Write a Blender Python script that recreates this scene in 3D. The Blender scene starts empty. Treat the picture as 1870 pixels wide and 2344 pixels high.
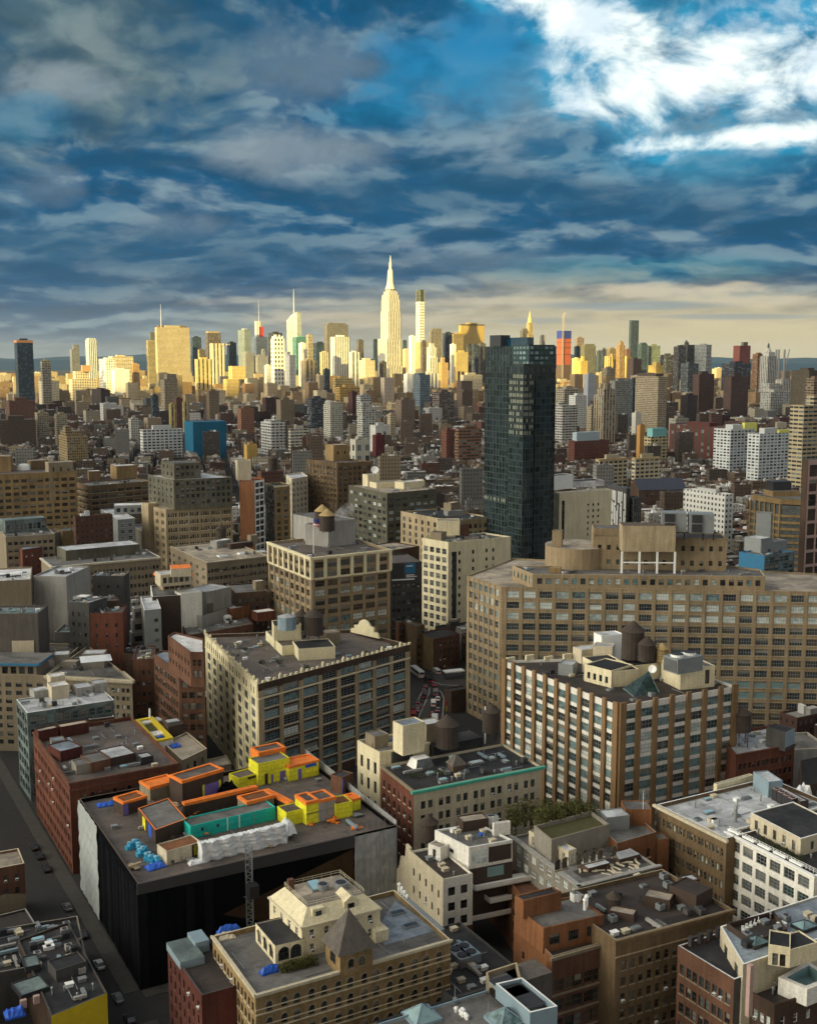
import bpy, math, random
import numpy as np
from mathutils import Vector
S = bpy.context.scene
COL = S.collection
RAD = math.radians
# ------------------------------------------------------------------ camera, world, sun
FPX, H, TH = 2645.0, 140.0, math.atan(357 / 2645)     # focal length in photo pixels, camera height (m), pitch
CT, ST = math.cos(TH), math.sin(TH)
cam = bpy.data.objects.new('camera', bpy.data.cameras.new('camera'))
COL.objects.link(cam)
cam.location = (0, 0, H)
cam.rotation_euler = (RAD(90) - TH, 0, 0)
cam.data.sensor_fit = 'VERTICAL'
cam.data.sensor_height = 24.0
cam.data.lens = 24.0 * FPX / 2344
cam.data.clip_start = 1.0
cam.data.clip_end = 60000
S.camera = cam
S.view_settings.view_transform = 'Standard'
S.view_settings.look = 'None'
S.view_settings.gamma = 1.0
S.view_settings.exposure = 0.95
SUN_EL = RAD(13.0)
SUN_AZ = RAD(151.0)                                   # counter-clockwise from the viewing direction: behind, to the left
SUN_DIR = Vector((-math.sin(SUN_AZ) * math.cos(SUN_EL), math.cos(SUN_AZ) * math.cos(SUN_EL), math.sin(SUN_EL)))
sun = bpy.data.objects.new('sun', bpy.data.lights.new('sun', 'SUN'))
COL.objects.link(sun)
sun.data.energy = 5.0
sun.data.angle = RAD(0.5)
sun.data.color = (1.0, 0.775, 0.27)
sun.rotation_euler = SUN_DIR.to_track_quat('Z', 'Y').to_euler()


class NT:
    """small node-tree writer"""
    def __init__(s, nt):
        s.nt = nt
        nt.nodes.clear()

    def n(s, typ, ins=None, **props):
        nd = s.nt.nodes.new(typ)
        for k, v in props.items():
            setattr(nd, k, v)
        for k, v in (ins or {}).items():
            s.set(nd.inputs[k], v)
        return nd

    def set(s, sock, v):
        if isinstance(v, bpy.types.NodeSocket):
            s.nt.links.new(v, sock)
        elif isinstance(v, bpy.types.Node):
            s.nt.links.new(v.outputs[0], sock)
        else:
            if isinstance(v, (tuple, list)) and len(v) == 3 and sock.type == 'RGBA':
                v = (*v, 1)
            sock.default_value = v

    def m(s, op, a, b=0.0, c=0.0, clamp=False):
        nd = s.nt.nodes.new('ShaderNodeMath')
        nd.operation = op
        nd.use_clamp = clamp
        s.set(nd.inputs[0], a)
        s.set(nd.inputs[1], b)
        s.set(nd.inputs[2], c)
        return nd.outputs[0]

    def mix(s, f, a, b, bt='MIX'):
        nd = s.nt.nodes.new('ShaderNodeMix')
        nd.data_type = 'RGBA'
        nd.blend_type = bt
        s.set(nd.inputs[0], f)
        s.set(nd.inputs[6], a)
        s.set(nd.inputs[7], b)
        return nd.outputs[2]

    def ss(s, x, a, b):                                # smoothstep a..b
        nd = s.nt.nodes.new('ShaderNodeMapRange')
        nd.interpolation_type = 'SMOOTHSTEP'
        s.set(nd.inputs[0], x)
        nd.inputs[1].default_value = a
        nd.inputs[2].default_value = b
        return nd.outputs[0]

    def noise(s, vec, scale, detail=3, rough=.55, dist=0.0):
        return s.n('ShaderNodeTexNoise', {'Vector': vec, 'Scale': scale, 'Detail': detail, 'Roughness': rough,
                                          'Distortion': dist}).outputs[0]

    def vm(s, op, a, b=(0, 0, 0)):
        nd = s.nt.nodes.new('ShaderNodeVectorMath')
        nd.operation = op
        s.set(nd.inputs[0], a)
        s.set(nd.inputs[1], b)
        return nd.outputs[1] if op in ('DOT_PRODUCT', 'LENGTH') else nd.outputs[0]


def make_world():
    w = bpy.data.worlds.new('World')
    S.world = w
    w.use_nodes = True
    w.cycles.sampling_method = 'MANUAL'
    w.cycles.sample_map_resolution = 256
    t = NT(w.node_tree)
    d = t.n('ShaderNodeTexCoord').outputs['Generated']
    sx = t.n('ShaderNodeSeparateXYZ', {0: d})
    dx, dy, dz = sx.outputs
    sky = t.n('ShaderNodeTexSky', sky_type='NISHITA', sun_disc=False, sun_elevation=SUN_EL, sun_rotation=-SUN_AZ,
              air_density=1.6, dust_density=1.2, ozone_density=3.0).outputs[0]
    blue = t.mix(1.0, t.vm('MULTIPLY', sky, (.003, .048, .08)), (0, 0.045, 0.13, 1), 'ADD')
    # gnomonic sky coordinates ahead of the camera
    fy = t.m('MAXIMUM', dy, .05)
    X = t.m('DIVIDE', dx, fy)
    E = t.m('DIVIDE', dz, fy)
    fwd = t.ss(dy, .1, .5)
    # cloud plane, seen in perspective
    lg = t.m('LOGARITHM', t.m('ADD', t.m('ABSOLUTE', dz), .06), math.e)
    P = t.n('ShaderNodeCombineXYZ', {0: t.m('MULTIPLY', t.m('DIVIDE', dx, t.m('ADD', t.m('ABSOLUTE', dy), .12)), 6.4), 1: t.m('MULTIPLY', lg, 2.8), 2: t.m('MULTIPLY', dy, 2.0)}).outputs[0]
    warp = t.n('ShaderNodeTexNoise', {'Vector': P, 'Scale': 1.1, 'Detail': 3.0}).outputs[1]
    P2 = t.vm('ADD', P, t.vm('MULTIPLY', t.vm('SUBTRACT', warp, (.5, .5, .5)), (.55, .5, .2)))
    big = t.noise(P2, 1.25, 4, .5)
    med = t.noise(t.vm('ADD', P2, (4.2, 1.3, 0)), 2.7, 5, .52)
    fine = t.noise(P2, 7.0, 5, .52)
    dens = t.m('ADD', t.m('ADD', t.m('MULTIPLY', big, .42), t.m('MULTIPLY', med, .44)), t.m('MULTIPLY', fine, .17))
    lit = t.ss(dens, .44, .68)
    up1 = t.noise(t.vm('ADD', P2, (4.2, 1.3 + .16, 0)), 2.7, 5, .52)
    up2 = t.noise(t.vm('ADD', P2, (0, .22, 0)), 1.25, 4, .5)
    relief = t.m('ADD', t.m('MULTIPLY', t.m('SUBTRACT', med, up1), 3.2), t.m('MULTIPLY', t.m('SUBTRACT', big, up2), 2.6))
    jag = t.m('MULTIPLY', t.m('SUBTRACT', t.m('ADD', t.m('ADD', t.m('MULTIPLY', med, .8), t.m('MULTIPLY', big, .3)), t.m('MULTIPLY', fine, .5)), .8), 3.4)

    XE = t.n('ShaderNodeCombineXYZ', {0: X, 1: t.m('MULTIPLY', E, 1.7), 2: 1.3}).outputs[0]
    rag = t.m('MULTIPLY', t.m('SUBTRACT', t.noise(XE, 11, 7, .6, .35), .5), 4.2)

    def spot(x, y, rx, ry, j=.6, soft=.5, rot=0.0, jn=None):    # soft patch of sky; photo pixels -> direction
        v = (y - 1172) / FPX
        k = CT - v * ST
        cx, ce = (x - 935) / FPX / k, (-ST - v * CT) / k
        a, b = t.m('SUBTRACT', X, cx), t.m('SUBTRACT', E, ce)
        c, s_ = math.cos(RAD(rot)), math.sin(RAD(rot))
        u = t.m('ADD', t.m('MULTIPLY', a, c * FPX / rx), t.m('MULTIPLY', b, s_ * FPX / rx))
        w_ = t.m('ADD', t.m('MULTIPLY', a, -s_ * FPX / ry), t.m('MULTIPLY', b, c * FPX / ry))
        r2 = t.m('ADD', t.m('MULTIPLY', u, u), t.m('MULTIPLY', w_, w_))
        val = t.m('ADD', t.m('SUBTRACT', 1.0, r2), t.m('MULTIPLY', jag if jn is None else jn, j))
        return t.m('MULTIPLY', t.ss(val, .5 - soft, .5 + soft), fwd)

    # cloud body: dark teal bellies, grey lit tops
    c1 = t.mix(lit, (.008, .098, .215), (.105, .215, .295))
    c1 = t.mix(t.m('MULTIPLY', t.ss(med, .52, .72), .55), c1, (.26, .33, .385))
    c1 = t.mix(t.m('MULTIPLY', t.ss(fine, .55, .75), .16), c1, (.33, .37, .39))
    c1 = t.mix(t.m('MULTIPLY', t.ss(relief, .02, .6), .55), c1, (.24, .37, .43))
    c1 = t.mix(t.m('MULTIPLY', t.ss(t.m('MULTIPLY', relief, -1.0), .02, .5), .6), c1, (.010, .075, .150))
    # greyer and greener to the upper left
    c1 = t.mix(t.m('MULTIPLY', spot(150, 60, 520, 330, .5, .5), .55), c1, t.mix(lit, (.07, .115, .12), (.20, .25, .22)))
    # broad highlights seen in the photo
    for x, y, rx, ry, s_ in ((680, 345, 210, 75, .62), (130, 195, 150, 45, .7), (700, 150, 240, 90, .35),
                             (1230, 250, 260, 90, .35), (420, 515, 160, 40, .40), (100, 415, 90, 60, .35), (1000, 600, 300, 26, .3)):
        c1 = t.mix(t.m('MULTIPLY', spot(x, y, rx, ry, .9, .8, 0.0, rag), s_), c1, (.32, .385, .41))
    # dark bands
    for x, y, rx, ry, s_ in ((1000, 440, 420, 60, .5), (300, 560, 520, 60, .55), (1500, 470, 300, 60, .45), (560, 90, 260, 110, .4),
                             (1560, 250, 150, 35, .6), (1000, 610, 700, 40, .35), (200, 640, 420, 60, .4)):
        c1 = t.mix(t.m('MULTIPLY', spot(x, y, rx, ry, .8, .6), s_), c1, (.028, .115, .205))
    # deep blue openings
    for x, y, rx, ry, s_ in ((1010, 170, 250, 120, .8), (60, 270, 130, 70, .4), (1180, 60, 200, 90, .75), (1330, 160, 130, 80, .8),
                             (1600, 360, 330, 60, .5), (1760, 40, 240, 70, .85), (860, 250, 200, 60, .4), (1500, 620, 400, 40, .35)):
        c1 = t.mix(t.m('MULTIPLY', spot(x, y, rx, ry, .8, .6), s_), c1, blue)
    # warm band over the horizon, to the right
    warmx = t.ss(X, -.30, .22)
    hz = t.m('SUBTRACT', 1.0, t.ss(t.m('ADD', E, t.m('MULTIPLY', jag, -.012)), .022, .080))
    c1 = t.mix(t.m('MULTIPLY', t.m('MULTIPLY', hz, fwd), t.m('ADD', .10, t.m('MULTIPLY', warmx, .80))), c1, (.70, .60, .36))
    hz2 = t.m('SUBTRACT', 1.0, t.ss(E, -.01, .03))
    c1 = t.mix(t.m('MULTIPLY', t.m('MULTIPLY', hz2, fwd), t.m('SUBTRACT', .75, warmx)), c1, (.10, .17, .24))
    for x, y, rx, ry, s_ in ((1500, 665, 200, 20, .8), (1690, 655, 70, 16, .8), (1770, 690, 200, 14, .6), (680, 725, 150, 18, .45), (900, 735, 330, 22, .5),
                             (1100, 690, 200, 12, .4), (620, 690, 260, 14, .3)):
        c1 = t.mix(t.m('MULTIPLY', spot(x, y, rx, ry, .7, .6), s_), c1, (.66, .58, .42))
    for x, y, rx, ry, s_ in ((1450, 700, 240, 12, .55), (1700, 725, 260, 9, .5), (1250, 735, 160, 10, .4)):
        c1 = t.mix(t.m('MULTIPLY', spot(x, y, rx, ry, .7, .6), s_), c1, (.16, .27, .36))
    # burning gaps, upper right: cyan rim, white core
    rim, core = 0.0, 0.0
    for x, y, rx, ry, rot in ((1590, 165, 250, 95, 8), (1320, 40, 200, 62, -22), (1720, 312, 250, 26, 5),
                              (1800, 165, 170, 85, 15), (1450, 90, 130, 60, -25)):
        rim = t.m('MAXIMUM', rim, spot(x, y, rx * 1.6, ry * 1.75, .95, .7, rot, rag))
        core = t.m('MAXIMUM', core, spot(x, y, rx * 1.22, ry * 1.22, .95, .5, rot, rag))
    c1 = t.mix(t.m('MULTIPLY', spot(1560, 170, 560, 260, .5, 1.0, 0.0, rag), .3), c1, (.12, .42, .62))
    c1 = t.mix(t.m('MULTIPLY', rim, .85), c1, t.mix(t.ss(fine, .4, .62), (.03, .40, .66), (.50, .72, .84)))
    c1 = t.mix(core, c1, t.mix(t.ss(med, .36, .5), (.80, .93, 1.0), (1.15, 1.22, 1.15)))
    # unseen sky behind and overhead: overcast brightened to light the city, lobe added left
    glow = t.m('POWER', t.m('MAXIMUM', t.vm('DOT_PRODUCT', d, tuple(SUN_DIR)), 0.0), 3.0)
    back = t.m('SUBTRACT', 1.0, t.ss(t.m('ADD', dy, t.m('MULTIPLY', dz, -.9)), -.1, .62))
    gap = t.m('POWER', t.m('MAXIMUM', t.vm('DOT_PRODUCT', d, (-.93, -.26, .26)), 0.0), 5.0)  # extra bright lobe, added to light the left-facing walls
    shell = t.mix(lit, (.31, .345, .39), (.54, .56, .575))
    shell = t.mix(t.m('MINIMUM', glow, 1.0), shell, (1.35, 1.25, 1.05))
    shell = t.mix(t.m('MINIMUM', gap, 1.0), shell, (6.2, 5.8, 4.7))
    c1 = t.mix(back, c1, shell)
    c1 = t.mix(t.ss(dz, -.02, -.06), c1, (.05, .05, .05))
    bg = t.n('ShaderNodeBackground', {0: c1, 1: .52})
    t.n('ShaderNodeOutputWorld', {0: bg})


make_world()
# ------------------------------------------------------------------ geometry helpers
def at(x, y, z):
    """photo pixel -> the place in the city where that line of sight meets height z"""
    u, v = (x - 935) / FPX, (y - 1172) / FPX
    dy, dz = CT - v * ST, -ST - v * CT
    t = (z - H) / dz
    return Vector((u * t, dy * t, z))


def atY(x, y, Y):
    u, v = (x - 935) / FPX, (y - 1172) / FPX
    t = Y / (CT - v * ST)
    return Vector((u * t, Y, H + (-ST - v * CT) * t))


def px(p):
    h = H - p[2]
    zc = p[1] * CT + h * ST
    return 935 + FPX * p[0] / zc, 1172 + FPX * (h * CT - p[1] * ST) / zc


GA = Vector((math.cos(RAD(29)), math.sin(RAD(29)), 0))    # the street grid
GB = Vector((-GA.y, GA.x, 0))
ZUP = Vector((0, 0, 1))
WL = {}


class MB:
    def __init__(s):
        s.v, s.f, s.m, s.c = [], [], [], []
        s.used = False

    def q(s, pts, m=0, c=None):
        n = len(s.v)
        s.v += [tuple(p) for p in pts]
        s.f.append(tuple(range(n, n + len(pts))))
        s.m.append(m)
        s.c.append(c)
        if c is not None:
            s.used = True

    def box(s, o, u, v, h, m=0, mt=None, c=None, ct=None, bottom=False):
        o = Vector(o); w = Vector((0, 0, h))
        p = [o, o + u, o + u + v, o + v]
        t = [a + w for a in p]
        for i in range(4):
            j = (i + 1) % 4
            s.q([p[i], p[j], t[j], t[i]], m, c)
        s.q(t, m if mt is None else mt, ct if ct is not None else c)
        if bottom:
            s.q(p[::-1], m, c)

    def cbox(s, cx, cy, z, a, b, h, ang=29, m=0, mt=None, c=None, ct=None, bottom=False):
        u = Vector((math.cos(RAD(ang)), math.sin(RAD(ang)), 0)); v = Vector((-u.y, u.x, 0))
        s.box(Vector((cx, cy, z)) - u * a / 2 - v * b / 2, u * a, v * b, h, m, mt, c, ct, bottom)

    def prism(s, pts, z0, z1, m=0, mt=None, c=None, ct=None, top=True):
        n = len(pts)
        for i in range(n):
            p, q = pts[i], pts[(i + 1) % n]
            s.q([(p[0], p[1], z0), (q[0], q[1], z0), (q[0], q[1], z1), (p[0], p[1], z1)], m, c)
        if top:
            s.q([(p[0], p[1], z1) for p in pts], m if mt is None else mt, ct if ct is not None else c)

    def cyl(s, cx, cy, z0, z1, r, r2=None, n=12, m=0, mt=None, c=None, cap=True, a0=0.0):
        r2 = r if r2 is None else r2
        ring = [(math.cos(a0 + 6.28319 * i / n), math.sin(a0 + 6.28319 * i / n)) for i in range(n)]
        for i in range(n):
            a, b = ring[i], ring[(i + 1) % n]
            if r2 > 1e-3:
                s.q([(cx + a[0] * r, cy + a[1] * r, z0), (cx + b[0] * r, cy + b[1] * r, z0),
                     (cx + b[0] * r2, cy + b[1] * r2, z1), (cx + a[0] * r2, cy + a[1] * r2, z1)], m, c)
            else:
                s.q([(cx + a[0] * r, cy + a[1] * r, z0), (cx + b[0] * r, cy + b[1] * r, z0), (cx, cy, z1)], m, c)
        if cap and r2 > 1e-3:
            s.q([(cx + a[0] * r2, cy + a[1] * r2, z1) for a in ring], m if mt is None else mt, c)

    def tube(s, p, q, r, m=0, n=5, c=None, r2=None):
        p, q = Vector(p), Vector(q)
        r2 = r if r2 is None else r2
        d = (q - p).normalized()
        u = d.orthogonal().normalized(); v = d.cross(u)
        for i in range(n):
            a, b = 6.28319 * i / n, 6.28319 * (i + 1) / n
            A, B = u * math.cos(a) + v * math.sin(a), u * math.cos(b) + v * math.sin(b)
            s.q([p + A * r, p + B * r, q + B * r2, q + A * r2], m, c)

    def dome(s, cx, cy, z, r, h, n=10, k=4, m=0, c=None):
        for j in range(k):
            t0, t1 = 1.5708 * j / k, 1.5708 * (j + 1) / k
            s.cyl(cx, cy, z + h * math.sin(t0), z + h * math.sin(t1), r * math.cos(t0), r * math.cos(t1), n, m, None, c, False)

    def build(s, name, mats, parent=None, smooth=False, loc=None):
        me = bpy.data.meshes.new(name)
        V = np.array(s.v, dtype=np.float64)
        off = Vector((0, 0, 0))
        if parent is not None:
            off = WL[parent.name]
        elif loc is not None:
            off = Vector(loc)
        me.from_pydata([tuple(r) for r in (V - np.array(off))], [], s.f)
        fill(me, s, mats)
        o = bpy.data.objects.new(name, me)
        COL.objects.link(o)
        if parent is not None:
            o.parent = parent
        elif loc is not None:
            o.location = loc
        WL[o.name] = off
        if smooth:
            me.polygons.foreach_set('use_smooth', [True] * len(me.polygons))
        return o


def fill(me, s, mats):
    if not isinstance(mats, (list, tuple)):
        mats = [mats]
    for m_ in mats:
        me.materials.append(M[m_] if isinstance(m_, str) else m_)
    np_ = len(me.polygons)
    me.polygons.foreach_set('material_index', s.m)
    nl = len(me.loops)
    no = np.empty(np_ * 3, np.float32); me.polygons.foreach_get('normal', no); no = no.reshape(-1, 3)
    lt = np.empty(np_, np.int32); me.polygons.foreach_get('loop_total', lt)
    vi = np.empty(nl, np.int32); me.loops.foreach_get('vertex_index', vi)
    co = np.empty(len(me.vertices) * 3, np.float32); me.vertices.foreach_get('co', co); co = co.reshape(-1, 3)[vi]
    ln = np.repeat(no, lt, axis=0)
    flat = np.abs(ln[:, 2]) > .75
    hl = np.maximum(np.hypot(ln[:, 0], ln[:, 1]), 1e-4)
    u = np.where(flat, co[:, 0], (-ln[:, 1] * co[:, 0] + ln[:, 0] * co[:, 1]) / hl)
    v = np.where(flat, co[:, 1], co[:, 2])
    uv = me.uv_layers.new(name='UVMap')
    uv.data.foreach_set('uv', np.stack([u, v], 1).ravel().astype(np.float32))
    if s.used:
        ca = me.color_attributes.new('Col', 'FLOAT_COLOR', 'CORNER')
        cc = np.array([(*(c or (.3, .3, .3)), 1.0) for c in s.c], np.float32)
        ca.data.foreach_set('color', np.repeat(cc, lt, axis=0).ravel())


def tag(o, label, cat, group=None):
    if len(label.split()) > 16:
        print('LONG', label)
    o['label'] = label
    o['category'] = cat
    if group:
        o['group'] = group
    return o


def thing(name, loc, label, cat, group=None):
    o = bpy.data.objects.new(name, None)
    COL.objects.link(o)
    o.empty_display_size = 1.0
    o.location = loc
    WL[o.name] = Vector(loc)
    return tag(o, label, cat, group)


def struct(o):
    o['kind'] = 'structure'
    return o


# ------------------------------------------------------------------ materials
M = {}


def newmat(name):
    m = bpy.data.materials.new(name)
    m.use_nodes = True
    M[name] = m
    return NT(m.node_tree)


def principled(t, color, rough=.85, spec=.25, normal=None, metal=0.0, **kw):
    b = t.n('ShaderNodeBsdfPrincipled', {'Base Color': color, 'Roughness': rough, 'Specular IOR Level': spec, 'Metallic': metal})
    for k, v in kw.items():
        t.set(b.inputs[k.replace('_', ' ')], v)
    if normal is not None:
        t.set(b.inputs['Normal'], normal)
    t.n('ShaderNodeOutputMaterial', {0: b})
    return b


def pos(t):
    return t.n('ShaderNodeNewGeometry').outputs['Position']


def masonry(name, col, var=.8, streak=.55, rough=.88):
    t = newmat(name)
    p = pos(t)
    a = t.noise(p, .07, 4, .6)
    b = t.noise(t.vm('MULTIPLY', p, (1, 1, .10)), .9, 4, .6)
    c = t.noise(p, 2.3, 3, .6)
    k = t.m('ADD', 1.0, t.m('MULTIPLY', t.m('SUBTRACT', a, .5), var * 1.7))
    k = t.m('MULTIPLY', k, t.m('ADD', 1.0, t.m('MULTIPLY', t.m('SUBTRACT', b, .5), streak * 2)))
    k = t.m('MULTIPLY', k, t.m('ADD', 1.0, t.m('MULTIPLY', t.m('SUBTRACT', c, .5), .6)))
    uv = t.n('ShaderNodeUVMap').outputs[0]
    br = t.n('ShaderNodeTexBrick', {'Vector': uv, 'Color1': (1.04, 1.0, .97, 1), 'Color2': (.88, .86, .86, 1), 'Mortar': (.92, .94, .96, 1), 'Scale': 1.0,
                                    'Mortar Size': .012, 'Brick Width': .42, 'Row Height': .15}).outputs[0]
    rgb = t.n('ShaderNodeRGB')
    rgb.outputs[0].default_value = (*col, 1)
    colr = t.mix(1.0, rgb.outputs[0], br, 'MULTIPLY')
    colr = scale_col(t, colr, k)
    bump = t.n('ShaderNodeBump', {'Strength': .25, 'Distance': .05, 'Height': c}).outputs[0]
    principled(t, colr, rough, .2, bump)


def scale_col(t, col, k):
    r = t.vm('SCALE', col)
    t.set(r.node.inputs[3], k)
    return r


def roofing(name, col, col2=None, var=.6, patch=7.0):
    t = newmat(name)
    p = pos(t)
    col2 = col2 or tuple(c * .55 for c in col)
    a = t.noise(p, .10, 5, .65, .6)
    b = t.noise(p, .9, 5, .7)
    vo = t.n('ShaderNodeTexVoronoi', {'Vector': p, 'Scale': 1 / patch}, feature='F1')
    base = t.mix(t.ss(a, .38, .66), col, col2)
    rot = t.n('ShaderNodeVectorRotate', {'Vector': p, 'Angle': RAD(-29)}, rotation_type='Z_AXIS').outputs[0]
    seam = t.n('ShaderNodeTexBrick', {'Vector': t.vm('ADD', rot, t.vm('MULTIPLY', t.n('ShaderNodeCombineXYZ', {0: b, 1: a}).outputs[0], (.5, .5, 0))), 'Color1': (1, 1, 1, 1), 'Color2': (.86, .86, .87, 1), 'Mortar': (.45, .45, .45, 1), 'Scale': 1.0, 'Mortar Size': .035, 'Brick Width': 9.0, 'Row Height': 2.1}).outputs[0]
    base = t.mix(1.0, base, seam, 'MULTIPLY')
    base = t.mix(t.m('MULTIPLY', t.ss(t.noise(p, .28, 4, .7), .58, .66), .45), base, (.03, .03, .032))
    cell = t.n('ShaderNodeSeparateXYZ', {0: vo.outputs['Color']}).outputs[0]
    k = t.m('MULTIPLY', t.m('ADD', .8, t.m('MULTIPLY', cell, .4)), t.m('ADD', 1.0, t.m('MULTIPLY', t.m('SUBTRACT', b, .5), var * 1.4)))
    principled(t, scale_col(t, base, k), .75, .3)


def paint(name, col, rough=.6, var=.18, spec=.35, metal=0.0, emit=0.0):
    t = newmat(name)
    p = pos(t)
    a = t.noise(p, .5, 4, .6)
    b = t.noise(p, 4.0, 3, .6)
    k = t.m('ADD', 1.0, t.m('MULTIPLY', t.m('SUBTRACT', t.m('ADD', t.m('MULTIPLY', a, .7), t.m('MULTIPLY', b, .3)), .5), var * 2.4))
    c = t.n('ShaderNodeRGB')
    c.outputs[0].default_value = (*col, 1)
    cc = scale_col(t, c.outputs[0], k)
    bs = principled(t, cc, rough, spec, None, metal)
    if emit:
        t.set(bs.inputs['Emission Color'], cc)
        bs.inputs['Emission Strength'].default_value = emit


def glazing(name, col, col2, rough=.12, lo=.35, hi=.75):
    """window pane: dark glass, its colour carrying blinds and reflected sky that differ from pane to pane"""
    t = newmat(name)
    p = pos(t)
    r = t.n('ShaderNodeObjectInfo').outputs['Random']
    a = t.noise(t.vm('MULTIPLY', p, (.55, .55, .9)), 1.0, 3, .6)
    k = t.ss(t.m('ADD', t.m('MULTIPLY', a, .75), t.m('MULTIPLY', r, .35)), lo, hi)
    principled(t, t.mix(k, col, col2), rough, .6)


def facade(name, cw, ch, u0, u1, v0, v1, dark=(.025, .03, .035), pale=(.16, .19, .19), pthr=.72, big=0.02, wall=1.0, spec=.55, rg=.2):
    """far wall: openings cut by the storey and bay, wall colour from the object"""
    t = newmat(name)
    p = pos(t)
    att = t.n('ShaderNodeVertexColor', layer_name='Col').outputs[0]
    uv = t.n('ShaderNodeSeparateXYZ', {0: t.n('ShaderNodeUVMap').outputs[0]})
    U, V = t.m('DIVIDE', uv.outputs[0], cw), t.m('DIVIDE', uv.outputs[1], ch)
    fu, fv = t.m('FRACT', U), t.m('FRACT', V)
    iu, iv = t.m('FLOOR', U), t.m('FLOOR', V)

    def inside(x, a, b):
        return t.m('MULTIPLY', t.m('GREATER_THAN', x, a), t.m('LESS_THAN', x, b))
    mask = t.m('MULTIPLY', inside(fu, u0, u1), inside(fv, v0, v1))
    wn = t.n('ShaderNodeTexWhiteNoise', {'Vector': t.n('ShaderNodeCombineXYZ', {0: iu, 1: iv, 2: t.n('ShaderNodeObjectInfo').outputs['Random']})},
             noise_dimensions='3D').outputs[0]
    gl = t.mix(t.m('MULTIPLY', t.m('GREATER_THAN', wn, pthr), wn), dark, pale)
    n1 = t.noise(p, big, 3, .6)
    n2 = t.noise(t.vm('MULTIPLY', p, (1, 1, .15)), .25, 4, .65)
    k = t.m('MULTIPLY', wall, t.m('ADD', .55, t.m('ADD', t.m('MULTIPLY', n1, .45), t.m('MULTIPLY', n2, .45))))
    c = t.mix(mask, scale_col(t, att, k), gl)
    principled(t, c, t.m('SUBTRACT', .85, t.m('MULTIPLY', mask, .85 - rg)), t.m('ADD', .15, t.m('MULTIPLY', mask, spec - .15)))


def sheathing(name, col):
    """boarded sheathing: panels with dark joints, each board a little different"""
    t = newmat(name)
    uv = t.n('ShaderNodeUVMap').outputs[0]
    br = t.n('ShaderNodeTexBrick', {'Vector': uv, 'Color1': (1, 1, 1, 1), 'Color2': (.80, .82, .80, 1), 'Mortar': (.42, .42, .40, 1), 'Scale': 1.0, 'Mortar Size': .03, 'Brick Width': 2.4, 'Row Height': 1.2}).outputs[0]
    n = t.noise(pos(t), 1.6, 4, .65)
    rgb = t.n('ShaderNodeRGB')
    rgb.outputs[0].default_value = (*col, 1)
    principled(t, scale_col(t, t.mix(1.0, rgb.outputs[0], br, 'MULTIPLY'), t.m('ADD', .6, t.m('MULTIPLY', n, .75))), .7, .25)


def coloured(name, var=.8, sc=.25, rough=.8):
    t = newmat(name)
    p = pos(t)
    att = t.n('ShaderNodeVertexColor', layer_name='Col').outputs[0]
    a, b = t.noise(p, sc, 5, .7, .8), t.noise(p, sc * 6, 3, .6)
    k = t.m('ADD', 1.0 - var / 2, t.m('MULTIPLY', t.m('ADD', t.m('MULTIPLY', a, .7), t.m('MULTIPLY', b, .3)), var))
    principled(t, scale_col(t, att, k), rough, .25)


masonry('brick_tan', (.155, .110, .064)); masonry('brick_sand', (.29, .228, .145), .6, .4); masonry('brick_gold', (.25, .178, .088)); masonry('brick_red', (.135, .052, .034)); masonry('brick_darkred', (.085, .028, .022))
masonry('brick_orange', (.19, .085, .040)); masonry('brick_brown', (.072, .047, .035)); masonry('brick_umber', (.125, .064, .042))
masonry('stone_cream', (.70, .65, .45), .25, .2); masonry('stone_pale', (.54, .49, .37), .4, .3); masonry('stone_grey', (.23, .218, .19), .4, .3)
masonry('stone_beige', (.25, .212, .152), .4, .3); masonry('stucco_white', (.74, .74, .70), .25, .3); masonry('stucco_cream', (.70, .64, .45), .25, .3)
masonry('concrete', (.30, .30, .29), .4, .45); masonry('concrete_dark', (.075, .075, .075), .4, .4); masonry('brick_greygreen', (.115, .112, .085))
masonry('brick_tanlight', (.37, .305, .20)); masonry('slate', (.115, .105, .095), .5, .5); masonry('pier_orange', (.225, .145, .075), .3, .25)
roofing('roof_grey', (.175, .168, .162)); roofing('roof_silver', (.56, .58, .61), (.36, .37, .39), .35); roofing('roof_black', (.022, .022, .026), (.045, .043, .045))
roofing('roof_brown', (.14, .115, .10), (.10, .085, .08)); roofing('roof_tan', (.42, .36, .28), (.22, .19, .16)); roofing('roof_blue', (.27, .32, .38), (.16, .19, .23))
roofing('roof_white', (.80, .80, .80), (.45, .45, .46), .3); roofing('roof_teal', (.16, .21, .21), (.09, .11, .115)); roofing('roof_darkbrown', (.055, .042, .036), (.035, .03, .03))
paint('metal_white', (.80, .81, .80)); paint('metal_grey', (.25, .27, .28), .5, .25, .4, .3); paint('metal_dark', (.03, .03, .034), .5); paint('metal_teal', (.07, .36, .27), .6, .3)
paint('metal_blue', (.22, .30, .36), .5, .25); paint('wood_tank', (.055, .042, .034), .9, .6); paint('wood_tank_tan', (.36, .26, .12), .9, .5)
paint('trim_cream', (.62, .56, .40), .7); paint('trim_dark', (.04, .04, .042), .6); paint('trim_brown', (.10, .07, .05), .7); paint('trim_gold', (.62, .50, .26), .7)
sheathing('sheathing_yellow', (.86, .80, .04)); paint('membrane_orange', (.80, .21, .03), .6, .55); sheathing('sheathing_teal', (.02, .52, .46))
paint('sheathing_purple', (.16, .12, .40), .6); paint('tarp_blue', (.02, .10, .52), .45, .3); paint('tarp_cyan', (.05, .33, .55), .45, .4); paint('plastic_wrap', (.68, .70, .73), .4, .2)
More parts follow.
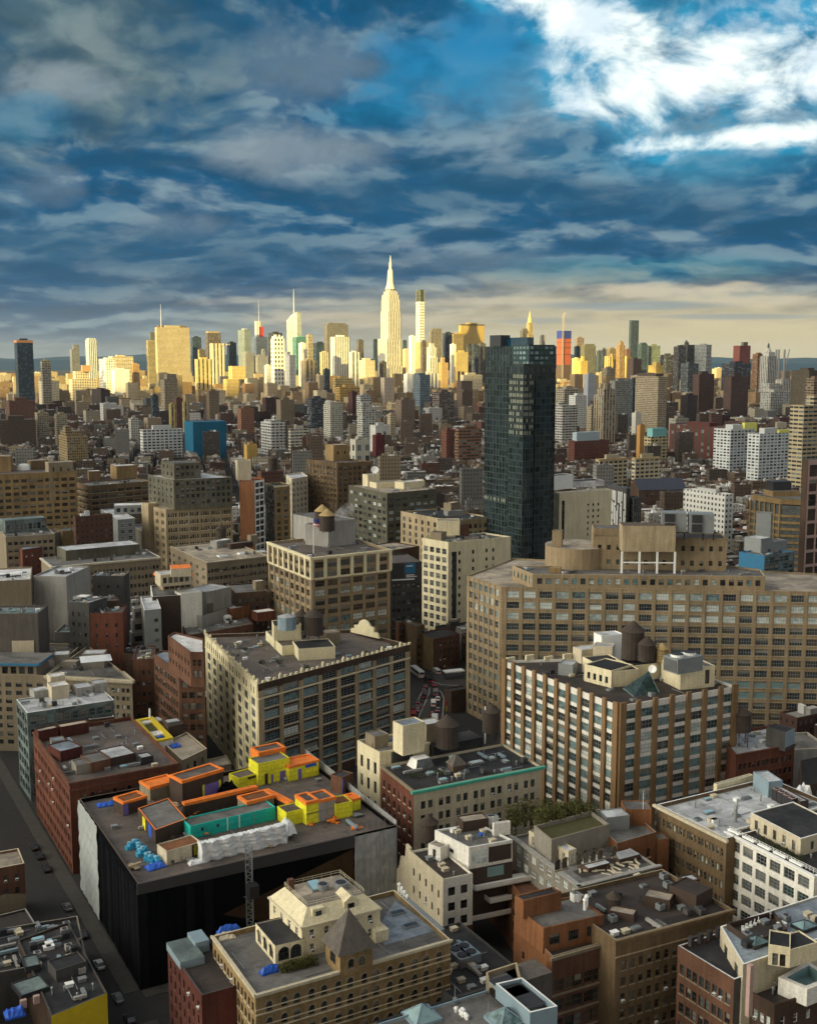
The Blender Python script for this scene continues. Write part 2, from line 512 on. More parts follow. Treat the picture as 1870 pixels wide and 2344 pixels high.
paint('netting_grey', (.30, .31, .32), .8, .4); paint('netting_black', (.004, .0045, .006), .95, .6, .02); paint('netting_dusk', (.008, .0085, .011), .95, .6, .02); paint('wedge_brown', (.055, .033, .018), .95, .5, .05); paint('netting_pale', (.34, .37, .38), .8, .35)
paint('netting_blue', (.01, .10, .24), .7, .7); paint('paint_yellow', (.62, .47, .02), .6, .3); paint('turf', (.065, .062, .022), .9, .5); paint('brown_panel', (.055, .035, .027), .8, .4)
paint('street_tar', (.024, .023, .023), .9, .5); paint('asphalt', (.022, .022, .023), .9, .5); paint('pavement', (.05, .048, .044), .9, .5); paint('road_paint', (.26, .255, .24), .7, .3); paint('rubber', (.012, .012, .012), .8)
paint('car_white', (.62, .62, .62), .35); paint('car_dark', (.02, .02, .024), .3); paint('car_grey', (.18, .185, .19), .3, .1, .5, .4); paint('car_red', (.22, .02, .02), .3)
paint('car_yellow', (.62, .36, .02), .35); paint('lamp_red', (.8, .06, .09), .4, .1, .3, 0, .45); paint('panel_blue', (.03, .17, .33), .55, .25); paint('signal_red', (.6, .03, .02), .6)
paint('lawn_leaf', (.075, .075, .018), .8, .8); paint('twig', (.065, .050, .042), .9, .5); paint('ivy_leaf', (.035, .05, .016), .8, .8); paint('sky_pane', (.30, .50, .60), .2, .3)
paint('blind', (.21, .20, .17), .8, .4); paint('slate_blue', (.035, .04, .06), .5, .4); paint('pinkish', (.42, .29, .26), .8, .3); paint('blue_lamp', (.05, .22, .9), .4, .1, .3, 0, 1.2); paint('sign_white', (.75, .76, .74), .6, .1); paint('flag_red', (.42, .08, .08), .8); paint('flag_blue', (.04, .06, .22), .8)
glazing('glass_dark', (.012, .014, .016), (.05, .058, .06)); glazing('glass_teal', (.03, .065, .072), (.20, .32, .34), .1, .3, .7); glazing('glass_pale', (.25, .33, .33), (.66, .72, .70), .2, .3, .7)  # teal and pale tints stand for blinds and reflected sky
glazing('glass_brown', (.022, .017, .013), (.09, .075, .055)); glazing('glass_green', (.012, .028, .026), (.05, .095, .09), .06); glazing('glass_grey', (.07, .078, .078), (.16, .17, .165), .2)
facade('far_punch', 3.4, 3.6, .28, .72, .3, .78); facade('far_pier', 5.5, 3.8, .3, .78, .05, .98, (.05, .05, .05)); facade('far_rib', 6, 3.8, .06, .94, .42, .88)
facade('far_glass', 3.0, 3.7, .08, .92, .14, .94, (.03, .045, .055), (.08, .12, .135), .75); facade('far_wide', 6.0, 4.0, .16, .86, .3, .82); facade('far_blank', 9, 7, .45, .52, .4, .6)
facade('far_bold', 9.0, 11.0, .22, .7, .2, .74); facade('far_stripe', 11.0, 4, .34, .72, .0, 1.0, (.06, .055, .05)); facade('far_dense', 2.6, 3.1, .2, .8, .28, .85)
facade('far_lightgrid', 5.2, 3.3, .16, .84, .34, .9, (.03, .035, .04), (.25, .30, .32), .6); facade('far_brick', 2.7, 3.3, .3, .64, .3, .72, (.03, .028, .028), (.12, .125, .12), .85)
coloured('city_roof'); coloured('city_plain', .5, .1)
# ------------------------------------------------------------------ building kit
FOOT = []                                              # footprints already taken


def LFR(L, F, R, z):
    """footprint from the roof corners seen in the photo (left, front, right) or side lengths in metres"""
    f = at(*F, z)
    r = f + GA * R if isinstance(R, (int, float)) else at(*R, z)
    l = f + GB * L if isinstance(L, (int, float)) else at(*L, z)
    return [f, r, r + l - f, l]


WT = {}


def win_template(w, h, st, nx, nz, sill, bl=0):
    key = (round(w, 2), round(h, 2), st, nx, nz, sill, bl)
    if key in WT:
        return WT[key]
    mb = MB()

    def bar(x0, x1, z0, z1, y0=-.05, y1=.06, m=0):
        mb.q([(x0, y0, z0), (x1, y0, z0), (x1, y0, z1), (x0, y0, z1)], m)
        mb.q([(x0, y1, z1), (x0, y0, z1), (x1, y0, z1), (x1, y1, z1)], m)
        mb.q([(x0, y1, z0), (x0, y0, z0), (x0, y0, z1), (x0, y1, z1)], m)
        mb.q([(x1, y0, z0), (x1, y1, z0), (x1, y1, z1), (x1, y0, z1)], m)
    a = w / 2
    fw = .09 if w < 2 else .12
    xs = [-a + w * i / nx for i in range(nx + 1)]
    zs = [h * i / nz for i in range(nz + 1)]
    hb = h * (1, .66, .42)[bl]
    mb.q([(-a, .05, 0), (a, .05, 0), (a, .05, hb), (-a, .05, hb)], 1)
    if bl:
        mb.q([(-a, .045, hb), (a, .045, hb), (a, .045, h), (-a, .045, h)], 4)
    for x in (-a, a - fw):
        bar(x, x + fw, 0, h)
    for z in (0, h - fw):
        bar(-a + fw, a - fw, z, z + fw)
    for x in xs[1:-1]:
        bar(x - fw * .35, x + fw * .35, fw, h - fw, -.02)
    for z in zs[1:-1]:
        bar(-a + fw, a - fw, z - fw * .4, z + fw * .4, -.03)
    if st == 'arch':                                   # wall fills the corners under a round head, with a hood over it
        k = 8
        P = [(a * math.cos(math.pi * i / k), h - a + a * math.sin(math.pi * i / k)) for i in range(k + 1)]
        for i in range(k):
            (xa, za), (xb, zb) = P[i], P[i + 1]
            mb.q([(xb, -.22, zb), (xa, -.22, za), (xa, -.22, h + .01), (xb, -.22, h + .01)], 2)
            mb.q([(xa, -.22, za), (xb, -.22, zb), (xb, .05, zb), (xa, .05, za)], 2)
            s1, s2 = 1.0, 1 + .28 / a
            c = h - a
            q = [(xa * s1, c + (za - c) * s1), (xb * s1, c + (zb - c) * s1), (xb * s2, c + (zb - c) * s2), (xa * s2, c + (za - c) * s2)]
            mb.q([(x, -.36, z) for x, z in q], 3)
            mb.q([(q[3][0], -.36, q[3][1]), (q[2][0], -.36, q[2][1]), (q[2][0], -.2, q[2][1]), (q[3][0], -.2, q[3][1])], 3)
    if sill:
        bar(-a - .15, a + .15, -.22, -.01, -.40, .05, 3)
    WT[key] = (mb, {})
    return WT[key]


class Bld:
    pass


def face(B, mb, p, q, z0, z1, sp):
    u = Vector((q[0] - p[0], q[1] - p[1], 0)); W = u.length; u.normalize()
    n = Vector((u.y, -u.x, 0))

    def at3(x, z, d=0.0):
        return (p[0] + u.x * x - n.x * d, p[1] + u.y * x - n.y * d, z)

    wm = B.mi(sp['wall']) if sp and sp.get('wall') else 0

    def rect(x0, x1, za, zb, m=None):
        m = wm if m is None else m
        if x1 - x0 > 1e-4 and zb - za > 1e-4:
            mb.q([at3(x0, za), at3(x1, za), at3(x1, zb), at3(x0, zb)], m)
    if not sp or not sp.get('nb', 6):
        rect(0, W, z0, z1)
        return
    g = sp.get
    fh, top, side, nb, per = g('fh', 3.6), g('top', 1.5), g('side', .6), g('nb', 6), g('per', 1)
    wh, bot = g('h', 1.9), g('bot', .6)
    nf = min(g('nf', 99), int((z1 - top - z0 - bot) / fh + .35))
    bw = (W - 2 * side) / nb
    ww = g('w', 1.2)
    if ww < 0:
        ww = -ww * bw                                  # as a share of the bay
    gap = g('gap', .5)
    span = B.mi(g('span')) if g('span') else wm
    skip = g('skip', ())
    xs = []
    for b in range(nb):
        if b in skip:
            continue
        tot = per * ww + (per - 1) * gap
        x0 = side + bw * (b + .5) - tot / 2
        for k in range(per):
            xs.append((x0 + k * (ww + gap), x0 + k * (ww + gap) + ww))
    zt = z1
    rd = g('rd', .28)
    for i in range(nf):
        hh, styl = wh, g('st', 'sash')
        if i in g('rows', {}):
            hh, styl = g('rows')[i]
        cell = z1 - top - i * fh
        wtop = cell - (fh - hh) * g('vo', .45)
        wb = wtop - hh
        if wb < z0 + .05:
            break
        rect(0, W, wtop, zt, span)
        x = 0.0
        for (a, b) in xs:
            rect(x, a, wb, wtop)
            m = wm
            mb.q([at3(a, wb), at3(a, wb, rd), at3(a, wtop, rd), at3(a, wtop)], m)
            mb.q([at3(b, wb, rd), at3(b, wb), at3(b, wtop), at3(b, wtop, rd)], m)
            mb.q([at3(a, wb), at3(b, wb), at3(b, wb, rd), at3(a, wb, rd)], m)
            mb.q([at3(a, wtop, rd), at3(b, wtop, rd), at3(b, wtop), at3(a, wtop)], m)
            B.wins.append((Vector(at3((a + b) / 2, wb, rd - .05)), math.atan2(u.y, u.x), b - a, hh, styl, i, sp))
            x = b
        rect(x, W, wb, wtop)
        zt = wb
        be = g('band_every')
        if be:
            for off, bh, bd, bm in be:
                mb.box(Vector(at3(-.02, wtop - off - bh, -bd)), u * (W + .04), -n * (bd - .02), bh, B.mi(bm), bottom=True)
    rect(0, W, z0, zt, span)
    for off, bh, bd, bm in g('bands', ()):
        mb.box(Vector(at3(-.03, z1 - off - bh, -bd)), u * (W + .06), -n * (bd - .02), bh, B.mi(bm), bottom=True)
    pr = g('piers')
    if pr:
        pw, pd, pm, px_ = pr
        for b in range(nb + 1):
            w2 = pw * (1.35 if b in (0, nb) else 1)
            x = min(max(side + bw * b - w2 / 2, 0), W - w2)
            mb.box(Vector(at3(x, z0, -pd)), u * w2, -n * (pd - .01), z1 + px_ - z0, B.mi(pm))


def inset(pts, d):
    n = len(pts); out = []
    for i in range(n):
        a, b, c = Vector(pts[i - 1][:2]), Vector(pts[i][:2]), Vector(pts[(i + 1) % n][:2])
        u, v = (b - a).normalized(), (c - b).normalized()
        n1, n2 = Vector((-u.y, u.x)), Vector((-v.y, v.x))
        k = n1 + n2
        k = k / max(k.dot(k) / 2, .3)
        out.append(Vector((b.x + k.x * d, b.y + k.y * d, 0)))
    return out


def put_windows(B, parent):
    rnd = random.Random(len(B.wins) + int(B.z * 10))
    ws = sorted(B.wins, key=lambda w: (w[5], (w[0] - Vector((0, 0, H))).length))
    keep = ws[:B.maxwin]
    rest = ws[B.maxwin:]
    restmb, rmats = MB(), []
    for k, (p, ang, w, h, st, row, sp) in enumerate(keep + rest):
        nx, nz = sp.get('nx', 1), sp.get('nz', 2)
        tm, meshes = win_template(w, h, st, nx, nz, sp.get('sill', False), rnd.choice((0, 0, 0, 1, 0, 2, 0, 0)))
        gl = sp.get('gl', ('glass_dark', 'glass_dark', 'glass_teal'))
        gw = rnd.choice(sp['rowgl'][row]) if row in sp.get('rowgl', {}) else rnd.choice(gl)
        mats = (sp.get('fr', 'trim_dark'), gw, sp.get('fill', sp.get('wall', B.wallname)), sp.get('trim', 'stone_pale'), 'blind')
        if k < len(keep):
            if mats not in meshes:
                o = tm.build('window', mats)
                COL.objects.unlink(o)
                meshes[mats] = o.data
                bpy.data.objects.remove(o)
            o = bpy.data.objects.new('window', meshes[mats])
            COL.objects.link(o)
            o.parent = parent
            o.location = p - WL[parent.name]
            o.rotation_euler = (0, 0, ang)
            if st == 'sash' and w < 1.6 and not sp.get('st') and rnd.random() < .07:
                if 'ac' not in WT:
                    am = MB(); am.box((-.35, -.62, 0), Vector((.7, 0, 0)), Vector((0, .6, 0)), .48, 0, bottom=True); am.box((-.3, -.64, .06), Vector((.6, 0, 0)), Vector((0, .015, 0)), .36, 1)
                    ob = am.build('window_air_conditioner', ['metal_white', 'metal_dark']); COL.objects.unlink(ob); WT['ac'] = ob.data; bpy.data.objects.remove(ob)
                ob = bpy.data.objects.new('window_air_conditioner', WT['ac']); COL.objects.link(ob)
                ob.parent = parent; ob.location = o.location + Vector((0, 0, .05)); ob.rotation_euler = (0, 0, ang)
        else:
            idx = []
            for m in mats:
                if m not in rmats:
                    rmats.append(m)
                idx.append(rmats.index(m))
            c, s = math.cos(ang), math.sin(ang)
            for f, m in zip(tm.f, tm.m):
                restmb.q([(p.x + tm.v[i][0] * c - tm.v[i][1] * s, p.y + tm.v[i][0] * s + tm.v[i][1] * c, p.z + tm.v[i][2]) for i in f], idx[m])
    if rest:
        o = restmb.build('windows', rmats, parent)
        o['kind'] = 'stuff'


def bld(name, label, pts, z, wall='brick_tan', roof='roof_grey', faces=None, par=.9, cop=None, cornice=None, z0=0.0,
        cat='building', group=None, parent=None, thick=.35, maxwin=100, low=None, roofname='roof', wcol=None, rcol=None):
    """a building (or, with parent, a block standing on one): walls with window openings, parapet, roof"""
    B = Bld()
    B.z, B.par, B.zr, B.pts, B.wins, B.wallname, B.maxwin = z, par, z - par, pts, [], wall, maxwin
    mats = [wall]

    def mi(nm):
        if nm not in mats:
            mats.append(nm)
        return mats.index(nm)
    B.mi = mi
    if parent is None:
        B.root = thing(name, (pts[0][0], pts[0][1], z0), label, cat, group)
        if z0 < 1:
            FOOT.append([(p[0], p[1]) for p in pts])
        wname, host = 'wall', B.root
    else:
        host, wname = parent, name
    mb = MB()
    n = len(pts)
    faces = faces or {}
    for i in range(n):
        face(B, mb, pts[i], pts[(i + 1) % n], z0, z, faces.get(i))
    ins = inset(pts, thick)
    cm = mi(cop or wall)
    if par > 0.02:
        for i in range(n):
            j = (i + 1) % n
            mb.q([(pts[i][0], pts[i][1], z), (pts[j][0], pts[j][1], z), (ins[j][0], ins[j][1], z), (ins[i][0], ins[i][1], z)], cm)
            mb.q([(ins[i][0], ins[i][1], z), (ins[j][0], ins[j][1], z), (ins[j][0], ins[j][1], z - par), (ins[i][0], ins[i][1], z - par)], 0)
    if wcol:
        mb.c = [wcol] * len(mb.f); mb.used = True
    B.wallobj = mb.build(wname, mats, host)
    if parent is not None:
        B.root = B.wallobj
        WL[B.root.name] = WL[parent.name]
    rb = MB()
    rp = ins if par > 0.02 else pts
    rb.q([(p[0], p[1], z - par) for p in rp], 0, rcol)
    sub = B.root
    B.roofobj = rb.build(roofname, roof, sub)
    if cornice:
        for (edges, hgt, dep, cmn, drop) in cornice:
            cb = MB()
            for e in edges:
                p, q = Vector(pts[e][:2]).to_3d(), Vector(pts[(e + 1) % n][:2]).to_3d()
                u = (q - p).normalized(); nn = Vector((u.y, -u.x, 0))
                o = p - u * dep + Vector((0, 0, z - drop - hgt)) + nn * dep
                cb.box(o, u * ((q - p).length + 2 * dep), -nn * (dep - .012), hgt, 0, bottom=True)
                cb.box(o + u * dep * .45 - Vector((0, 0, hgt * .5)) - nn * dep * .45, u * ((q - p).length + 1.1 * dep), -nn * (dep * .55 - .016), hgt * .499, 0, bottom=True)
            cb.build('cornice', cmn, sub)
    if B.wins:
        put_windows(B, B.wallobj if parent is not None else B.root)
    return B


def edge_pts(B, p0, p1, depth):
    a, b = at(*p0, B.zr), at(*p1, B.zr)
    u = (b - a).normalized(); v = Vector((-u.y, u.x, 0))
    return [a, b, b + v * depth, a + v * depth]


def TB(p0, p1, z, depth):
    """footprint from the top edge of the front wall in the photo"""
    a, b = at(*p0, z), at(*p1, z)
    u = (b - a).normalized(); v = Vector((-u.y, u.x, 0))
    return [a, b, b + v * depth, a + v * depth]


def blk(B, name, p0, p1, depth, h, wall='stone_grey', roof='roof_grey', faces=None, par=.25, cop=None, cornice=None, roofname='roof'):
    """block on a roof: p0-p1 is the foot of its front face in the photo"""
    return bld(name, '', edge_pts(B, p0, p1, depth), B.zr + h, wall, roof, faces, par, cop, cornice, B.zr + .004, parent=B.root, thick=.2, roofname=roofname)


TANKG = 'wooden water tanks on the roofs'


def tank(p, r, h, label, wood='wood_tank', leg=2.0, cone=.45, group=TANKG):
    """rooftop water tank: staved barrel with hoops, conical cap, steel stand"""
    t = thing('water_tank', p, label, 'water tank', group)
    x, y, z = p
    mb = MB()
    for k in range(4):
        a = .785 + 1.5708 * k
        b = a + 1.5708
        A, Bq = (x + r * .72 * math.cos(a), y + r * .72 * math.sin(a)), (x + r * .72 * math.cos(b), y + r * .72 * math.sin(b))
        mb.tube((*A, z), (*A, z + leg), .13, 0, 4)
        mb.tube((*A, z + .2), (*Bq, z + leg - .2), .06, 0, 4)
        mb.tube((*A, z + leg - .1), (*Bq, z + leg - .1), .1, 0, 4)
    mb.build('stand', 'metal_dark', t)
    mb = MB()
    mb.cyl(x, y, z + leg, z + leg + h, r, r * .96, 16)
    for k in range(5):
        zz = z + leg + h * (.06 + .2 * k)
        rr = r * (1 - .04 * (.06 + .2 * k)) + .04
        mb.cyl(x, y, zz, zz + .09, rr, rr, 16, 1)
    mb.build('barrel', [wood, 'metal_dark'], t)
    mb = MB()
    mb.cyl(x, y, z + leg + h, z + leg + h + r * cone * 2, r * 1.08, .05, 16)
    mb.build('cap', [wood if wood != 'wood_tank_tan' else 'wood_tank_tan'], t)
    return t


def in_poly(x, y, P):
    c = False
    for i in range(len(P)):
        x1, y1 = P[i][0], P[i][1]; x2, y2 = P[i - 1][0], P[i - 1][1]
        if (y1 > y) != (y2 > y) and x < (x2 - x1) * (y - y1) / (y2 - y1) + x1:
            c = not c
    return c


def clutter(B, seed, n=8, kinds='vhsdpa'):
    """small fixed things of a roof: vents, hatches, skylights, ducts, pipe runs"""
    rnd = random.Random(seed)
    P = inset(B.pts, 1.6)
    xs, ys = [p[0] for p in P], [p[1] for p in P]
    done = 0
    n = int(n * 1.6)
    for _ in range(n * 8):
        if done >= n:
            break
        x, y = rnd.uniform(min(xs), max(xs)), rnd.uniform(min(ys), max(ys))
        if not in_poly(x, y, P):
            continue
        done += 1
        k = rnd.choice(kinds)
        z = B.zr + .004
        mb = MB()
        if k == 'v':
            h = rnd.uniform(.7, 1.6)
            mb.cyl(x, y, z, z + h, .16, .16, 8)
            mb.cyl(x, y, z + h, z + h + .25, .3, .12, 8)
            mb.build('vent_pipe', 'metal_grey', B.root)
        elif k == 'h':
            mb.cbox(x, y, z, 1.5, 1.1, .7, 29, 0)
            mb.cbox(x, y, z + .7, 1.7, 1.3, .12, 29, 0, bottom=True)
            mb.build('roof_hatch', rnd.choice(['metal_grey', 'stone_pale', 'metal_white']), B.root)
        elif k == 's':
            a, b = rnd.uniform(1.4, 3), rnd.uniform(1.1, 1.8)
            mb.cbox(x, y, z, a, b, .5, 29, 0)
            mb.cbox(x, y, z + .5, a * .86, b * .82, .1, 29, 1)
            mb.build('skylight', ['metal_grey', 'sky_pane' if rnd.random() < .4 else 'glass_grey'], B.root)
        elif k == 'd':
            L = rnd.uniform(2.5, 6)
            mb.cbox(x, y, z + .35, L, .7, .6, rnd.choice([29, 119]), 0, bottom=True)
            mb.cbox(x, y, z, .4, .5, .35, 29, 0)
            mb.build('duct', rnd.choice(['metal_grey', 'concrete', 'metal_blue', 'roof_grey']), B.root)
        elif k == 'p':
            L = rnd.uniform(3, 8)
            d = (GA if rnd.random() < .5 else GB) * L
            p = Vector((x, y, z + .2))
            if in_poly(x + d.x, y + d.y, P):
                mb.tube(p, p + d, .09)
                mb.tube(p, p - Vector((0, 0, .2)), .09); mb.tube(p + d, p + d - Vector((0, 0, .2)), .09)
                mb.build('pipe_run', 'metal_grey', B.root)
        else:
            mb.cbox(x, y, z + .2, 1.5, 1.5, 1.2, 29, 0, bottom=True)
            mb.cbox(x, y, z, 1.2, .2, .2, 29, 1); mb.cyl(x, y, z + 1.4, z + 1.5, .5, .5, 10, 1)
            mb.build('air_handler', [rnd.choice(['metal_grey', 'metal_dark', 'concrete', 'concrete_dark']), 'metal_dark'], B.root)


def leaf_mass(name, mat, boxes, n, size, seed, parent=None, loc=None):
    """foliage: many small leaf faces spread through the volume of soft blobs (cx,cy,cz,rx,ry,rz)"""
    rnd = random.Random(seed)
    mb = MB()
    for (cx, cy, cz, rx, ry, rz) in boxes:
        for _ in range(n):
            while True:
                a, b, c = rnd.uniform(-1, 1), rnd.uniform(-1, 1), rnd.uniform(-1, 1)
                if a * a + b * b + c * c < 1:
                    break
            p = Vector((cx + a * rx, cy + b * ry, cz + c * rz))
            d = Vector((rnd.uniform(-1, 1), rnd.uniform(-1, 1), rnd.uniform(-.3, 1))).normalized()
            u = d.orthogonal().normalized() * size * rnd.uniform(.6, 1.3); v = d.cross(u) * rnd.uniform(.5, .9)
            mb.q([p - u, p + v, p + u, p - v])
    return mb.build(name, mat, parent, loc=loc)
# ------------------------------------------------------------------ ground, hills, clouds
t = newmat('cloud')
b1 = t.n('ShaderNodeBsdfDiffuse', {0: (.9, .9, .9, 1)})
b2 = t.n('ShaderNodeBsdfTranslucent', {0: (.95, .93, .9, 1)})
mx = t.n('ShaderNodeMixShader', {0: .5, 1: b1, 2: b2})
t.n('ShaderNodeOutputMaterial', {0: mx})
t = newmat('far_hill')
principled(t, t.mix(t.noise(pos(t), .002, 4), (.010, .040, .085), (.015, .05, .10)), .95, .05)  # blue of distance haze put into the hill colour
mb = MB()
mb.q([(-30000, -8000, 0), (30000, -8000, 0), (30000, 40000, 0), (-30000, 40000, 0)])
struct(mb.build('ground', 'asphalt'))
rnd = random.Random(5)
for k, (Y, hh, seed) in enumerate(((15000, 165, 1), (11500, 100, 2))):
    mb = MB()
    xs = [-9000 + 300 * i for i in range(61)]
    hs = [hh * (.80 + .16 * math.sin(i * .35 + seed) + .07 * math.sin(i * 1.7 + seed * 2)) for i in range(61)]
    for i in range(60):
        mb.q([(xs[i], Y, 0), (xs[i + 1], Y, 0), (xs[i + 1], Y + 900, hs[i + 1]), (xs[i], Y + 900, hs[i])])
        mb.q([(xs[i], Y + 900, hs[i]), (xs[i + 1], Y + 900, hs[i + 1]), (xs[i + 1], Y + 2600, 0), (xs[i], Y + 2600, 0)])
    struct(mb.build('hills', 'far_hill', smooth=True))


def shade_cloud_bank():
    """unseen cloud, placed and shaped to keep the near half of the city out of the sun: it hangs behind the camera, towards the sun"""
    alt = 1500.0
    off = Vector((SUN_DIR.x, SUN_DIR.y, 0)) / SUN_DIR.z * alt
    edge = [(-2600, 2500), (-1500, 2480), (-900, 2520), (-500, 2560), (-250, 2500), (0, 2620), (180, 2700), (420, 2640), (470, 2750), (500, 3420), (660, 3480), (700, 3440),
            (790, 3400), (830, 3500), (900, 3520), (930, 3460), (980, 3500), (1010, 4200), (1500, 4300), (2600, 5200), (4200, 5600)]
    n = len(edge)
    rows = []
    r = random.Random(3)
    for j, (f, z0, z1) in enumerate(((1.0, 0, 60), (.97, -60, 190), (.85, -110, 330), (.6, -140, 420), (.3, -120, 400), (.02, -30, 120), (0, 30, 40))):
        rows.append([(Vector((x + off.x, -1500 + (y + 1500) * f + off.y, alt + z0 + r.uniform(-25, 25) * (0 < j < 6))),
                      Vector((x + off.x, -1500 + (y + 1500) * f + off.y, alt + z1 + r.uniform(-60, 60) * (0 < j < 6)))) for x, y in edge])
    mb = MB()
    for j in range(len(rows) - 1):
        for i in range(n - 1):
            a, b, c, d = rows[j][i], rows[j][i + 1], rows[j + 1][i + 1], rows[j + 1][i]
            mb.q([a[0], b[0], c[0], d[0]])
            mb.q([d[1], c[1], b[1], a[1]])
    for i in range(n - 1):
        mb.q([rows[0][i][0], rows[0][i][1], rows[0][i + 1][1], rows[0][i + 1][0]])
    struct(mb.build('clouds', 'cloud', smooth=True))


shade_cloud_bank()

# ------------------------------------------------------------------ skyline
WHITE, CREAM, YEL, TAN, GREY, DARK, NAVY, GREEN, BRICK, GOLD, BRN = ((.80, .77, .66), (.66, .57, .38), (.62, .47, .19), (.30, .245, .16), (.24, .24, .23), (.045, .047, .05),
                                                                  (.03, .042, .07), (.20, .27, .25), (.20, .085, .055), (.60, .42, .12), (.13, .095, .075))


def box_at(x0, x1, yt, Y, ls, depth=None):
    xf = x0 + ls * (x1 - x0)
    f = atY(xf, yt, Y)
    w = (x1 - x0) * Y / FPX
    A, Bl = w * (1 - ls) / GA.x, w * ls / GA.y
    if depth:
        Bl = depth
    z = f.z
    f = Vector((f.x, f.y, 0))
    A, Bl = max(A, 4), max(Bl, 4)
    return [f, f + GA * A, f + GA * A + GB * Bl, f + GB * Bl], z


def tower(x0, x1, yt, Y, col, fac, label, ls=.3, tiers=(), name='office_tower', cat='skyscraper', roofc=None, mast=None, cap=None, group=None, depth=None, bulk=True):
    pts, z = box_at(x0, x1, yt, Y, ls, depth)
    t = thing(name, pts[0], label, cat, group)
    mb = MB()
    mb.prism(pts, 0, z, 0, 0, col, top=False)
    mb.build('wall', fac, t)
    rc = roofc or tuple(.6 * c + .06 for c in col)
    mb = MB()
    mb.q([(p[0], p[1], z - .8) for p in pts], 0, rc)
    ins = inset(pts, .8)
    for i in range(4):
        j = (i + 1) % 4
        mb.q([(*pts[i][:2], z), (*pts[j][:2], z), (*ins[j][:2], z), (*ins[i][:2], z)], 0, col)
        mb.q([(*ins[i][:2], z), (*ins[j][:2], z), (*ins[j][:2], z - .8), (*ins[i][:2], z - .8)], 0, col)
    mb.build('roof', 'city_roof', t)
    FOOT.append([(p[0], p[1]) for p in pts])
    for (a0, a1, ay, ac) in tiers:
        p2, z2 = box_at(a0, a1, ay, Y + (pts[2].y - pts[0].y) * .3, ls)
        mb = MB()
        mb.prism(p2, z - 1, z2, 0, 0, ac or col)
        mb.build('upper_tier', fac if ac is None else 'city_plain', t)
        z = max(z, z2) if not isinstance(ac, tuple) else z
    if bulk and not tiers:
        c = (pts[0] + pts[2]) / 2
        a, b_ = (pts[1] - pts[0]).length * .45, (pts[3] - pts[0]).length * .45
        mb = MB()
        mb.cbox(c.x, c.y, z - .8, a, b_, min(6, 2 + a * .2), 29, 0, None, tuple(.8 * k for k in col))
        mb.build('bulkhead', 'city_plain', t)
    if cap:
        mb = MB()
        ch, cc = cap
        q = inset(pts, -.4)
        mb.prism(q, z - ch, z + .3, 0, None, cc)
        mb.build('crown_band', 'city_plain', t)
    if mast:
        mx_, my = mast
        p = atY(mx_, my, Y + 10)
        mb = MB()
        mb.tube((p.x, p.y, z - 2), (p.x, p.y, p.z), 1.5, 0, 6, (.5, .5, .5), .35)
        mb.build('antenna', 'city_plain', t)
    return t, pts, z


T = tower
T(23, 70, 779, 2450, (.035, .05, .055), 'far_glass', 'dark glass tower alone at the far left of the skyline, its top painted sunlit orange', .35, cap=(5, (.55, .26, .12)))  # orange cap: sunlight on the top put into colour
T(89, 114, 826, 2600, (.34, .30, .22), 'far_rib', 'small banded tower right of the far left dark glass tower', .3)
T(80, 130, 872, 2640, CREAM, 'far_punch', 'pale block with two raised ends just below the small banded tower at the left', .3, ((88, 98, 864, None), (115, 128, 866, None)))
T(155, 180, 800, 4300, (.34, .32, .30), 'far_glass', 'hazy pinkish tower with a sloped top left of the white glass tower', .4, ((162, 180, 789, None),))
T(189, 220, 777, 3500, (.62, .66, .64), 'far_pier', 'slim white glass tower with rounded corners at the left of the skyline', .45, ((193, 217, 774, None),))
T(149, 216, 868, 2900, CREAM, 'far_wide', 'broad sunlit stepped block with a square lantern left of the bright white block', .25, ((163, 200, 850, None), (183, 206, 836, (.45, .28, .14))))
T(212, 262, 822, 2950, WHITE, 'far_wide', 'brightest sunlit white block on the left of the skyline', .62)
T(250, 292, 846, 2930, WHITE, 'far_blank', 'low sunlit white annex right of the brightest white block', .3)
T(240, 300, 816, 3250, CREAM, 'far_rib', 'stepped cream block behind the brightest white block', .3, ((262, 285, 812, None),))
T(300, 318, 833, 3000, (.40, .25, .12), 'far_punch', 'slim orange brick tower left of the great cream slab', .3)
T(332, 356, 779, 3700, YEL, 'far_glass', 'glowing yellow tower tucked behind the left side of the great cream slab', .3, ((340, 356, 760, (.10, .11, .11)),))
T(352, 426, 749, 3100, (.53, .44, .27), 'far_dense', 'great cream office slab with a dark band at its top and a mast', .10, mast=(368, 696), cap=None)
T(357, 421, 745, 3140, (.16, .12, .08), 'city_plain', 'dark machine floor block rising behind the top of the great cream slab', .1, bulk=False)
T(427, 436, 785, 4200, (.5, .55, .58), 'far_glass', 'thin pale glass tower right of the great cream slab', .3)
T(436, 459, 772, 3900, NAVY, 'far_glass', 'dark navy tower right of the great cream slab', .25)
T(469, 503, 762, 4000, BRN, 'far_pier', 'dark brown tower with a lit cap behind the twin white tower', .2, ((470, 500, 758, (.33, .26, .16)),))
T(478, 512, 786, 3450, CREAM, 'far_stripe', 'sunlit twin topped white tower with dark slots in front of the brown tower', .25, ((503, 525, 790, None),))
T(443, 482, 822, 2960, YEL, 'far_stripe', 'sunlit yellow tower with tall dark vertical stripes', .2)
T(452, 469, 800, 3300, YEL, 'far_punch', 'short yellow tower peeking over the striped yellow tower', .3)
T(518, 540, 784, 4100, NAVY, 'far_glass', 'navy tower left of the pale green glass tower', .3)
T(540, 573, 754, 3900, (.42, .48, .44), 'far_glass', 'pale green glass tower left of the red sign tower', .6)
T(551, 580, 808, 3300, GREY, 'far_punch', 'small grey gabled block below the pale green glass tower', .4)
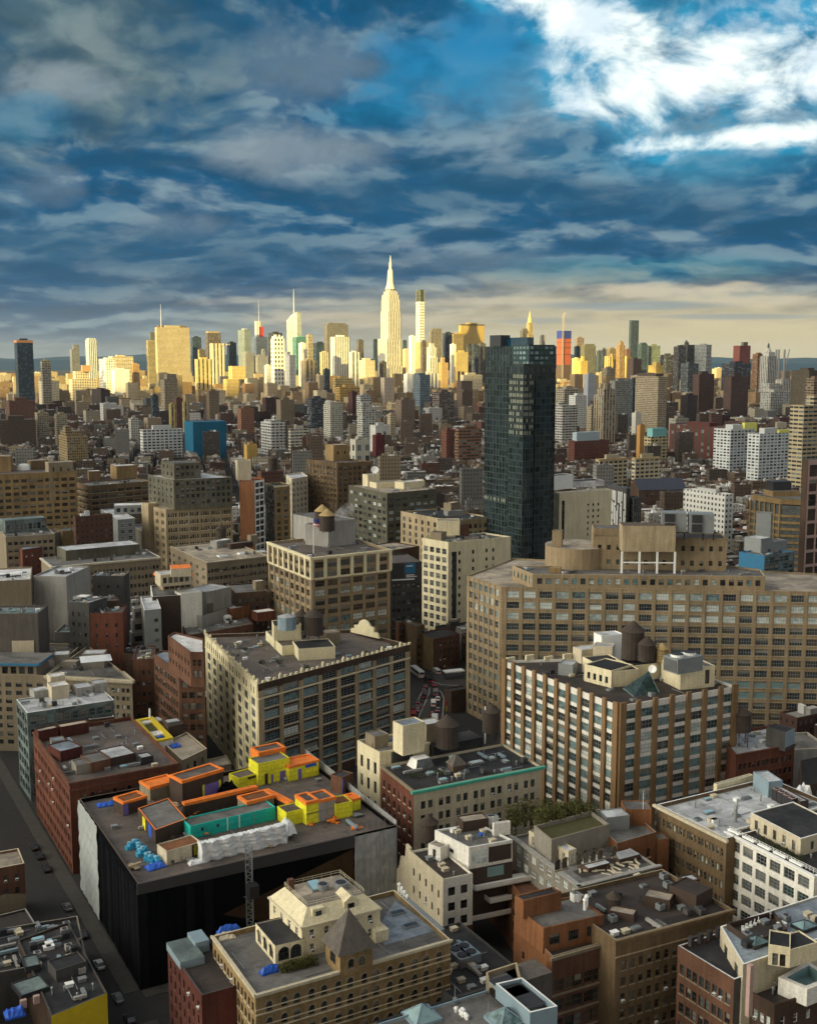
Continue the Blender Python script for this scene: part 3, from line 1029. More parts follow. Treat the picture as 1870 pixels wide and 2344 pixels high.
T(577, 611, 771, 4000, (.46, .50, .47), 'far_rib', 'media tower with a red sign, glass drums and a tall mast', .3, ((582, 600, 735, (.45, .45, .42)), (589, 603, 748, (.5, .06, .05))), mast=(592, 688))
T(598, 606, 800, 3800, (.5, .5, .5), 'far_glass', 'pale sliver of a tower under the red sign tower', .3)
T(612, 645, 762, 4300, DARK, 'far_rib', 'dark wide tower behind the white tower with a rounded top', .3)
T(618, 650, 775, 3000, WHITE, 'far_bold', 'white tower with a rounded crown and bold grid of windows', .3, ((621, 647, 769, None), (626, 642, 766, None)))
T(508, 545, 868, 2980, YEL, 'far_punch', 'squat sunlit yellow block right of the striped yellow tower', .3, ((520, 560, 838, None),))
T(575, 612, 815, 3300, (.27, .27, .28), 'far_punch', 'grey pair of towers left of the white rounded tower', .4)
T(604, 620, 836, 2950, WHITE, 'far_punch', 'small white lit block left of the white rounded tower', .4)
T(650, 676, 812, 3050, WHITE, 'far_punch', 'white sunlit block in front of the crystal tower', .5, ((652, 664, 805, None),))
T(668, 702, 772, 3500, (.16, .42, .32), 'far_glass', 'emerald green glass tower below the crystal tower', .3)
T(682, 700, 785, 3150, WHITE, 'far_punch', 'white lit block in front of the emerald green glass tower', .5)
T(700, 716, 766, 3100, (.42, .36, .24), 'far_rib', 'tall thin tower with pale bands between the green and navy towers', .35)
T(686, 724, 825, 2880, TAN, 'far_stripe', 'brown tower with pale stripes standing before the thin banded tower', .35)
T(715, 747, 785, 4200, NAVY, 'far_glass', 'navy blue tower left of the broad grey slab', .3)
T(731, 752, 806, 3100, CREAM, 'far_pier', 'sunlit cream tower left of the white fluted tower', .3)
T(741, 795, 742, 4000, (.20, .185, .16), 'far_dense', 'broad grey brown slab with a chamfered top', .15, ((746, 790, 739, None),))
T(755, 800, 771, 3300, WHITE, 'far_pier', 'white fluted tower standing before the broad grey slab', .25)
T(738, 755, 845, 2830, (.06, .07, .09), 'far_glass', 'dark slim tower beside the tan striped pair', .3)
T(797, 822, 806, 3000, WHITE, 'far_stripe', 'white tower with black vertical stripes', .3)
T(816, 832, 778, 4400, (.14, .12, .1), 'far_rib', 'dim open framed tower far behind the black striped white tower', .3)
T(822, 858, 825, 3200, CREAM, 'far_punch', 'sunlit cream mass left of the great spire tower', .4, ((828, 848, 820, None),))
T(854, 864, 777, 4100, NAVY, 'far_glass', 'thin navy tower just left of the great spire tower', .3)
T(761, 806, 866, 2860, YEL, 'far_wide', 'low sunlit yellow block with rows of arches below the fluted tower', .15)
T(765, 830, 886, 2800, (.52, .34, .10), 'far_wide', 'low deep yellow block below the arched yellow block', .2)
T(868, 885, 828, 3250, (.09, .08, .075), 'far_dense', 'dark block against the foot of the great spire tower', .3)
T(921, 931, 779, 4400, (.07, .10, .10), 'far_glass', 'dim green twin tower right of the great spire tower', .3)
T(918, 940, 800, 3500, CREAM, 'far_punch', 'cream low tower with a small dome right of the great spire tower', .4)
T(936, 951, 769, 3400, WHITE, 'far_blank', 'plain thin white tower left of the pencil tower', .4)
T(964, 976, 780, 3150, (.13, .10, .085), 'far_pier', 'slim dark brown tower right of the pencil tower', .3)
T(982, 1012, 757, 4000, (.25, .22, .17), 'far_pier', 'grey tan tower with a stepped top right of the pencil tower', .15, ((986, 1011, 752, None),))
T(1013, 1038, 762, 4100, NAVY, 'far_pier', 'deep navy tower between the grey tan and gold towers', .25)
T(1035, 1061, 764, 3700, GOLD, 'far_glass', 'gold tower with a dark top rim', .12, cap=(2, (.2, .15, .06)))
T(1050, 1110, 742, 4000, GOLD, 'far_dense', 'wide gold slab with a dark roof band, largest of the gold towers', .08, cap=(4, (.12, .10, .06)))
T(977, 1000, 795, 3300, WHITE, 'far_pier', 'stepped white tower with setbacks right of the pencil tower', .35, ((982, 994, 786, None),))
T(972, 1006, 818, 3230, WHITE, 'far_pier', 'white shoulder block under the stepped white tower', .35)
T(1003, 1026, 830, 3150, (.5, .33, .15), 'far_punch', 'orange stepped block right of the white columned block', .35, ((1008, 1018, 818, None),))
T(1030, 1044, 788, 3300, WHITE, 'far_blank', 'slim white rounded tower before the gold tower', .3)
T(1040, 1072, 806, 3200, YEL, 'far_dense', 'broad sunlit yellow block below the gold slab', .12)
T(1068, 1080, 788, 3500, DARK, 'far_pier', 'narrow black tower right of the broad yellow block', .3)
T(1080, 1096, 789, 3450, NAVY, 'far_pier', 'black tower with faint stripes below the gold slab', .3)
T(1095, 1112, 786, 3480, (.10, .085, .07), 'far_pier', 'dark brown tower half hidden by the near glass tower', .3)
T(964, 1004, 855, 2960, WHITE, 'far_stripe', 'white block fronted by tall dark columns', .1)
T(924, 944, 856, 2900, WHITE, 'far_blank', 'bright white cube right of the foot of the great spire tower', .4)
T(1050, 1105, 858, 2950, CREAM, 'far_punch', 'long low cream block left of the near glass tower', .2)
T(1046, 1082, 872, 2500, BRN, 'far_brick', 'brown brick block with two chimneys left of the near glass tower', .3, ((1048, 1053, 850, None), (1057, 1062, 858, None)))
T(1191, 1209, 757, 4200, (.13, .11, .09), 'far_pier', 'dark stepped tower left of the gold spire', .3, ((1195, 1206, 752, None),))
T(1236, 1248, 768, 4300, (.30, .27, .22), 'far_punch', 'small tan tower behind the right shoulder of the near glass tower', .3)
T(1317, 1338, 773, 4300, (.27, .20, .16), 'far_rib', 'brown tower right of the red wrapped construction tower', .2)
T(1315, 1330, 793, 4000, NAVY, 'far_glass', 'low navy tower below the brown tower', .3)
T(1330, 1366, 791, 3900, (.17, .16, .115), 'far_dense', 'olive grey tower with a rounded top right of the red wrapped tower', .2, ((1335, 1362, 787, None),))
T(1366, 1378, 803, 4100, (.12, .12, .12), 'far_glass', 'small grey tower right of the olive grey tower', .3)
T(1377, 1388, 800, 3800, (.05, .055, .09), 'far_glass', 'small dark domed tower left of the sunlit orange pair', .3, ((1380, 1385, 796, None),))
T(1387, 1415, 798, 4100, (.24, .19, .12), 'far_rib', 'tan tower behind the sunlit orange pair', .3)
T(1412, 1432, 790, 3700, (.36, .22, .09), 'far_pier', 'orange brick tower with a stepped pointed top', .3, ((1416, 1428, 783, None), (1418, 1425, 780, None)))
T(1441, 1464, 733, 4600, (.035, .045, .06), 'far_glass', 'tall plain black glass slab alone in the right half of the skyline', .15, bulk=False)
T(1430, 1443, 800, 4000, (.16, .09, .07), 'far_brick', 'dim red tower left of the tall black slab', .3)
T(1461, 1483, 787, 4000, (.05, .075, .08), 'far_glass', 'dark glass tower right of the tall black slab', .3, ((1465, 1480, 784, None),))
T(1482, 1514, 791, 4050, (.21, .25, .18), 'far_rib', 'green grey slab right of the tall black slab', .1)
T(1515, 1546, 812, 4100, (.05, .05, .052), 'far_rib', 'low dark block with an arched roof right of the green grey slab', .3)
T(1545, 1572, 793, 3300, (.075, .065, .06), 'far_pier', 'left part of the dark brick pair with pinnacles', .3)
T(1562, 1598, 789, 3350, (.08, .07, .065), 'far_pier', 'dark brick tower crowned by pinnacles', .3, ((1567, 1577, 783, None), (1569, 1573, 779, None)))
T(1598, 1630, 789, 3300, (.30, .31, .29), 'far_rib', 'slab with a dark left side and a blank pale right side', .58)
T(1563, 1602, 832, 2900, (.09, .10, .10), 'far_rib', 'low dark glass block below the dark brick pair', .3)
T(1683, 1722, 791, 3000, (.22, .075, .06), 'far_brick', 'tower wrapped in red netting at the right of the skyline', .25, ((1698, 1713, 783, (.14, .12, .1)),))
T(1661, 1725, 832, 2900, (.05, .05, .06), 'far_rib', 'dark broad block below the tower wrapped in red netting', .3)
T(1726, 1752, 810, 3200, (.26, .13, .06), 'far_rib', 'rust brown frame of a building left of the white lantern tower', .3)
T(1311, 1330, 820, 3600, YEL, 'far_punch', 'small sunlit yellow block right of the foot of the red wrapped tower', .5)
T(1318, 1346, 826, 3500, GOLD, 'far_punch', 'sunlit orange block right of the red wrapped tower', .4, ((1330, 1338, 815, None),))
T(1386, 1406, 815, 3700, GOLD, 'far_stripe', 'sunlit orange pair of slim towers', .4, ((1398, 1405, 810, None),))
T(1424, 1446, 817, 3800, GOLD, 'far_blank', 'sunlit yellow cube below the tall black slab', .5)
T(1488, 1520, 836, 3700, GOLD, 'far_punch', 'low sunlit yellow block with setbacks below the green grey slab', .4, ((1496, 1512, 828, None),))
T(1380, 1410, 842, 3300, TAN, 'far_wide', 'low tan block below the sunlit orange pair', .3)
T(1440, 1470, 822, 3000, (.12, .085, .065), 'far_brick', 'dim brown block below the tall black slab', .3)
T(1338, 1364, 857, 2600, (.30, .32, .35), 'far_blank', 'pale block with a dark slanting stripe below the olive grey tower', .3)

# the great spire tower
def spire_tower():
    Y = 3485
    t = thing('spire_skyscraper', atY(891, 815, Y) * 1.0, 'tallest cream stepped skyscraper with a tapering spire, centre of the skyline', 'skyscraper')
    t.location.z = 0; WL[t.name] = Vector((t.location.x, t.location.y, 0))
    col = (.68, .64, .52)
    prev = 0

    def tier(nm, x0, x1, yt, Yd, ls=.42, z0=0, fac='far_pier'):
        p, z = box_at(x0, x1, yt, Yd, ls)
        mb = MB(); mb.prism(p, z0, z, 0, 0, col); mb.build(nm, fac, t)
        if z0 == 0:
            FOOT.append([(a[0], a[1]) for a in p])
        return z, p
    tier('base', 864, 924, 872, Y - 40)
    tier('base', 866, 921, 838, Y - 25)
    tier('shaft', 864, 919, 775, Y)
    tier('shaft', 870, 917, 712, Y + 5)
    z, p = tier('shaft', 872, 915, 685, Y + 10)
    c = (p[0] + p[2]) / 2
    for k, (a0, a1, y) in enumerate(((874, 913, 674), (878, 909, 667), (882, 905, 661))):
        tier('crown', a0, a1, y, Y + 18 + 6 * k, .42, z - 3)
    mb = MB()
    P = [(662, 11), (655, 9), (648, 7.2), (640, 6.6), (622, 5.6), (617, 4.6), (615, 3.0), (600, 2.6), (598, 1.6), (584, .4)]
    for (ya, ra), (yb, rb) in zip(P, P[1:]):
        za, zb = atY(891, ya, Y + 30).z, atY(891, yb, Y + 30).z
        mb.cyl(c.x, c.y, za, zb, ra * 1.45, rb * 1.45, 8, 0, None, (.62, .58, .46))
    mb.build('spire', 'city_plain', t)


def pencil_tower():
    Y = 4700
    p, z = box_at(952, 972, 690, Y, .45)
    t = thing('pencil_tower', p[0], 'pencil thin white tower with an unfinished, shade darkened top right of the great spire tower', 'skyscraper')
    mb = MB(); mb.prism(p, 0, z, 0, 0, (.68, .66, .56)); mb.build('wall', 'far_bold', t)
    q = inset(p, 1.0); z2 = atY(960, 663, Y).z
    mb = MB(); mb.prism(q, z, z2, 0, 0, (.075, .085, .06)); mb.build('open_frame', 'far_bold', t)  # cloud shade over the top put into its dark colour
    mb = MB()
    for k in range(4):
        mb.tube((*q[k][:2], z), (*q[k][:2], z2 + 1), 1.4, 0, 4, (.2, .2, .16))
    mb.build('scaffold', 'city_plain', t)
    p, z = box_at(949, 982, 783, Y - 60, .4)
    mb = MB(); mb.prism(p, 0, z, 0, 0, YEL); mb.build('base', 'far_pier', t)


def crystal_tower():
    Y = 3900
    p, z = box_at(651, 690, 735, Y, .75)
    t = thing('crystal_tower', p[0], 'pale crystal shaped glass tower with a slanted top and a needle spire', 'skyscraper')
    zl, zr = atY(655, 733, Y).z, atY(688, 714, Y).z
    zz = [zr, zr * .995, zr * .97, zl]
    mb = MB(); c = (.52, .56, .52)
    for i in range(4):
        j = (i + 1) % 4
        mb.q([(*p[i][:2], 0), (*p[j][:2], 0), (*p[j][:2], zz[j]), (*p[i][:2], zz[i])], 0, c)
    mb.build('wall', 'far_rib', t)
    mb = MB(); mb.q([(*p[i][:2], zz[i]) for i in range(4)], 0, c); mb.build('roof', 'city_roof', t)
    m = (p[0] + p[2]) / 2; top = atY(676, 660, Y)
    mb = MB(); mb.tube((m.x, m.y, zl - 10), (m.x, m.y, top.z), 2.6, 0, 6, (.6, .62, .6), .4); mb.build('spire', 'city_plain', t)


def gold_spire():
    Y = 4200
    p, z = box_at(1201, 1222, 765, Y, .4)
    t = thing('art_deco_tower', p[0], 'gold tower with a sunburst crown and needle, right of centre beyond the near glass tower', 'skyscraper')
    mb = MB(); mb.prism(p, 0, z, 0, 0, (.42, .33, .16)); mb.build('wall', 'far_pier', t)
    q, z2 = box_at(1206, 1220, 738, Y + 8, .4)
    mb = MB(); mb.prism(q, z - 2, z2, 0, 0, (.5, .38, .15)); mb.build('shaft', 'far_pier', t)
    c = (q[0] + q[2]) / 2
    mb = MB()
    P = [(738, 8), (730, 6.6), (724, 4.4), (719, 2), (711, .3)]
    for (ya, ra), (yb, rb) in zip(P, P[1:]):
        mb.cyl(c.x, c.y, atY(1213, ya, Y).z, atY(1213, yb, Y).z, ra, rb, 8, 0, None, (.62, .48, .16))
    mb.build('crown', 'city_plain', t)


def red_wrapped():
    Y = 3900
    p, z = box_at(1277, 1308, 775, Y, .35)
    t = thing('construction_tower', p[0], 'construction tower wrapped in red and orange netting under a blue crown, with a crane mast', 'skyscraper')
    mb = MB(); mb.prism(p, 0, z, 0, 0, (.36, .09, .05)); mb.build('netting', 'city_plain', t)
    mb = MB(); mb.prism(inset(p, -.6), z, atY(1292, 757, Y).z, 0, 0, (.03, .05, .22)); mb.build('crown_netting', 'city_plain', t)
    mb = MB()
    for y in (785, 797, 812):
        zz = atY(1292, y, Y).z
        mb.prism(inset(p, -.7), zz, zz + 2.5, 0, 0, (.12, .05, .04))
    q, zb = box_at(1277, 1308, 835, Y - 3, .35)
    mb.prism(inset(q, -1), 0, zb, 0, 0, (.10, .07, .06))
    mb.build('floor_edge', 'city_plain', t)
    m = p[0] * .7 + p[2] * .3
    mb = MB()
    zt = atY(1292, 717, Y).z
    for dx in (-2, 2):
        mb.tube((p[0].x + dx, p[0].y - 4, 0), (p[0].x + dx, p[0].y - 4, zt), 1.0, 0, 4, (.30, .26, .2))
    for k in range(40):
        zz = zt * k / 40
        mb.tube((p[0].x - 2, p[0].y - 4, zz), (p[0].x + 2, p[0].y - 4, zz + zt / 40), .6, 0, 4, (.3, .26, .2))
    mb.build('mast', 'city_plain', t)
    mb = MB(); mb.tube((p[0].x - 4, p[0].y - 4, zt - 18), (p[0].x + 7, p[0].y - 4, zt + 4), 1.2, 0, 4, (.35, .33, .28)); mb.build('crane_arm', 'city_plain', t)


def lantern_tower():
    Y = 2750
    p, z = box_at(1745, 1780, 815, Y, .35)
    t = thing('lantern_tower', p[0], 'pale stone tower topped by a stepped temple and lantern at the right', 'tower')
    c_ = (.40, .39, .35)
    mb = MB(); mb.prism(p, 0, z, 0, 0, c_); mb.build('shaft', 'far_pier', t)
    FOOT.append([(a[0], a[1]) for a in p])
    c = (p[0] + p[2]) / 2
    z2 = atY(1762, 800, Y).z
    q, _ = box_at(1750, 1776, 806, Y + 6, .35)
    mb = MB(); mb.prism(q, z, atY(1762, 806, Y).z, 0, 0, c_)
    mb.cyl(c.x, c.y, atY(1762, 806, Y).z, atY(1762, 797, Y).z, 9, 4, 8, 0, None, c_); mb.build('temple', 'city_plain', t)
    mb = MB(); mb.cyl(c.x, c.y, atY(1762, 797, Y).z, atY(1762, 789, Y).z, 2.6, 2.6, 8, 0, None, (.08, .09, .09))
    mb.cyl(c.x, c.y, atY(1762, 789, Y).z, atY(1762, 784, Y).z, 2.2, .4, 8, 0, None, (.08, .09, .09)); mb.build('lantern', 'city_plain', t)
    p, z = box_at(1782, 1824, 868, Y - 60, .2)
    mb = MB(); mb.prism(p, 0, z, 0, 0, c_); mb.build('wing', 'far_pier', t)
    p, z = box_at(1748, 1790, 878, Y - 80, .3)
    mb = MB(); mb.prism(p, 0, z, 0, 0, c_); mb.build('wing', 'far_lightgrid', t)
    for k, x in enumerate((1776, 1782, 1795, 1798)):
        a, b = atY(x, 832, Y + 300), atY(x - (k == 3) * 4 + (k == 3) * 12, 800, Y + 300)
        s = thing('chimney_stack' if k < 3 else 'crane', (a.x, a.y, 0), ('thin power station stack nearest the pale lantern tower', 'second thin power station stack beside the pale lantern tower',
                                                 'third thin stack, farthest right of the lantern tower', 'tilted crane jib beside the thin stacks right of the lantern tower')[k], 'chimney' if k < 3 else 'crane')
        mb = MB(); mb.tube((a.x, a.y, 0) if k < 3 else (a.x, a.y, a.z - 3), b, 2.6 if k < 3 else 1.5, 0, 6, (.30, .30, .29))
        mb.build('shaft' if k < 3 else 'jib', 'city_plain', s)
        if k == 3:
            mb = MB(); mb.tube((a.x, a.y, 0), (a.x, a.y, a.z), 1.5, 0, 4, (.2, .2, .2)); mb.build('mast', 'city_plain', s)


spire_tower(); pencil_tower(); crystal_tower(); gold_spire(); red_wrapped(); lantern_tower()
# ------------------------------------------------------------------ the near buildings
GD = ('glass_dark', 'glass_dark', 'glass_dark', 'glass_grey')
GT = ('glass_dark', 'glass_teal', 'glass_dark', 'glass_teal', 'glass_pale')
GB_ = ('glass_dark', 'glass_brown', 'glass_brown', 'glass_grey')
d_ = dict

# tan building with arched windows and a pyramid turret, bottom centre
pts = LFR((487, 2142), (585, 2277), (1031, 2150), 24)
arch_f = d_(st='arch', nb=7, per=2, w=1.25, h=2.0, gap=1.75, fh=3.25, top=1.5, side=1.4, nz=2, sill=True, trim='stone_beige', fr='trim_dark', gl=GD, vo=.35,
            band_every=[(1.1, .22, .10, 'stone_pale'), (2.05, .26, .18, 'stone_pale')])
ARCH = bld('arched_loft_building', 'tan brick building with rows of paired arched windows and a slate pyramid turret, bottom centre', pts, 24, 'brick_gold', 'roof_grey',
           {0: arch_f, 3: d_(nb=6, per=2, w=1.1, h=1.8, gap=.9, fh=3.25, top=1.6, sill=True, trim='stone_pale', gl=GD)}, 1.0, 'stone_pale',
           [((0, 3), .45, .35, 'stone_pale', 0)])
P = ARCH
tw = LFR((745, 2150), (778.5, 2184), (853, 2164), 27.6)
TUR = bld('turret', '', tw, 27.6, 'brick_gold', 'slate', {0: d_(st='arch', nb=2, w=1.25, h=1.9, fh=3.3, top=.9, side=1.2, sill=True, trim='stone_beige', gl=GD, nf=1), 3: d_(nb=1, w=2.4, h=2.2, fh=3, top=.8, nf=1, gl=GD)},
          0.0, parent=P.root, z0=23.0, roofname='turret_ceiling')
mb = MB()
q = inset(tw, -.7); c = (tw[0] + tw[2]) / 2; ap = Vector((c.x, c.y, atY(797, 2079, c.y).z))
for i in range(4):
    mb.q([(*q[i][:2], 27.4), (*q[(i + 1) % 4][:2], 27.4), tuple(ap)])
mb.q([(*k[:2], 27.4) for k in q[::-1]])
mb.build('pyramid_roof', 'slate', P.root)
mb = MB(); mb.cyl(c.x, c.y, ap.z - .4, ap.z + 1.2, .14, .02, 6); mb.build('finial', 'metal_dark', P.root)
cr = d_(nb=5, w=1.1, h=1.7, fh=2.9, top=.5, bot=0, fr='metal_white', gl=GD)
PH = bld('penthouse', '', LFR((617, 2053), (691, 2122), (870, 2078), 29.4), 29.4, 'stucco_cream', 'stucco_cream', {0: cr, 3: d_(cr, nb=4)}, 0.0, None, [((0, 1, 2, 3), .35, .3, 'trim_cream', 0)], 23.0, parent=P.root)
q0 = LFR((617, 2053), (691, 2122), (870, 2078), 29.4); q1 = inset(q0, 2.3)
mb = MB()
for i in range(4):
    j = (i + 1) % 4
    mb.q([(*q0[i][:2], 29.42), (*q0[j][:2], 29.42), (*q1[j][:2], 32.0), (*q1[i][:2], 32.0)])
mb.q([(*k[:2], 32.0) for k in q1], 1)
mb.build('mansard_roof', ['stucco_cream', 'roof_tan'], P.root)
for k, (s_, t_, w_) in enumerate(((.16, .0, 2.6), (.56, .0, 3.0))):    # dormers in the mansard
    o = q0[0].lerp(q0[1], s_) + GB * .9
    o.z = 29.3
    mb = MB()
    mb.box(o, GA * w_, GB * 4.5, 2.6, 0)
    if k:
        a, b = o + Vector((0, 0, 2.6)), o + GA * w_ + Vector((0, 0, 2.6)); m_ = (a + b) / 2 + Vector((0, 0, 1.1))
        mb.q([a, b, m_]); mb.q([a - GB * .1, m_ - GB * .1, m_ + GB * 4.5, a + GB * 4.5]); mb.q([m_ - GB * .1, b - GB * .1, b + GB * 4.5, m_ + GB * 4.5])
    mb.box(o + GA * w_ * .25 - GB * .06 + Vector((0, 0, .5)), GA * w_ * .5, GB * .05, 1.6, 1, bottom=True)
    mb.build('dormer', ['stucco_cream', 'glass_dark'], P.root)
mb = MB()
for i in range(4):
    a, b = Vector((*q1[i][:2], 32.0)), Vector((*q1[(i + 1) % 4][:2], 32.0))
    n = max(2, int((b - a).length / 2))
    for k in range(n):
        p = a.lerp(b, k / n); mb.tube(p, p + Vector((0, 0, 1)), .04, 0, 4)
    for zz in (.55, 1.0):
        mb.tube(a + Vector((0, 0, zz)), b + Vector((0, 0, zz)), .04, 0, 4)
mb.build('railing', 'trim_cream', P.root)
for (x, y, n_, r_) in ((0.78, .45, 'fan', 1.5), (.5, .55, 'fan', 1.2)):
    p = q1[0].lerp(q1[1], x).lerp(q1[3].lerp(q1[2], x), y)
    mb = MB(); mb.cyl(p.x, p.y, 32.0, 33.2, r_, r_, 14, 0); mb.cyl(p.x, p.y, 33.2, 33.3, r_ * .75, r_ * .7, 12, 1)
    tag(mb.build('cooling_fan', ['metal_grey', 'metal_dark'], loc=(p.x, p.y, 32)), ('large' if r_ > 1.3 else 'smaller') + ' round grey cooling fan on the cream penthouse of the turret building', 'fan')
p = q1[0].lerp(q1[1], .30).lerp(q1[3].lerp(q1[2], .30), .5); p.z = 32.0
mb = MB(); mb.box(p, GA * 2.6, GB * 3.4, .5, 0); mb.q([p + Vector((0, 0, .55)) + GA * .2 + GB * .2, p + GA * 2.4 + GB * .2 + Vector((0, 0, .55)), p + GA * 2.4 + GB * 3.2 + Vector((0, 0, 1.1)), p + GA * .2 + GB * 3.2 + Vector((0, 0, 1.1))], 1)
mb.build('skylight', ['metal_grey', 'sky_pane'], P.root)
mb = MB(); p = q1[0].lerp(q1[3], .8); mb.box(Vector((p.x, p.y, 29)), GA * 1.2, GB * 1.0, 5.2, 0); mb.build('chimney', 'brick_umber', P.root)
SUN_ = bld('sunroom', '', LFR((585, 2112), (630, 2165), (697, 2149), 27.0), 27.0, 'stucco_cream', 'roof_black',
           {0: d_(st='arch', nb=2, w=2.3, h=2.9, fh=3.5, top=.3, bot=0, side=.5, gl=GD, nx=2, trim='trim_cream', rd=.25), 3: d_(st='arch', nb=3, w=2.0, h=2.9, fh=3.5, top=.3, bot=0, side=.5, gl=GD, trim='trim_cream')}, .2, 'metal_dark', None, 23.0, parent=P.root)
mb = MB(); o = at(860, 2160, 23.0); mb.box(o, GA * 3, GB * 4, 2.4, 0); mb.build('stair_bulkhead', 'stucco_cream', P.root)
for (x, y) in ((910, 2092), (940, 2121)):
    o = at(x, y, 23.01); mb = MB(); mb.cbox(o.x, o.y, 23.01, 3.2, 1.5, .5, 29, 0); mb.cbox(o.x, o.y, 23.51, 2.9, 1.2, .08, 29, 1); mb.build('skylight', ['metal_grey', 'glass_dark'], P.root)
mb = MB(); a, b = at(918, 2060, 23.0), at(1008, 2140, 23.0); mb.box(a, (b - a), Vector((.9, .9, 0)), .9, 0); mb.build('duct', 'metal_grey', P.root)
rr = bld('roof_surface', '', [k for k in (at(868, 2120, 23), at(880, 2165, 23), at(1000, 2130, 23), at(905, 2062, 23))], 23.06, 'roof_blue', 'roof_blue', None, 0, None, None, 23.0, parent=P.root)
for k in range(4):
    o = at(914 + 6 * k, 2050 + 5 * k, 23); mb = MB(); mb.cyl(o.x, o.y, 23, 25.6 - .4 * k, .3, .3, 8); mb.cyl(o.x, o.y, 25.6 - .4 * k, 26 - .4 * k, .45, .2, 8); mb.build('vent_pipe', 'metal_white', P.root)
clutter(P, 3, 8, 'vp')
a, b = at(646, 2226, 23.0), at(722, 2206, 23.0)
boxes = [tuple(a.lerp(b, (k + .5) / 7) + Vector((0, 0, .9))) + (1.3, 1.0, 1.1) for k in range(7)]
tag(leaf_mass('hedge', 'lawn_leaf', boxes, 420, .16, 7, loc=a), 'clipped dark green hedge along the terrace of the turret building', 'hedge')


def tarp(px0, px1, z, depth, h, mat, label, cat='tarp', seed=1, name='tarp'):
    a, b = at(*px0, z), at(*px1, z)
    u = b - a; v = Vector((-u.y, u.x, 0)).normalized() * depth
    r = random.Random(seed); mb = MB(); n = 7
    hs = [[h * (.55 + .45 * r.random()) * (0.35 if i in (0, n) or j in (0, 4) else 1) for j in range(5)] for i in range(n + 1)]
    for i in range(n):
        for j in range(4):
            pt = lambda I, J: a + u * (I / n) + v * (J / 4) + Vector((0, 0, .01 + hs[I][J]))
            mb.q([pt(i, j), pt(i + 1, j), pt(i + 1, j + 1), pt(i, j + 1)])
    for i in range(n):
        mb.q([a + u * (i / n), a + u * ((i + 1) / n), a + u * ((i + 1) / n) + Vector((0, 0, .01 + hs[i + 1][0])), a + u * (i / n) + Vector((0, 0, .01 + hs[i][0]))])
    for j in range(4):
        mb.q([a + v * (j / 4) + Vector((0, 0, .01 + hs[0][j])), a + v * ((j + 1) / 4) + Vector((0, 0, .01 + hs[0][j + 1])), a + v * ((j + 1) / 4), a + v * (j / 4)])
    return tag(mb.build(name, mat, smooth=False, loc=a), label, cat)


tarp((601, 2236), (645, 2222), 23.0, 1.6, 1.5, 'tarp_blue', 'blue tarp over a stand at the front corner of the turret building terrace')
tarp((500, 2143), (552, 2132), 23.0, 1.4, 1.8, 'tarp_blue', 'long blue tarp at the back left corner of the turret building roof')
tarp((502, 2156), (541, 2148), 23.0, 3.0, .9, 'stone_pale', 'heap of pale sheeting beside the long blue tarp', 'sheeting')

# dark red neighbour
pts = LFR((384, 2168), (462, 2278), 8.6, 20.5)
B = bld('red_brick_walkup', 'narrow dark red brick building against the left side of the turret building', pts, 20.5, 'brick_darkred', 'roof_darkbrown',
        {3: d_(nb=7, w=1.0, h=1.7, fh=3.1, top=1.5, sill=True, trim='brick_umber', gl=GD)}, .9, 'concrete_dark')
mb = MB(); q = at(425, 2190, 19.6); mb.cbox(q.x, q.y, 19.61, 5, 9, 1.6, 29, 0, 1); mb.build('glass_roof', ['metal_blue', 'roof_teal'], B.root)
mb = MB(); q = at(455, 2168, 19.6); mb.cbox(q.x, q.y, 19.61, 3, 5, 2.4, 29, 0); mb.build('bulkhead', 'metal_blue', B.root)

# building under reconstruction, draped in netting
pts = LFR((182, 1828), (316, 2023), (907, 1889), 25)
CON = bld('draped_construction_building', 'building wrapped in black and grey netting with yellow, orange and teal rooftop works', pts, 25, 'netting_black', 'roof_brown', None, 1.1, 'trim_brown')
P = CON
zr = P.zr


def on_wall(B, p, q, polys, name, mat, d=.25):
    u = Vector((q[0] - p[0], q[1] - p[1], 0)); W = u.length; u.normalize(); n = Vector((u.y, -u.x, 0))
    mb = MB()
    for poly in polys:
        f = [Vector((p[0], p[1], 0)) + u * (s * W) + n * d + Vector((0, 0, z)) for s, z in poly]
        mb.q(f)
        for i in range(len(f)):
            j = (i + 1) % len(f)
            mb.q([f[j], f[i], f[i] - n * (d - .02), f[j] - n * (d - .02)])
    return mb.build(name, mat, B.root)




def net_wall(p, q, s0, s1, z1, mat, seed):
    """hanging scaffold netting with folds between the ties"""
    u = q - p; W = u.length; u = u.normalized(); n = Vector((u.y, -u.x, 0)); r = random.Random(seed); mb = MB()
    nx, nz = int(W * (s1 - s0) / .55), 24
    A = [r.uniform(-.12, .12) for _ in range(nx + 1)]; Bz = [r.uniform(-.1, .1) for _ in range(nz + 1)]
    pt = lambda i, j: Vector((p[0], p[1], 0)) + u * (W * (s0 + (s1 - s0) * i / nx)) + n * (.3 + A[i] + Bz[j] * .6 + .12 * math.sin(j * 3.14 / 2) * math.cos(i * .9) + .05 * math.sin(i * 2.6 + j)) + Vector((0, 0, z1 * j / nz))
    for i in range(nx):
        for j in range(nz):
            mb.q([pt(i, j), pt(i + 1, j), pt(i + 1, j + 1), pt(i, j + 1)])
    mb.build('netting_strip', mat, CON.root, smooth=True)


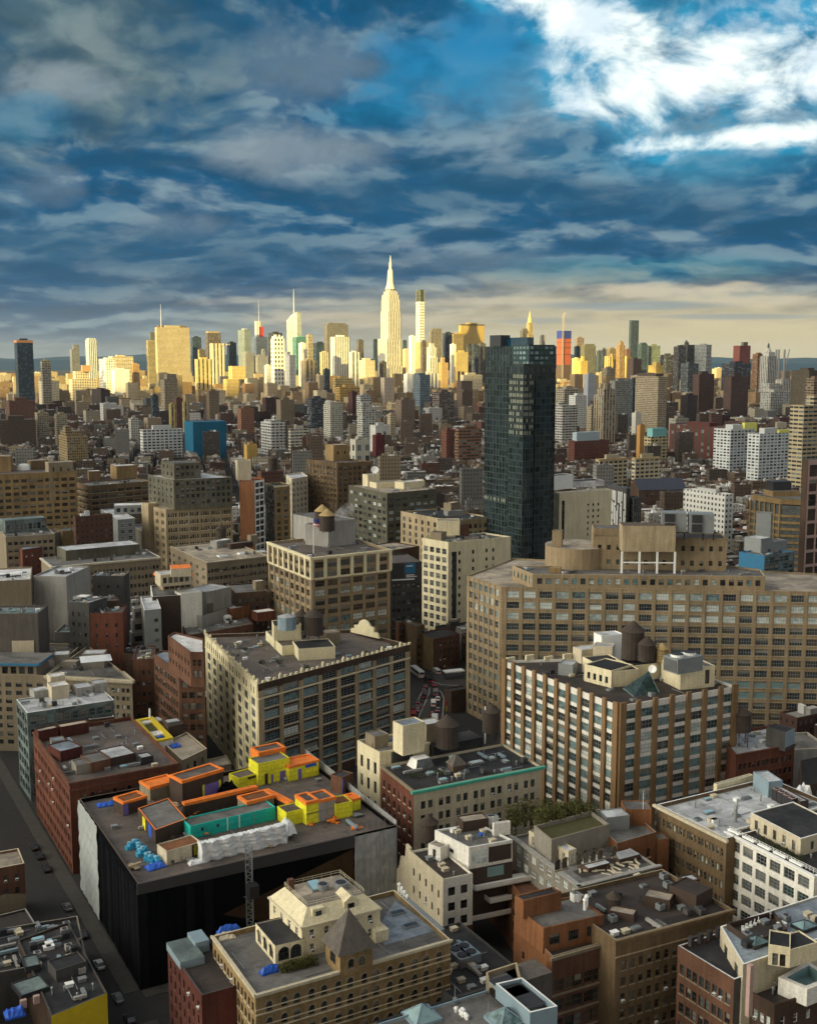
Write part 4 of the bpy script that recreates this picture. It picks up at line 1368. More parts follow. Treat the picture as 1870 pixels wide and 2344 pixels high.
net_wall(pts[3], pts[0], 0, .36, 24.9, 'netting_pale', 2)
net_wall(pts[0], pts[1], .82, 1.0, 24.6, 'netting_grey', 3)
on_wall(P, pts[0], pts[1], [[(.82, 3), (.815, 21.5), (.30, 13.0), (.72, 1.5)]], 'netting_panel', 'wedge_brown', .12)  # tapering brown area laid over the black front
on_wall(P, pts[0], pts[1], [[(-.004, 22.6), (.82, 21.9), (.82, 25.05), (-.004, 25.05)]], 'fascia', 'trim_dark', .45)
rr = random.Random(6)
for p_, q_, n_, s0, s1 in ((pts[3], pts[0], 20, .37, 1), (pts[0], pts[1], 24, 0, .8)):   # lengths of netting, each hanging a little differently
    for k in range(n_):
        a_, b_ = s0 + (s1 - s0) * k / n_, s0 + (s1 - s0) * (k + .97) / n_
        if s0 == 0 and a_ > .28:
            on_wall(P, p_, q_, [[(a_, 0), (b_, 0), (b_, 2 + 12 * abs(b_ - .55)), (a_, 2 + 12 * abs(a_ - .55))]], 'netting_length', rr.choice(['netting_black', 'netting_dusk']), rr.uniform(.05, .1))
        else:
            on_wall(P, p_, q_, [[(a_, 0), (b_, 0), (b_, 23.5 - rr.random()), (a_, 23.5 - rr.random())]], 'netting_length', rr.choice(['netting_black', 'netting_black', 'netting_dusk']), rr.uniform(.03, .2))
mb = MB()
for (i, j, n) in ((1, 2, 26), (0, 1, 8)):
    for k in range(n + 1):
        f = k / n if i == 1 else .8 + .2 * k / n
        p = pts[i].lerp(pts[j], f)
        mb.tube((p.x, p.y, 25), (p.x, p.y, 27.3), .05, 0, 4)
mb.build('scaffold_posts', 'metal_grey', P.root)
on_wall(P, pts[1], pts[2], [[(0, 0), (1, 0), (1, 27.2), (0, 26.2)]], 'netting_strip', 'netting_grey', .2)


def works(name, p0, p1, depth, h, wall, roof='roof_brown', rim=None, par=.25, extra=()):
    b = blk(P, name, p0, p1, depth, h, wall, roof, None, par)
    if rim:
        q = edge_pts(P, p0, p1, depth)
        z = P.zr + h
        mb = MB(); o, i_ = inset(q, -.12), inset(q, .55)
        r = random.Random(int(p0[0]))
        for k in range(4):
            j = (k + 1) % 4
            mb.q([(*o[k][:2], z - .5 - .4 * r.random()), (*o[j][:2], z - .5 - .4 * r.random()), (*o[j][:2], z + .05), (*o[k][:2], z + .05)])
            mb.q([(*o[k][:2], z + .05), (*o[j][:2], z + .05), (*i_[j][:2], z + .05), (*i_[k][:2], z + .05)])
            mb.q([(*i_[k][:2], z + .05), (*i_[j][:2], z + .05), (*i_[j][:2], z - .2), (*i_[k][:2], z - .2)])
        mb.build('membrane', rim, b.root)
    q = edge_pts(P, p0, p1, depth)
    for (s0, s1, z0_, z1_, mt, nm) in extra:                    # doors, openings, coloured panels on the front
        u = q[1] - q[0]; n = Vector((u.y, -u.x, 0)).normalized()
        o = q[0] + u * s0 + Vector((0, 0, z0_))
        mb = MB(); mb.box(o + n * .06, u * (s1 - s0), -n * .05, z1_ - z0_, 0, bottom=True); mb.build(nm, mt, b.root)
    return b


SY, SO = 'sheathing_yellow', 'membrane_orange'
works('yellow_block', (548, 1806), (604, 1790), 5, 3.0, SY, extra=((.35, .75, 1.9, 2.6, 'brown_panel', 'opening'),))
works('yellow_block', (592, 1799), (664, 1783), 6, 6.2, SY, 'roof_grey', None, extra=((.2, .3, 0.05, 3, 'brown_panel', 'doorway'), (.68, .86, .05, 2.8, 'sheathing_purple', 'doorway'), (.4, .47, .05, 2.4, 'sheathing_purple', 'doorway')))
works('orange_block', (594, 1780), (655, 1766), 5, 7.2, SO, 'roof_brown', SO)
works('yellow_block', (662, 1789), (730, 1774), 6, 4.4, SY, SO, SO, extra=((.55, .92, 2.9, 4.0, 'tarp_blue', 'window_gap'), (.3, .42, .05, 3, 'sheathing_purple', 'doorway')))
works('yellow_block', (656, 1892), (701, 1881), 5, 3.6, SY)
works('yellow_block', (702, 1889), (730, 1882), 6, 6.0, SY, 'roof_brown', SO, extra=((0, 1, 2.7, 2.95, 'trim_brown', 'ledge'),))
works('grey_block', (730, 1882), (769, 1872), 6, 5.6, 'concrete', 'roof_brown', SO, extra=((0, 1, 2.7, 2.9, 'metal_grey', 'ledge'),))
works('yellow_block', (770, 1876), (807, 1868), 5, 4.0, SY, 'brick_orange')
works('yellow_block', (807, 1857), (826, 1852), 4, 3.2, SY, SO, SO)
works('brown_block', (419, 1845), (513, 1815), 6, 6.8, 'brown_panel', 'roof_brown', SO, extra=((.52, .88, .1, 3.8, 'sheathing_purple', 'doorway'), (.48, .53, .1, 4, SY, 'panel'), (.88, .93, .1, 4, SY, 'panel')))
works('plywood_block', (345, 1834), (408, 1817), 6, 3.8, 'stone_beige', SO, SO)
works('plywood_block', (284, 1868), (338, 1852), 5, 3.6, 'brown_panel', 'brick_orange', SO, extra=((.02, .2, .1, 3, 'sheathing_purple', 'panel'),))
bb = LFR((316, 1850), (356, 1900), (428, 1874), zr + 3.6)
lb = bld('long_annex', '', bb, zr + 3.6, 'brown_panel', 'roof_grey', None, .3, SO, None, zr + .004, parent=P.root)
mb = MB()
for s0, s1, mt in ((.28, .44, 0), (.62, .80, 1)):
    u = bb[0] - bb[3]; n = Vector((u.y, -u.x, 0)).normalized()
    mb.box(bb[3] + u * s0 + n * .06 - Vector((0, 0, 3.4)), u * (s1 - s0), -n * .05, 3.0, mt, bottom=True)
mb.build('door', [SY, 'tarp_blue'], lb.root)
works('teal_block', (437, 1922), (631, 1876), 5.5, 3.4, 'sheathing_teal', 'roof_grey', None, .3,
      extra=((.12, .15, 1.6, 2.4, 'trim_dark', 'vent_opening'), (.3, .33, 1.6, 2.4, 'trim_dark', 'vent_opening'), (.42, .432, .1, 3.3, 'metal_white', 'joint'), (.56, .572, .1, 3.3, 'metal_white', 'joint'), (.74, .745, .1, 3.3, 'stone_beige', 'joint')))
works('plywood_block', (566, 1872), (628, 1856), 5, 4.2, 'stone_beige', 'brick_orange', SO)
works('courtyard_wall', (424, 1872), (590, 1832), 1.4, 3.8, 'brown_panel', SO, SO)
works('courtyard_wall', (604, 1838), (662, 1868), 1.4, 3.6, 'brown_panel', SO, SO)
works('brown_block', (784, 1818), (809, 1806), 4, 4.6, 'brick_umber', 'roof_black', None, extra=((.0, .1, .1, 4, 'tarp_blue', 'panel'),))
b = works('plywood_block', (383, 1981), (462, 1958), 5, 3.4, 'stone_pale', 'brick_orange', None, extra=((.72, .98, .1, 3.2, 'brown_panel', 'panel'), (.78, .92, .5, 3, SY, 'door')))


def wrap():
    a, b_ = at(463, 1976, zr), at(657, 1929, zr)
    u = b_ - a; W = u.length; u.normalize(); n = Vector((u.y, -u.x, 0)); r = random.Random(4)
    NX, NZ = 44, 10
    G = [[(r.random() - .5) for _ in range(NZ + 1)] for _ in range(NX + 1)]
    mb = MB()

    def p(i, j):
        if j > NZ:
            return a + u * (W * i / NX) - n * (2.6 + .0 * (j - NZ)) + Vector((0, 0, 4.2 + .25 * G[i][NZ]))
        s = sum(G[max(0, min(NX, i + k))][j] for k in (-1, 0, 1)) * .34
        return a + u * (W * i / NX) + n * (.55 * s + .35 * math.sin(i * .9 + j * .35)) + Vector((0, 0, .02 + 4.6 * j / NZ + .3 * G[i][NZ] * (j / NZ)))
    for i in range(NX):
        for j in range(NZ + 1):
            mb.q([p(i, j), p(i + 1, j), p(i + 1, j + 1), p(i, j + 1)])
    for (i, f) in ((0, 1), (NX, 0)):
        for j in range(NZ):
            k = [p(i, j), p(i, j + 1), p(i, j + 1) - n * 2.6, p(i, j) - n * 2.6]
            mb.q(k if f else k[::-1])
    tag(mb.build('plastic_sheeting', 'plastic_wrap', loc=a, smooth=True), 'long wall of wrinkled white plastic sheeting on the draped construction building roof', 'plastic sheeting')


wrap()
tarp((640, 1905), (660, 1925), zr, 2.4, 4.5, 'plastic_wrap', 'bulging white plastic sheet at the right end of the long sheeting wall', 'plastic sheeting', 6, 'plastic_sheeting')
tarp((226, 1850), (266, 1843), zr, 3.0, .7, 'tarp_blue', 'flat blue tarp at the back left of the draped building roof', seed=2)
tarp((342, 1996), (383, 1984), zr, 3.0, 1.0, 'tarp_blue', 'blue tarp at the front corner of the draped building roof', seed=3)
tarp((436, 1984), (470, 1976), zr, 2.0, 1.0, 'plastic_wrap', 'small crumpled white sheet at the foot of the yellow door', 'plastic sheeting', 8, 'plastic_sheeting')
tarp((505, 1826), (550, 1816), zr, 4.5, 3.2, 'netting_black', 'mound of black sheeting beside the purple doorway', 'tarp', 9)
r = random.Random(8)
proto = None
for k in range(10):
    o = at(302 + 6.2 * k + r.uniform(-5, 5), 1938 + 4.2 * k + r.uniform(-6, 6), zr)
    if proto is None:
        mb = MB(); mb.cbox(0, 0, 0, 2.2, 1.3, .9, 20); mb.cbox(.15, .1, .9, 1.5, 1.0, .6, 35); mb.cbox(-.2, .3, 1.5, .8, .6, .2, 10, 1)
        proto = mb.build('material_bundle', ['tarp_cyan', 'sky_pane'])
        ob = proto
    else:
        ob = proto.copy(); COL.objects.link(ob)
    ob.location = o; ob.rotation_euler = (0, 0, r.uniform(0, 3))
    tag(ob, 'cyan wrapped bundle in the pile on the left of the draped building roof', 'bundle', 'cyan wrapped bundles piled on the draped roof')
# hoist mast on the front
t = thing('hoist_mast', at(563, 1962, 25), 'grey construction hoist mast standing against the front of the draped building', 'hoist')
t.location.z = 0; WL[t.name].z = 0
o = WL[t.name] - GB * 2.0
mb = MB()
for dx, dy in ((-.7, -.7), (.7, -.7), (.7, .7), (-.7, .7)):
    mb.tube(o + Vector((dx, dy, 0)), o + Vector((dx, dy, 28.5)), .1, 0, 4)
for k in range(19):
    z = 1.5 * k
    for (a, b_) in (((-.7, -.7), (.7, -.7)), ((.7, -.7), (.7, .7)), ((.7, .7), (-.7, .7)), ((-.7, .7), (-.7, -.7))):
        mb.tube(o + Vector((*a, z)), o + Vector((*b_, z + 1.5)), .06, 0, 4); mb.tube(o + Vector((*a, z)), o + Vector((*b_, z)), .06, 0, 4)
mb.build('mast', 'metal_grey', t)
mb = MB(); mb.box(o - GB * 3.2 - GA * 1.2 + Vector((0, 0, 17)), GA * 2.4, GB * 2.3, 3, 0, bottom=True); mb.build('hoist_car', 'metal_dark', t)
mb = MB()
for z in (8, 16, 24):
    mb.tube(o + Vector((0, 0, z)), o + GB * 2.2 + GA * 2.6 + Vector((0, 0, z)), .1, 0, 4); mb.tube(o + Vector((0, 0, z)), o + GB * 2.2 - GA * 2.6 + Vector((0, 0, z)), .1, 0, 4)
mb.build('tie', 'metal_grey', t)
clutter(P, 21, 26, 'vhdpp')
r = random.Random(77)
for k in range(34):
    o = at(r.uniform(240, 840), r.uniform(1815, 1990), zr)
    if not in_poly(o.x, o.y, inset(CON.pts, 2)):
        continue
    mb = MB()
    for j in range(r.randint(2, 5)):
        mb.cbox(o.x + r.uniform(-.6, .6), o.y + r.uniform(-.6, .6), zr + .01 + .22 * j, r.uniform(1.2, 3.6), r.uniform(.5, 1.4), .2, r.uniform(0, 180))
    mb.build('material_stack', r.choice(['brick_tanlight', 'membrane_orange', 'metal_grey', 'plastic_wrap', 'brown_panel', 'stone_beige']), CON.root)

# red brick arcade building, left
pts = LFR((77, 1675), (160, 1792), (409, 1746), 26)
B = bld('red_brick_warehouse', 'big red brick block with small arched windows under its cornice, left', pts, 26, 'brick_red', 'roof_brown',
        {0: d_(st='arch', nb=12, w=1.2, h=1.9, fh=3.6, top=3.0, gl=GD, trim='brick_red', side=3), 3: d_(nb=10, per=2, w=1.2, h=2.0, gap=.7, fh=3.9, top=3.2, gl=GD)}, 1.2, 'brick_umber',
        [((0, 3), .5, .3, 'brick_umber', 0), ((0, 3), .25, .2, 'brick_umber', 2.2)])
RED = B
for p0, p1, dep, h, w_, rf in (((210, 1770), (255, 1760), 8, 3, 'brick_umber', 'roof_grey'), ((255, 1755), (312, 1742), 9, 2.5, 'brown_panel', 'roof_silver'), ((120, 1720), (150, 1716), 4, 3, 'stone_grey', 'roof_blue'),
                              ((90, 1700), (135, 1690), 3, 3.5, 'brick_darkred', 'roof_tan'), ((140, 1690), (205, 1678), 3.5, 3.5, 'brick_darkred', 'roof_tan'), ((176, 1774), (208, 1768), 5, 2.8, 'stone_grey', 'roof_grey'), ((325, 1752), (352, 1746), 4, 2.2, 'metal_dark', 'roof_silver'), ((140, 1745), (190, 1732), 8, 3.2, 'brick_darkred', 'roof_blue')):
    blk(B, 'bulkhead', p0, p1, dep, h, w_, rf)
b_ = at(262, 1742, 24.8)
tag(leaf_mass('roof_plant', 'lawn_leaf', [(b_.x, b_.y, 26, 1.6, 1.2, 1.2), (b_.x + 3, b_.y + 1, 25.8, 1.2, 1.2, 1)], 160, .16, 3, loc=b_), 'shrubs growing on the red brick arcade block roof', 'shrub')
clutter(B, 31, 26)

# pale green glass building behind it
pts = LFR((38, 1601), (63, 1632), (262, 1602), 29)
B = bld('green_glass_building', 'low grey green glass building with a pale flat roof behind the red brick arcade block', pts, 29, 'roof_teal', 'roof_silver',
        {0: d_(nb=10, w=-.8, h=2.6, fh=3.9, top=1.0, gl=('glass_green', 'glass_grey', 'glass_green', 'glass_teal'), fr='metal_grey'), 3: d_(nb=4, w=-.8, h=2.6, fh=3.9, top=1.0, gl=('glass_green',))}, .4, 'metal_white')
for p0, p1, dep, h in (((120, 1603), (160, 1597), 6, 4.5), ((178, 1596), (215, 1590), 6, 3), ((218, 1588), (248, 1584), 5, 3.4), ((80, 1600), (115, 1594), 5, 2.5), ((118, 1590), (152, 1585), 5, 6)):
    blk(B, 'bulkhead', p0, p1, dep, h, 'stone_pale' if h > 4 else 'concrete', 'roof_silver' if h < 4 else 'roof_white')
clutter(B, 41, 10)
pts = TB((205, 1647), (262, 1640), 24, 8)
B = bld('terrace_house', 'small brick house with a white topped terrace beside the green glass building', pts, 24, 'brick_umber', 'roof_silver', {0: d_(nb=4, w=1.2, h=1.7, fh=3.3, top=1.2, gl=GD)}, .5, 'metal_white')

# house with the yellow parapet
pts = LFR((308, 1648), (353, 1697), (397, 1688), 25)
B = bld('yellow_parapet_house', 'small white walled house with a bright yellow roof parapet and green court', pts, 25, 'stucco_white', 'turf', None, 1.0, 'paint_yellow')
mb = MB()
i0, i1 = inset(pts, -.06), inset(pts, 1.3)
for k in range(4):
    j = (k + 1) % 4
    mb.q([(*i0[k][:2], 25.04), (*i0[j][:2], 25.04), (*i1[j][:2], 25.04), (*i1[k][:2], 25.04)]); mb.q([(*i1[k][:2], 25.04), (*i1[j][:2], 25.04), (*i1[j][:2], 24.02), (*i1[k][:2], 24.02)])
    mb.q([(*i0[j][:2], 25.04), (*i0[k][:2], 25.04), (*i0[k][:2], 24.4), (*i0[j][:2], 24.4)])
mb.build('parapet', 'paint_yellow', B.root)
blk(B, 'deck', (352, 1688), (384, 1681), 4, .5, 'stucco_white', 'roof_white', par=.05)
blk(B, 'deck', (330, 1660), (372, 1650), 3, .6, 'stucco_white', 'roof_silver', par=.05)
o = at(344, 1650, 24); mb = MB(); mb.cyl(o.x, o.y, 24, 28, .35, .3, 8); mb.build('chimney', 'metal_white', B.root)
tarp((364, 1690), (376, 1687), 24.5, 1.4, .6, 'tarp_blue', 'tiny blue tarp on the yellow parapet house roof', seed=12)
pts = LFR((376, 1650), (386, 1664), (420, 1656), 26)
B = bld('skylight_shed', 'dark rooftop house with a grey skylight beside the yellow parapet house', pts, 26, 'brown_panel', 'roof_darkbrown', None, .2)
o = at(396, 1652, 25.8); mb = MB(); mb.cbox(o.x, o.y, 25.82, 4, 3, .4, 29, 0); mb.cbox(o.x, o.y, 26.22, 3.4, 2.4, .06, 29, 1); mb.build('skylight', ['metal_grey', 'roof_silver'], B.root)
pts = LFR((374, 1700), (418, 1740), (474, 1713), 23)
B = bld('tan_roof_house', 'tan stone house with a blue tarp on its roof beside the red brick arcade block', pts, 23, 'stone_beige', 'roof_tan', {0: d_(nb=3, w=1.3, h=2, fh=3.4, top=1.4, gl=GD)}, .6, 'stone_pale')
tarp((396, 1714), (416, 1710), 22.4, 2.5, 1.2, 'tarp_blue', 'bright blue tarp on the tan stone house roof', seed=5)
pts = LFR((440, 1745), (450, 1765), (530, 1748), 15)
bld('tan_annex', 'low tan annex in front of the tan stone house', pts, 15, 'stone_beige', 'roof_tan', None, .5)

# stone building with cornice, far left
zz = 28
pts = [at(-140, 1542, zz), at(107, 1546, zz), at(107, 1546, zz) + Vector((0, 45, 0)), at(-140, 1542, zz) + Vector((0, 45, 0))]
B = bld('stone_loft_building', 'pale stone building with square windows and a blue rimmed penthouse at the left edge', pts, zz, 'stone_beige', 'roof_brown',
        {0: d_(nb=10, w=2.2, h=1.6, fh=3.0, top=2.2, gl=GD, st='plain')}, .8, 'stone_pale')
pb = bld('penthouse', '', TB((-60, 1520), (84, 1522), 31.5, 12), 31.5, 'stone_beige', 'metal_blue', {0: d_(nb=7, w=2, h=2.6, fh=3.6, top=.3, gl=GD)}, 0, None, None, 27.2, parent=B.root)
mb = MB(); q = inset(TB((-60, 1520), (84, 1522), 31.5, 12), -1.6); mb.prism([(k.x, k.y) for k in q], 31.52, 32.4, 0, 1); mb.q([(k.x, k.y, 31.52) for k in q[::-1]]); mb.build('roof_rim', ['panel_blue', 'roof_grey'], pb.root)
blk(B, 'bulkhead', (30, 1512), (80, 1511), 5, 7.5, 'stone_pale', 'roof_tan')
clutter(B, 51, 8)
zz = 28.5
pts = [at(107.5, 1545, zz), at(303, 1556, zz), at(281, 1537, zz), at(107.5, 1545, zz) + Vector((3, 42, 0))]
B = bld('corniced_loft_building', 'pale stone building with a heavy white cornice and canted corner at the left', pts, zz, 'stone_beige', 'roof_grey',
        {0: d_(nb=8, per=2, w=1.1, h=1.5, gap=.6, fh=3.0, top=2.6, gl=GD + ('glass_pale',)), 1: d_(nb=3, w=1.3, h=1.6, fh=3.0, top=2.6, gl=GD)}, 1.0, 'stone_pale', [((0, 1), .9, .8, 'stone_pale', .1)])
tarp((186, 1518), (258, 1512), 33.5, 9, .4, 'plastic_wrap', 'big white awning stretched over the corniced building roof', 'awning', 31, 'awning')
for p0, p1, dep, h, rf in (((125, 1524), (160, 1522), 6, 4, 'roof_silver'), ((140, 1530), (175, 1531), 4, 2.5, 'roof_tan'), ((190, 1531), (240, 1530), 6, 5.6, 'roof_silver')):
    blk(B, 'bulkhead', p0, p1, dep, h, 'stone_grey', rf)
clutter(B, 52, 10)

# brown brick stepped office
zz = 36
pts = [at(409, 1538, zz), at(469, 1538, zz), at(468, 1500, zz), at(372, 1488, zz), at(353, 1497, zz)]
bs = d_(nb=5, w=-.74, h=2.2, fh=3.7, top=2.6, gl=GB_, fr='trim_brown', st='plain')
B = bld('brown_brick_office', 'stepped brown brick office with rows of square windows left of the cream castle topped loft', pts, zz, 'brick_umber', 'roof_blue', {0: d_(bs, nb=3), 4: d_(bs, nb=9)}, .5, 'brick_umber')
z2 = 47
pts = [at(436, 1492, z2), at(467, 1493, z2), at(466, 1462, z2), at(400, 1446, z2), at(385, 1455, z2)]
ub = bld('upper_block', '', pts, z2, 'brick_umber', 'roof_white', {0: d_(bs, nb=2, top=1.8), 4: d_(nb=7, w=1.1, h=1.7, fh=3.7, top=2.4, gl=GD)}, .6, 'brick_umber', None, 35.5, parent=B.root)
pts = LFR((418, 1432), (430, 1455), (580, 1428), 30)
B = bld('orange_brick_block', 'orange brown brick block with three white domed vents behind the brown brick office', pts, 30, 'brick_umber', 'roof_grey', {0: d_(nb=6, w=2.2, h=1.8, fh=3.8, top=1.6, gl=GD)}, .9, 'brick_umber')
for x in (480, 500, 521):
    o = at(x, 1420, 29.1); mb = MB(); mb.cyl(o.x, o.y, 29.1, 30.6, 1.8, 1.8, 10); mb.dome(o.x, o.y, 30.6, 1.9, 1.0, 10, 3); mb.build('domed_vent', 'metal_white', B.root)
blk(B, 'bulkhead', (530, 1420), (572, 1412), 6, 5, 'brick_orange', 'roof_white')
blk(B, 'bulkhead', (590, 1424), (632, 1418), 6, 4, 'brick_red', 'roof_white')
clutter(B, 61, 10)

# cream loft with castle parapet
zz = 38
pts = LFR((470, 1452), (590, 1566), (937, 1475), zz)
pts[2] = at(800, 1441, zz)
LOFT = bld('castle_top_loft', 'ten storey loft with a cream painted left side, brown brick front and castle like parapet', pts, zz, 'brick_brown', 'roof_brown',
           {0: d_(nb=8, w=-.76, h=2.5, fh=3.75, top=1.5, side=1.0, nx=4, nz=3, fr='metal_grey', gl=('glass_teal', 'glass_dark', 'glass_teal', 'glass_teal', 'glass_pale', 'glass_dark'), span='brick_brown', piers=(1.7, .35, 'brick_tanlight', -2.5),
                  band_every=[(2.5, .45, .18, 'stone_pale')], bands=[(4.6, .5, .5, 'stone_cream')], rows={0: (2.2, 'sash')}),
            3: d_(nb=8, w=-.5, h=2.6, fh=3.75, top=5.3, side=1.2, wall='stone_cream', fr='metal_grey', gl=('glass_grey', 'glass_grey', 'glass_dark', 'glass_dark'), nx=3, nz=3, bands=[(4.6, .35, .25, 'stone_cream')], piers=(1.0, .22, 'stone_cream', 0)),
            2: d_(nb=0, wall='stone_cream'), 1: d_(nb=0)}, 1.2, 'stone_pale')
B = LOFT
for e, n in ((0, 30), (3, 34)):
    p, q = pts[e], pts[(e + 1) % 4]
    u = (q - p).normalized()
    for k in range(n + (e == 0)):
        o = p.lerp(q, k / n)
        h = 1.3 if k % 4 == 0 else .75
        mb = MB(); mb.cbox(o.x, o.y, zz, .9, .7, h, math.degrees(math.atan2(u.y, u.x)))
        if k % 4 == 0:
            mb.cyl(o.x, o.y, zz + h, zz + h + .7, .45, .05, 6)
        mb.build('merlon', 'stone_cream', B.root)
mb = MB()                                                    # slots of the attic on the cream side
p, q = pts[3], pts[0]; u = (q - p).normalized(); n = Vector((u.y, -u.x, 0)); W = (q - p).length
for k in range(24):
    mb.box(p + u * (W * (k + .35) / 24) + n * .06 - Vector((0, 0, 4.2)), u * .7, -n * .05, 2.2, 0, bottom=True)
mb.build('attic_slots', 'glass_brown', B.root)
pp = blk(B, 'bulkhead', (628, 1487), (690, 1484), 9, 8.6, 'stone_cream', 'roof_black')
pp = blk(B, 'machine_room', (684, 1513), (768, 1507), 12, 4.2, 'stone_cream', 'roof_black')
blk(B, 'machine_room', (609, 1465), (646, 1501), 9, 3.4, 'stone_cream', 'roof_brown')
blk(B, 'bulkhead', (748, 1478), (780, 1474), 6, 4.5, 'stone_beige', 'roof_tan')
tank(at(719, 1462, 41.2), 3.4, 6.6, 'large dark wooden water tank on the castle topped loft', leg=1.6)
t = thing('metal_tank', at(657, 1440, 45.4), 'blue grey boxy metal tank on the castle topped loft bulkhead', 'tank')
o = WL[t.name]; mb = MB(); mb.cyl(o.x, o.y, o.z, o.z + 4.6, 3.2, 3.2, 8); mb.build('shell', 'metal_blue', t); mb = MB(); mb.cyl(o.x, o.y, o.z + 4.6, o.z + 5.2, 3.3, 1.2, 8, 0); mb.build('lid', 'roof_silver', t)
tank(at(690, 1448, 41.2), 2.6, 5.2, 'dark water tank half hidden behind the large tank of the castle topped loft', leg=1.2)
a, b_ = at(803, 1447, zz), at(867, 1462, zz)
u = b_ - a; mb = MB(); n = Vector((-u.y, u.x, 0)).normalized()
prof = [(0, 0), (0, 1.2), (.12, 1.2), (.12, 2.4), (.25, 2.6), (.32, 4.0), (.45, 4.7), (.6, 4.3), (.7, 3.0), (.82, 2.8), (.82, 1.5), (.95, 1.5), (1, 0)]
f = [a + u * s + Vector((0, 0, h * 1.25)) for s, h in prof]; bk = [k + n * .8 for k in f]
mb.q(f); mb.q(bk[::-1])
for i in range(len(f)):
    j = (i + 1) % len(f); mb.q([f[j], f[i], bk[i], bk[j]])
mb.build('stepped_gable', 'stone_cream', B.root)
for x, y in ((600, 1520), (640, 1520), (700, 1530), (840, 1500), (875, 1490), (900, 1480), (560, 1490)):
    o = at(x, y, B.zr)
    tag(leaf_mass('roof_shrub', 'ivy_leaf', [(o.x, o.y, B.zr + .7, 1.3, 1.0, .8)], 120, .2, x, loc=o), 'dark shrub in a planter along the castle topped loft roof edge', 'shrub', 'planter shrubs on the castle topped loft')
clutter(B, 71, 30)

# building with the green copper cornice
zz = 30
pts = LFR((872, 1752), (947, 1810), (1239, 1753), zz)
GRN = bld('green_cornice_building', 'cream fronted six storey building with a bright green copper cornice and black tar roof', pts, zz, 'stone_pale', 'roof_black',
          {0: d_(nb=7, per=2, w=1.35, h=2.1, gap=.75, fh=3.7, top=2.6, side=1.2, sill=True, trim='stone_pale', fr='trim_dark', gl=('glass_dark', 'glass_dark', 'glass_grey', 'glass_grey', 'glass_dark')),
           3: d_(nb=6, w=1.15, h=2.0, fh=3.7, top=2.6, wall='brick_red', gl=GD, sill=True, trim='stone_pale')}, .7, 'stone_beige', [((0,), .6, .9, 'metal_teal', 0), ((3,), .5, .3, 'stone_beige', 0)])
B = GRN
blk(B, 'tank_base', (992, 1735), (1105, 1712), 8, 3.2, 'roof_black', 'roof_black')
tank(at(1023, 1716, 32.5), 3.2, 6.2, 'big dark water tank on the black roof behind the green copper cornice', leg=1.0)
tank(at(1124, 1700, 29.3), 2.6, 6.0, 'dark water tank with a white pipe at the back right of the black tar roof', leg=3.4)
o = at(1110, 1702, 29.3); mb = MB(); mb.tube(o, o + Vector((0, 0, 11)), .2, 0, 6); mb.build('standpipe', 'metal_white', B.root)
blk(B, 'bulkhead', (898, 1748), (945, 1737), 3, 3.2, 'concrete_dark', 'roof_black')
q = edge_pts(B, (952, 1764), (995, 1755), 5)
mb = MB(); k0, k1 = inset(q, 0), inset(q, .9)
for i in range(4):
    j = (i + 1) % 4; mb.q([(*k0[i][:2], 29.3), (*k0[j][:2], 29.3), (*k1[j][:2], 31.8), (*k1[i][:2], 31.8)], 0 if i else 1)
mb.q([(*k[:2], 31.8) for k in k1], 0); mb.build('glass_lantern', ['metal_white', 'glass_grey'], B.root)
q = edge_pts(B, (1037, 1770), (1065, 1765), 3.4)
mb = MB(); mb.prism([(k.x, k.y) for k in q], 29.3, 31.3, 0, 0)
m_ = (q[0] + q[2]) / 2; e_ = inset(q, -.4)
for i in range(4):
    mb.q([(*e_[i][:2], 31.2), (*e_[(i + 1) % 4][:2], 31.2), (m_.x, m_.y, 34)], 1)
mb.build('dormer', ['trim_brown', 'slate'], B.root)
for (x, y, w_) in ((1090, 1748, 4), (1125, 1738, 2), (1157, 1745, 1.5)):
    o = at(x, y, 29.3); mb = MB(); mb.cbox(o.x, o.y, 29.31, w_, 2, .6, 29, 0); mb.cbox(o.x, o.y, 29.91, w_ * .85, 1.6, .08, 29, 1); mb.build('skylight', ['metal_grey', 'glass_pale'], B.root)
o = at(955, 1780, 29.3)
tag(leaf_mass('roof_garden', 'ivy_leaf', [(o.x, o.y, 30, 3, 1.6, .9), (o.x + 6, o.y + 2, 30, 2.4, 1.2, .8)], 220, .17, 12, loc=o), 'planted beds at the corner of the black tar roof', 'roof garden')
clutter(B, 81, 24)
# cream building behind it
zz = 33
pts = LFR((818, 1694), (869, 1722), (985, 1700), zz)
B = bld('cream_loft_building', 'cream walled building with boxy bulkheads behind the green cornice building', pts, zz, 'stucco_cream', 'roof_grey', {3: d_(nb=3, w=1.4, h=3.4, fh=5.5, top=2.6, gl=GD)}, .5, 'stone_pale')
blk(B, 'bulkhead', (858, 1715), (890, 1708), 5, 3.6, 'stone_beige', 'roof_grey'); blk(B, 'bulkhead', (922, 1731), (972, 1720), 5, 8.5, 'stucco_cream', 'roof_blue'); blk(B, 'bulkhead', (976, 1702), (1012, 1696), 5, 5.5, 'stone_beige', 'roof_silver')
o = at(910, 1720, 32.5); mb = MB(); mb.tube(o, o + Vector((0, 0, 7)), .12); mb.tube(o + Vector((-2, 0, 5.5)), o + Vector((2, .6, 5.5)), .08); mb.build('aerial', 'metal_grey', B.root)
clutter(B, 82, 12)
pts = LFR((822, 1736), (866, 1782), (900, 1774), 25)
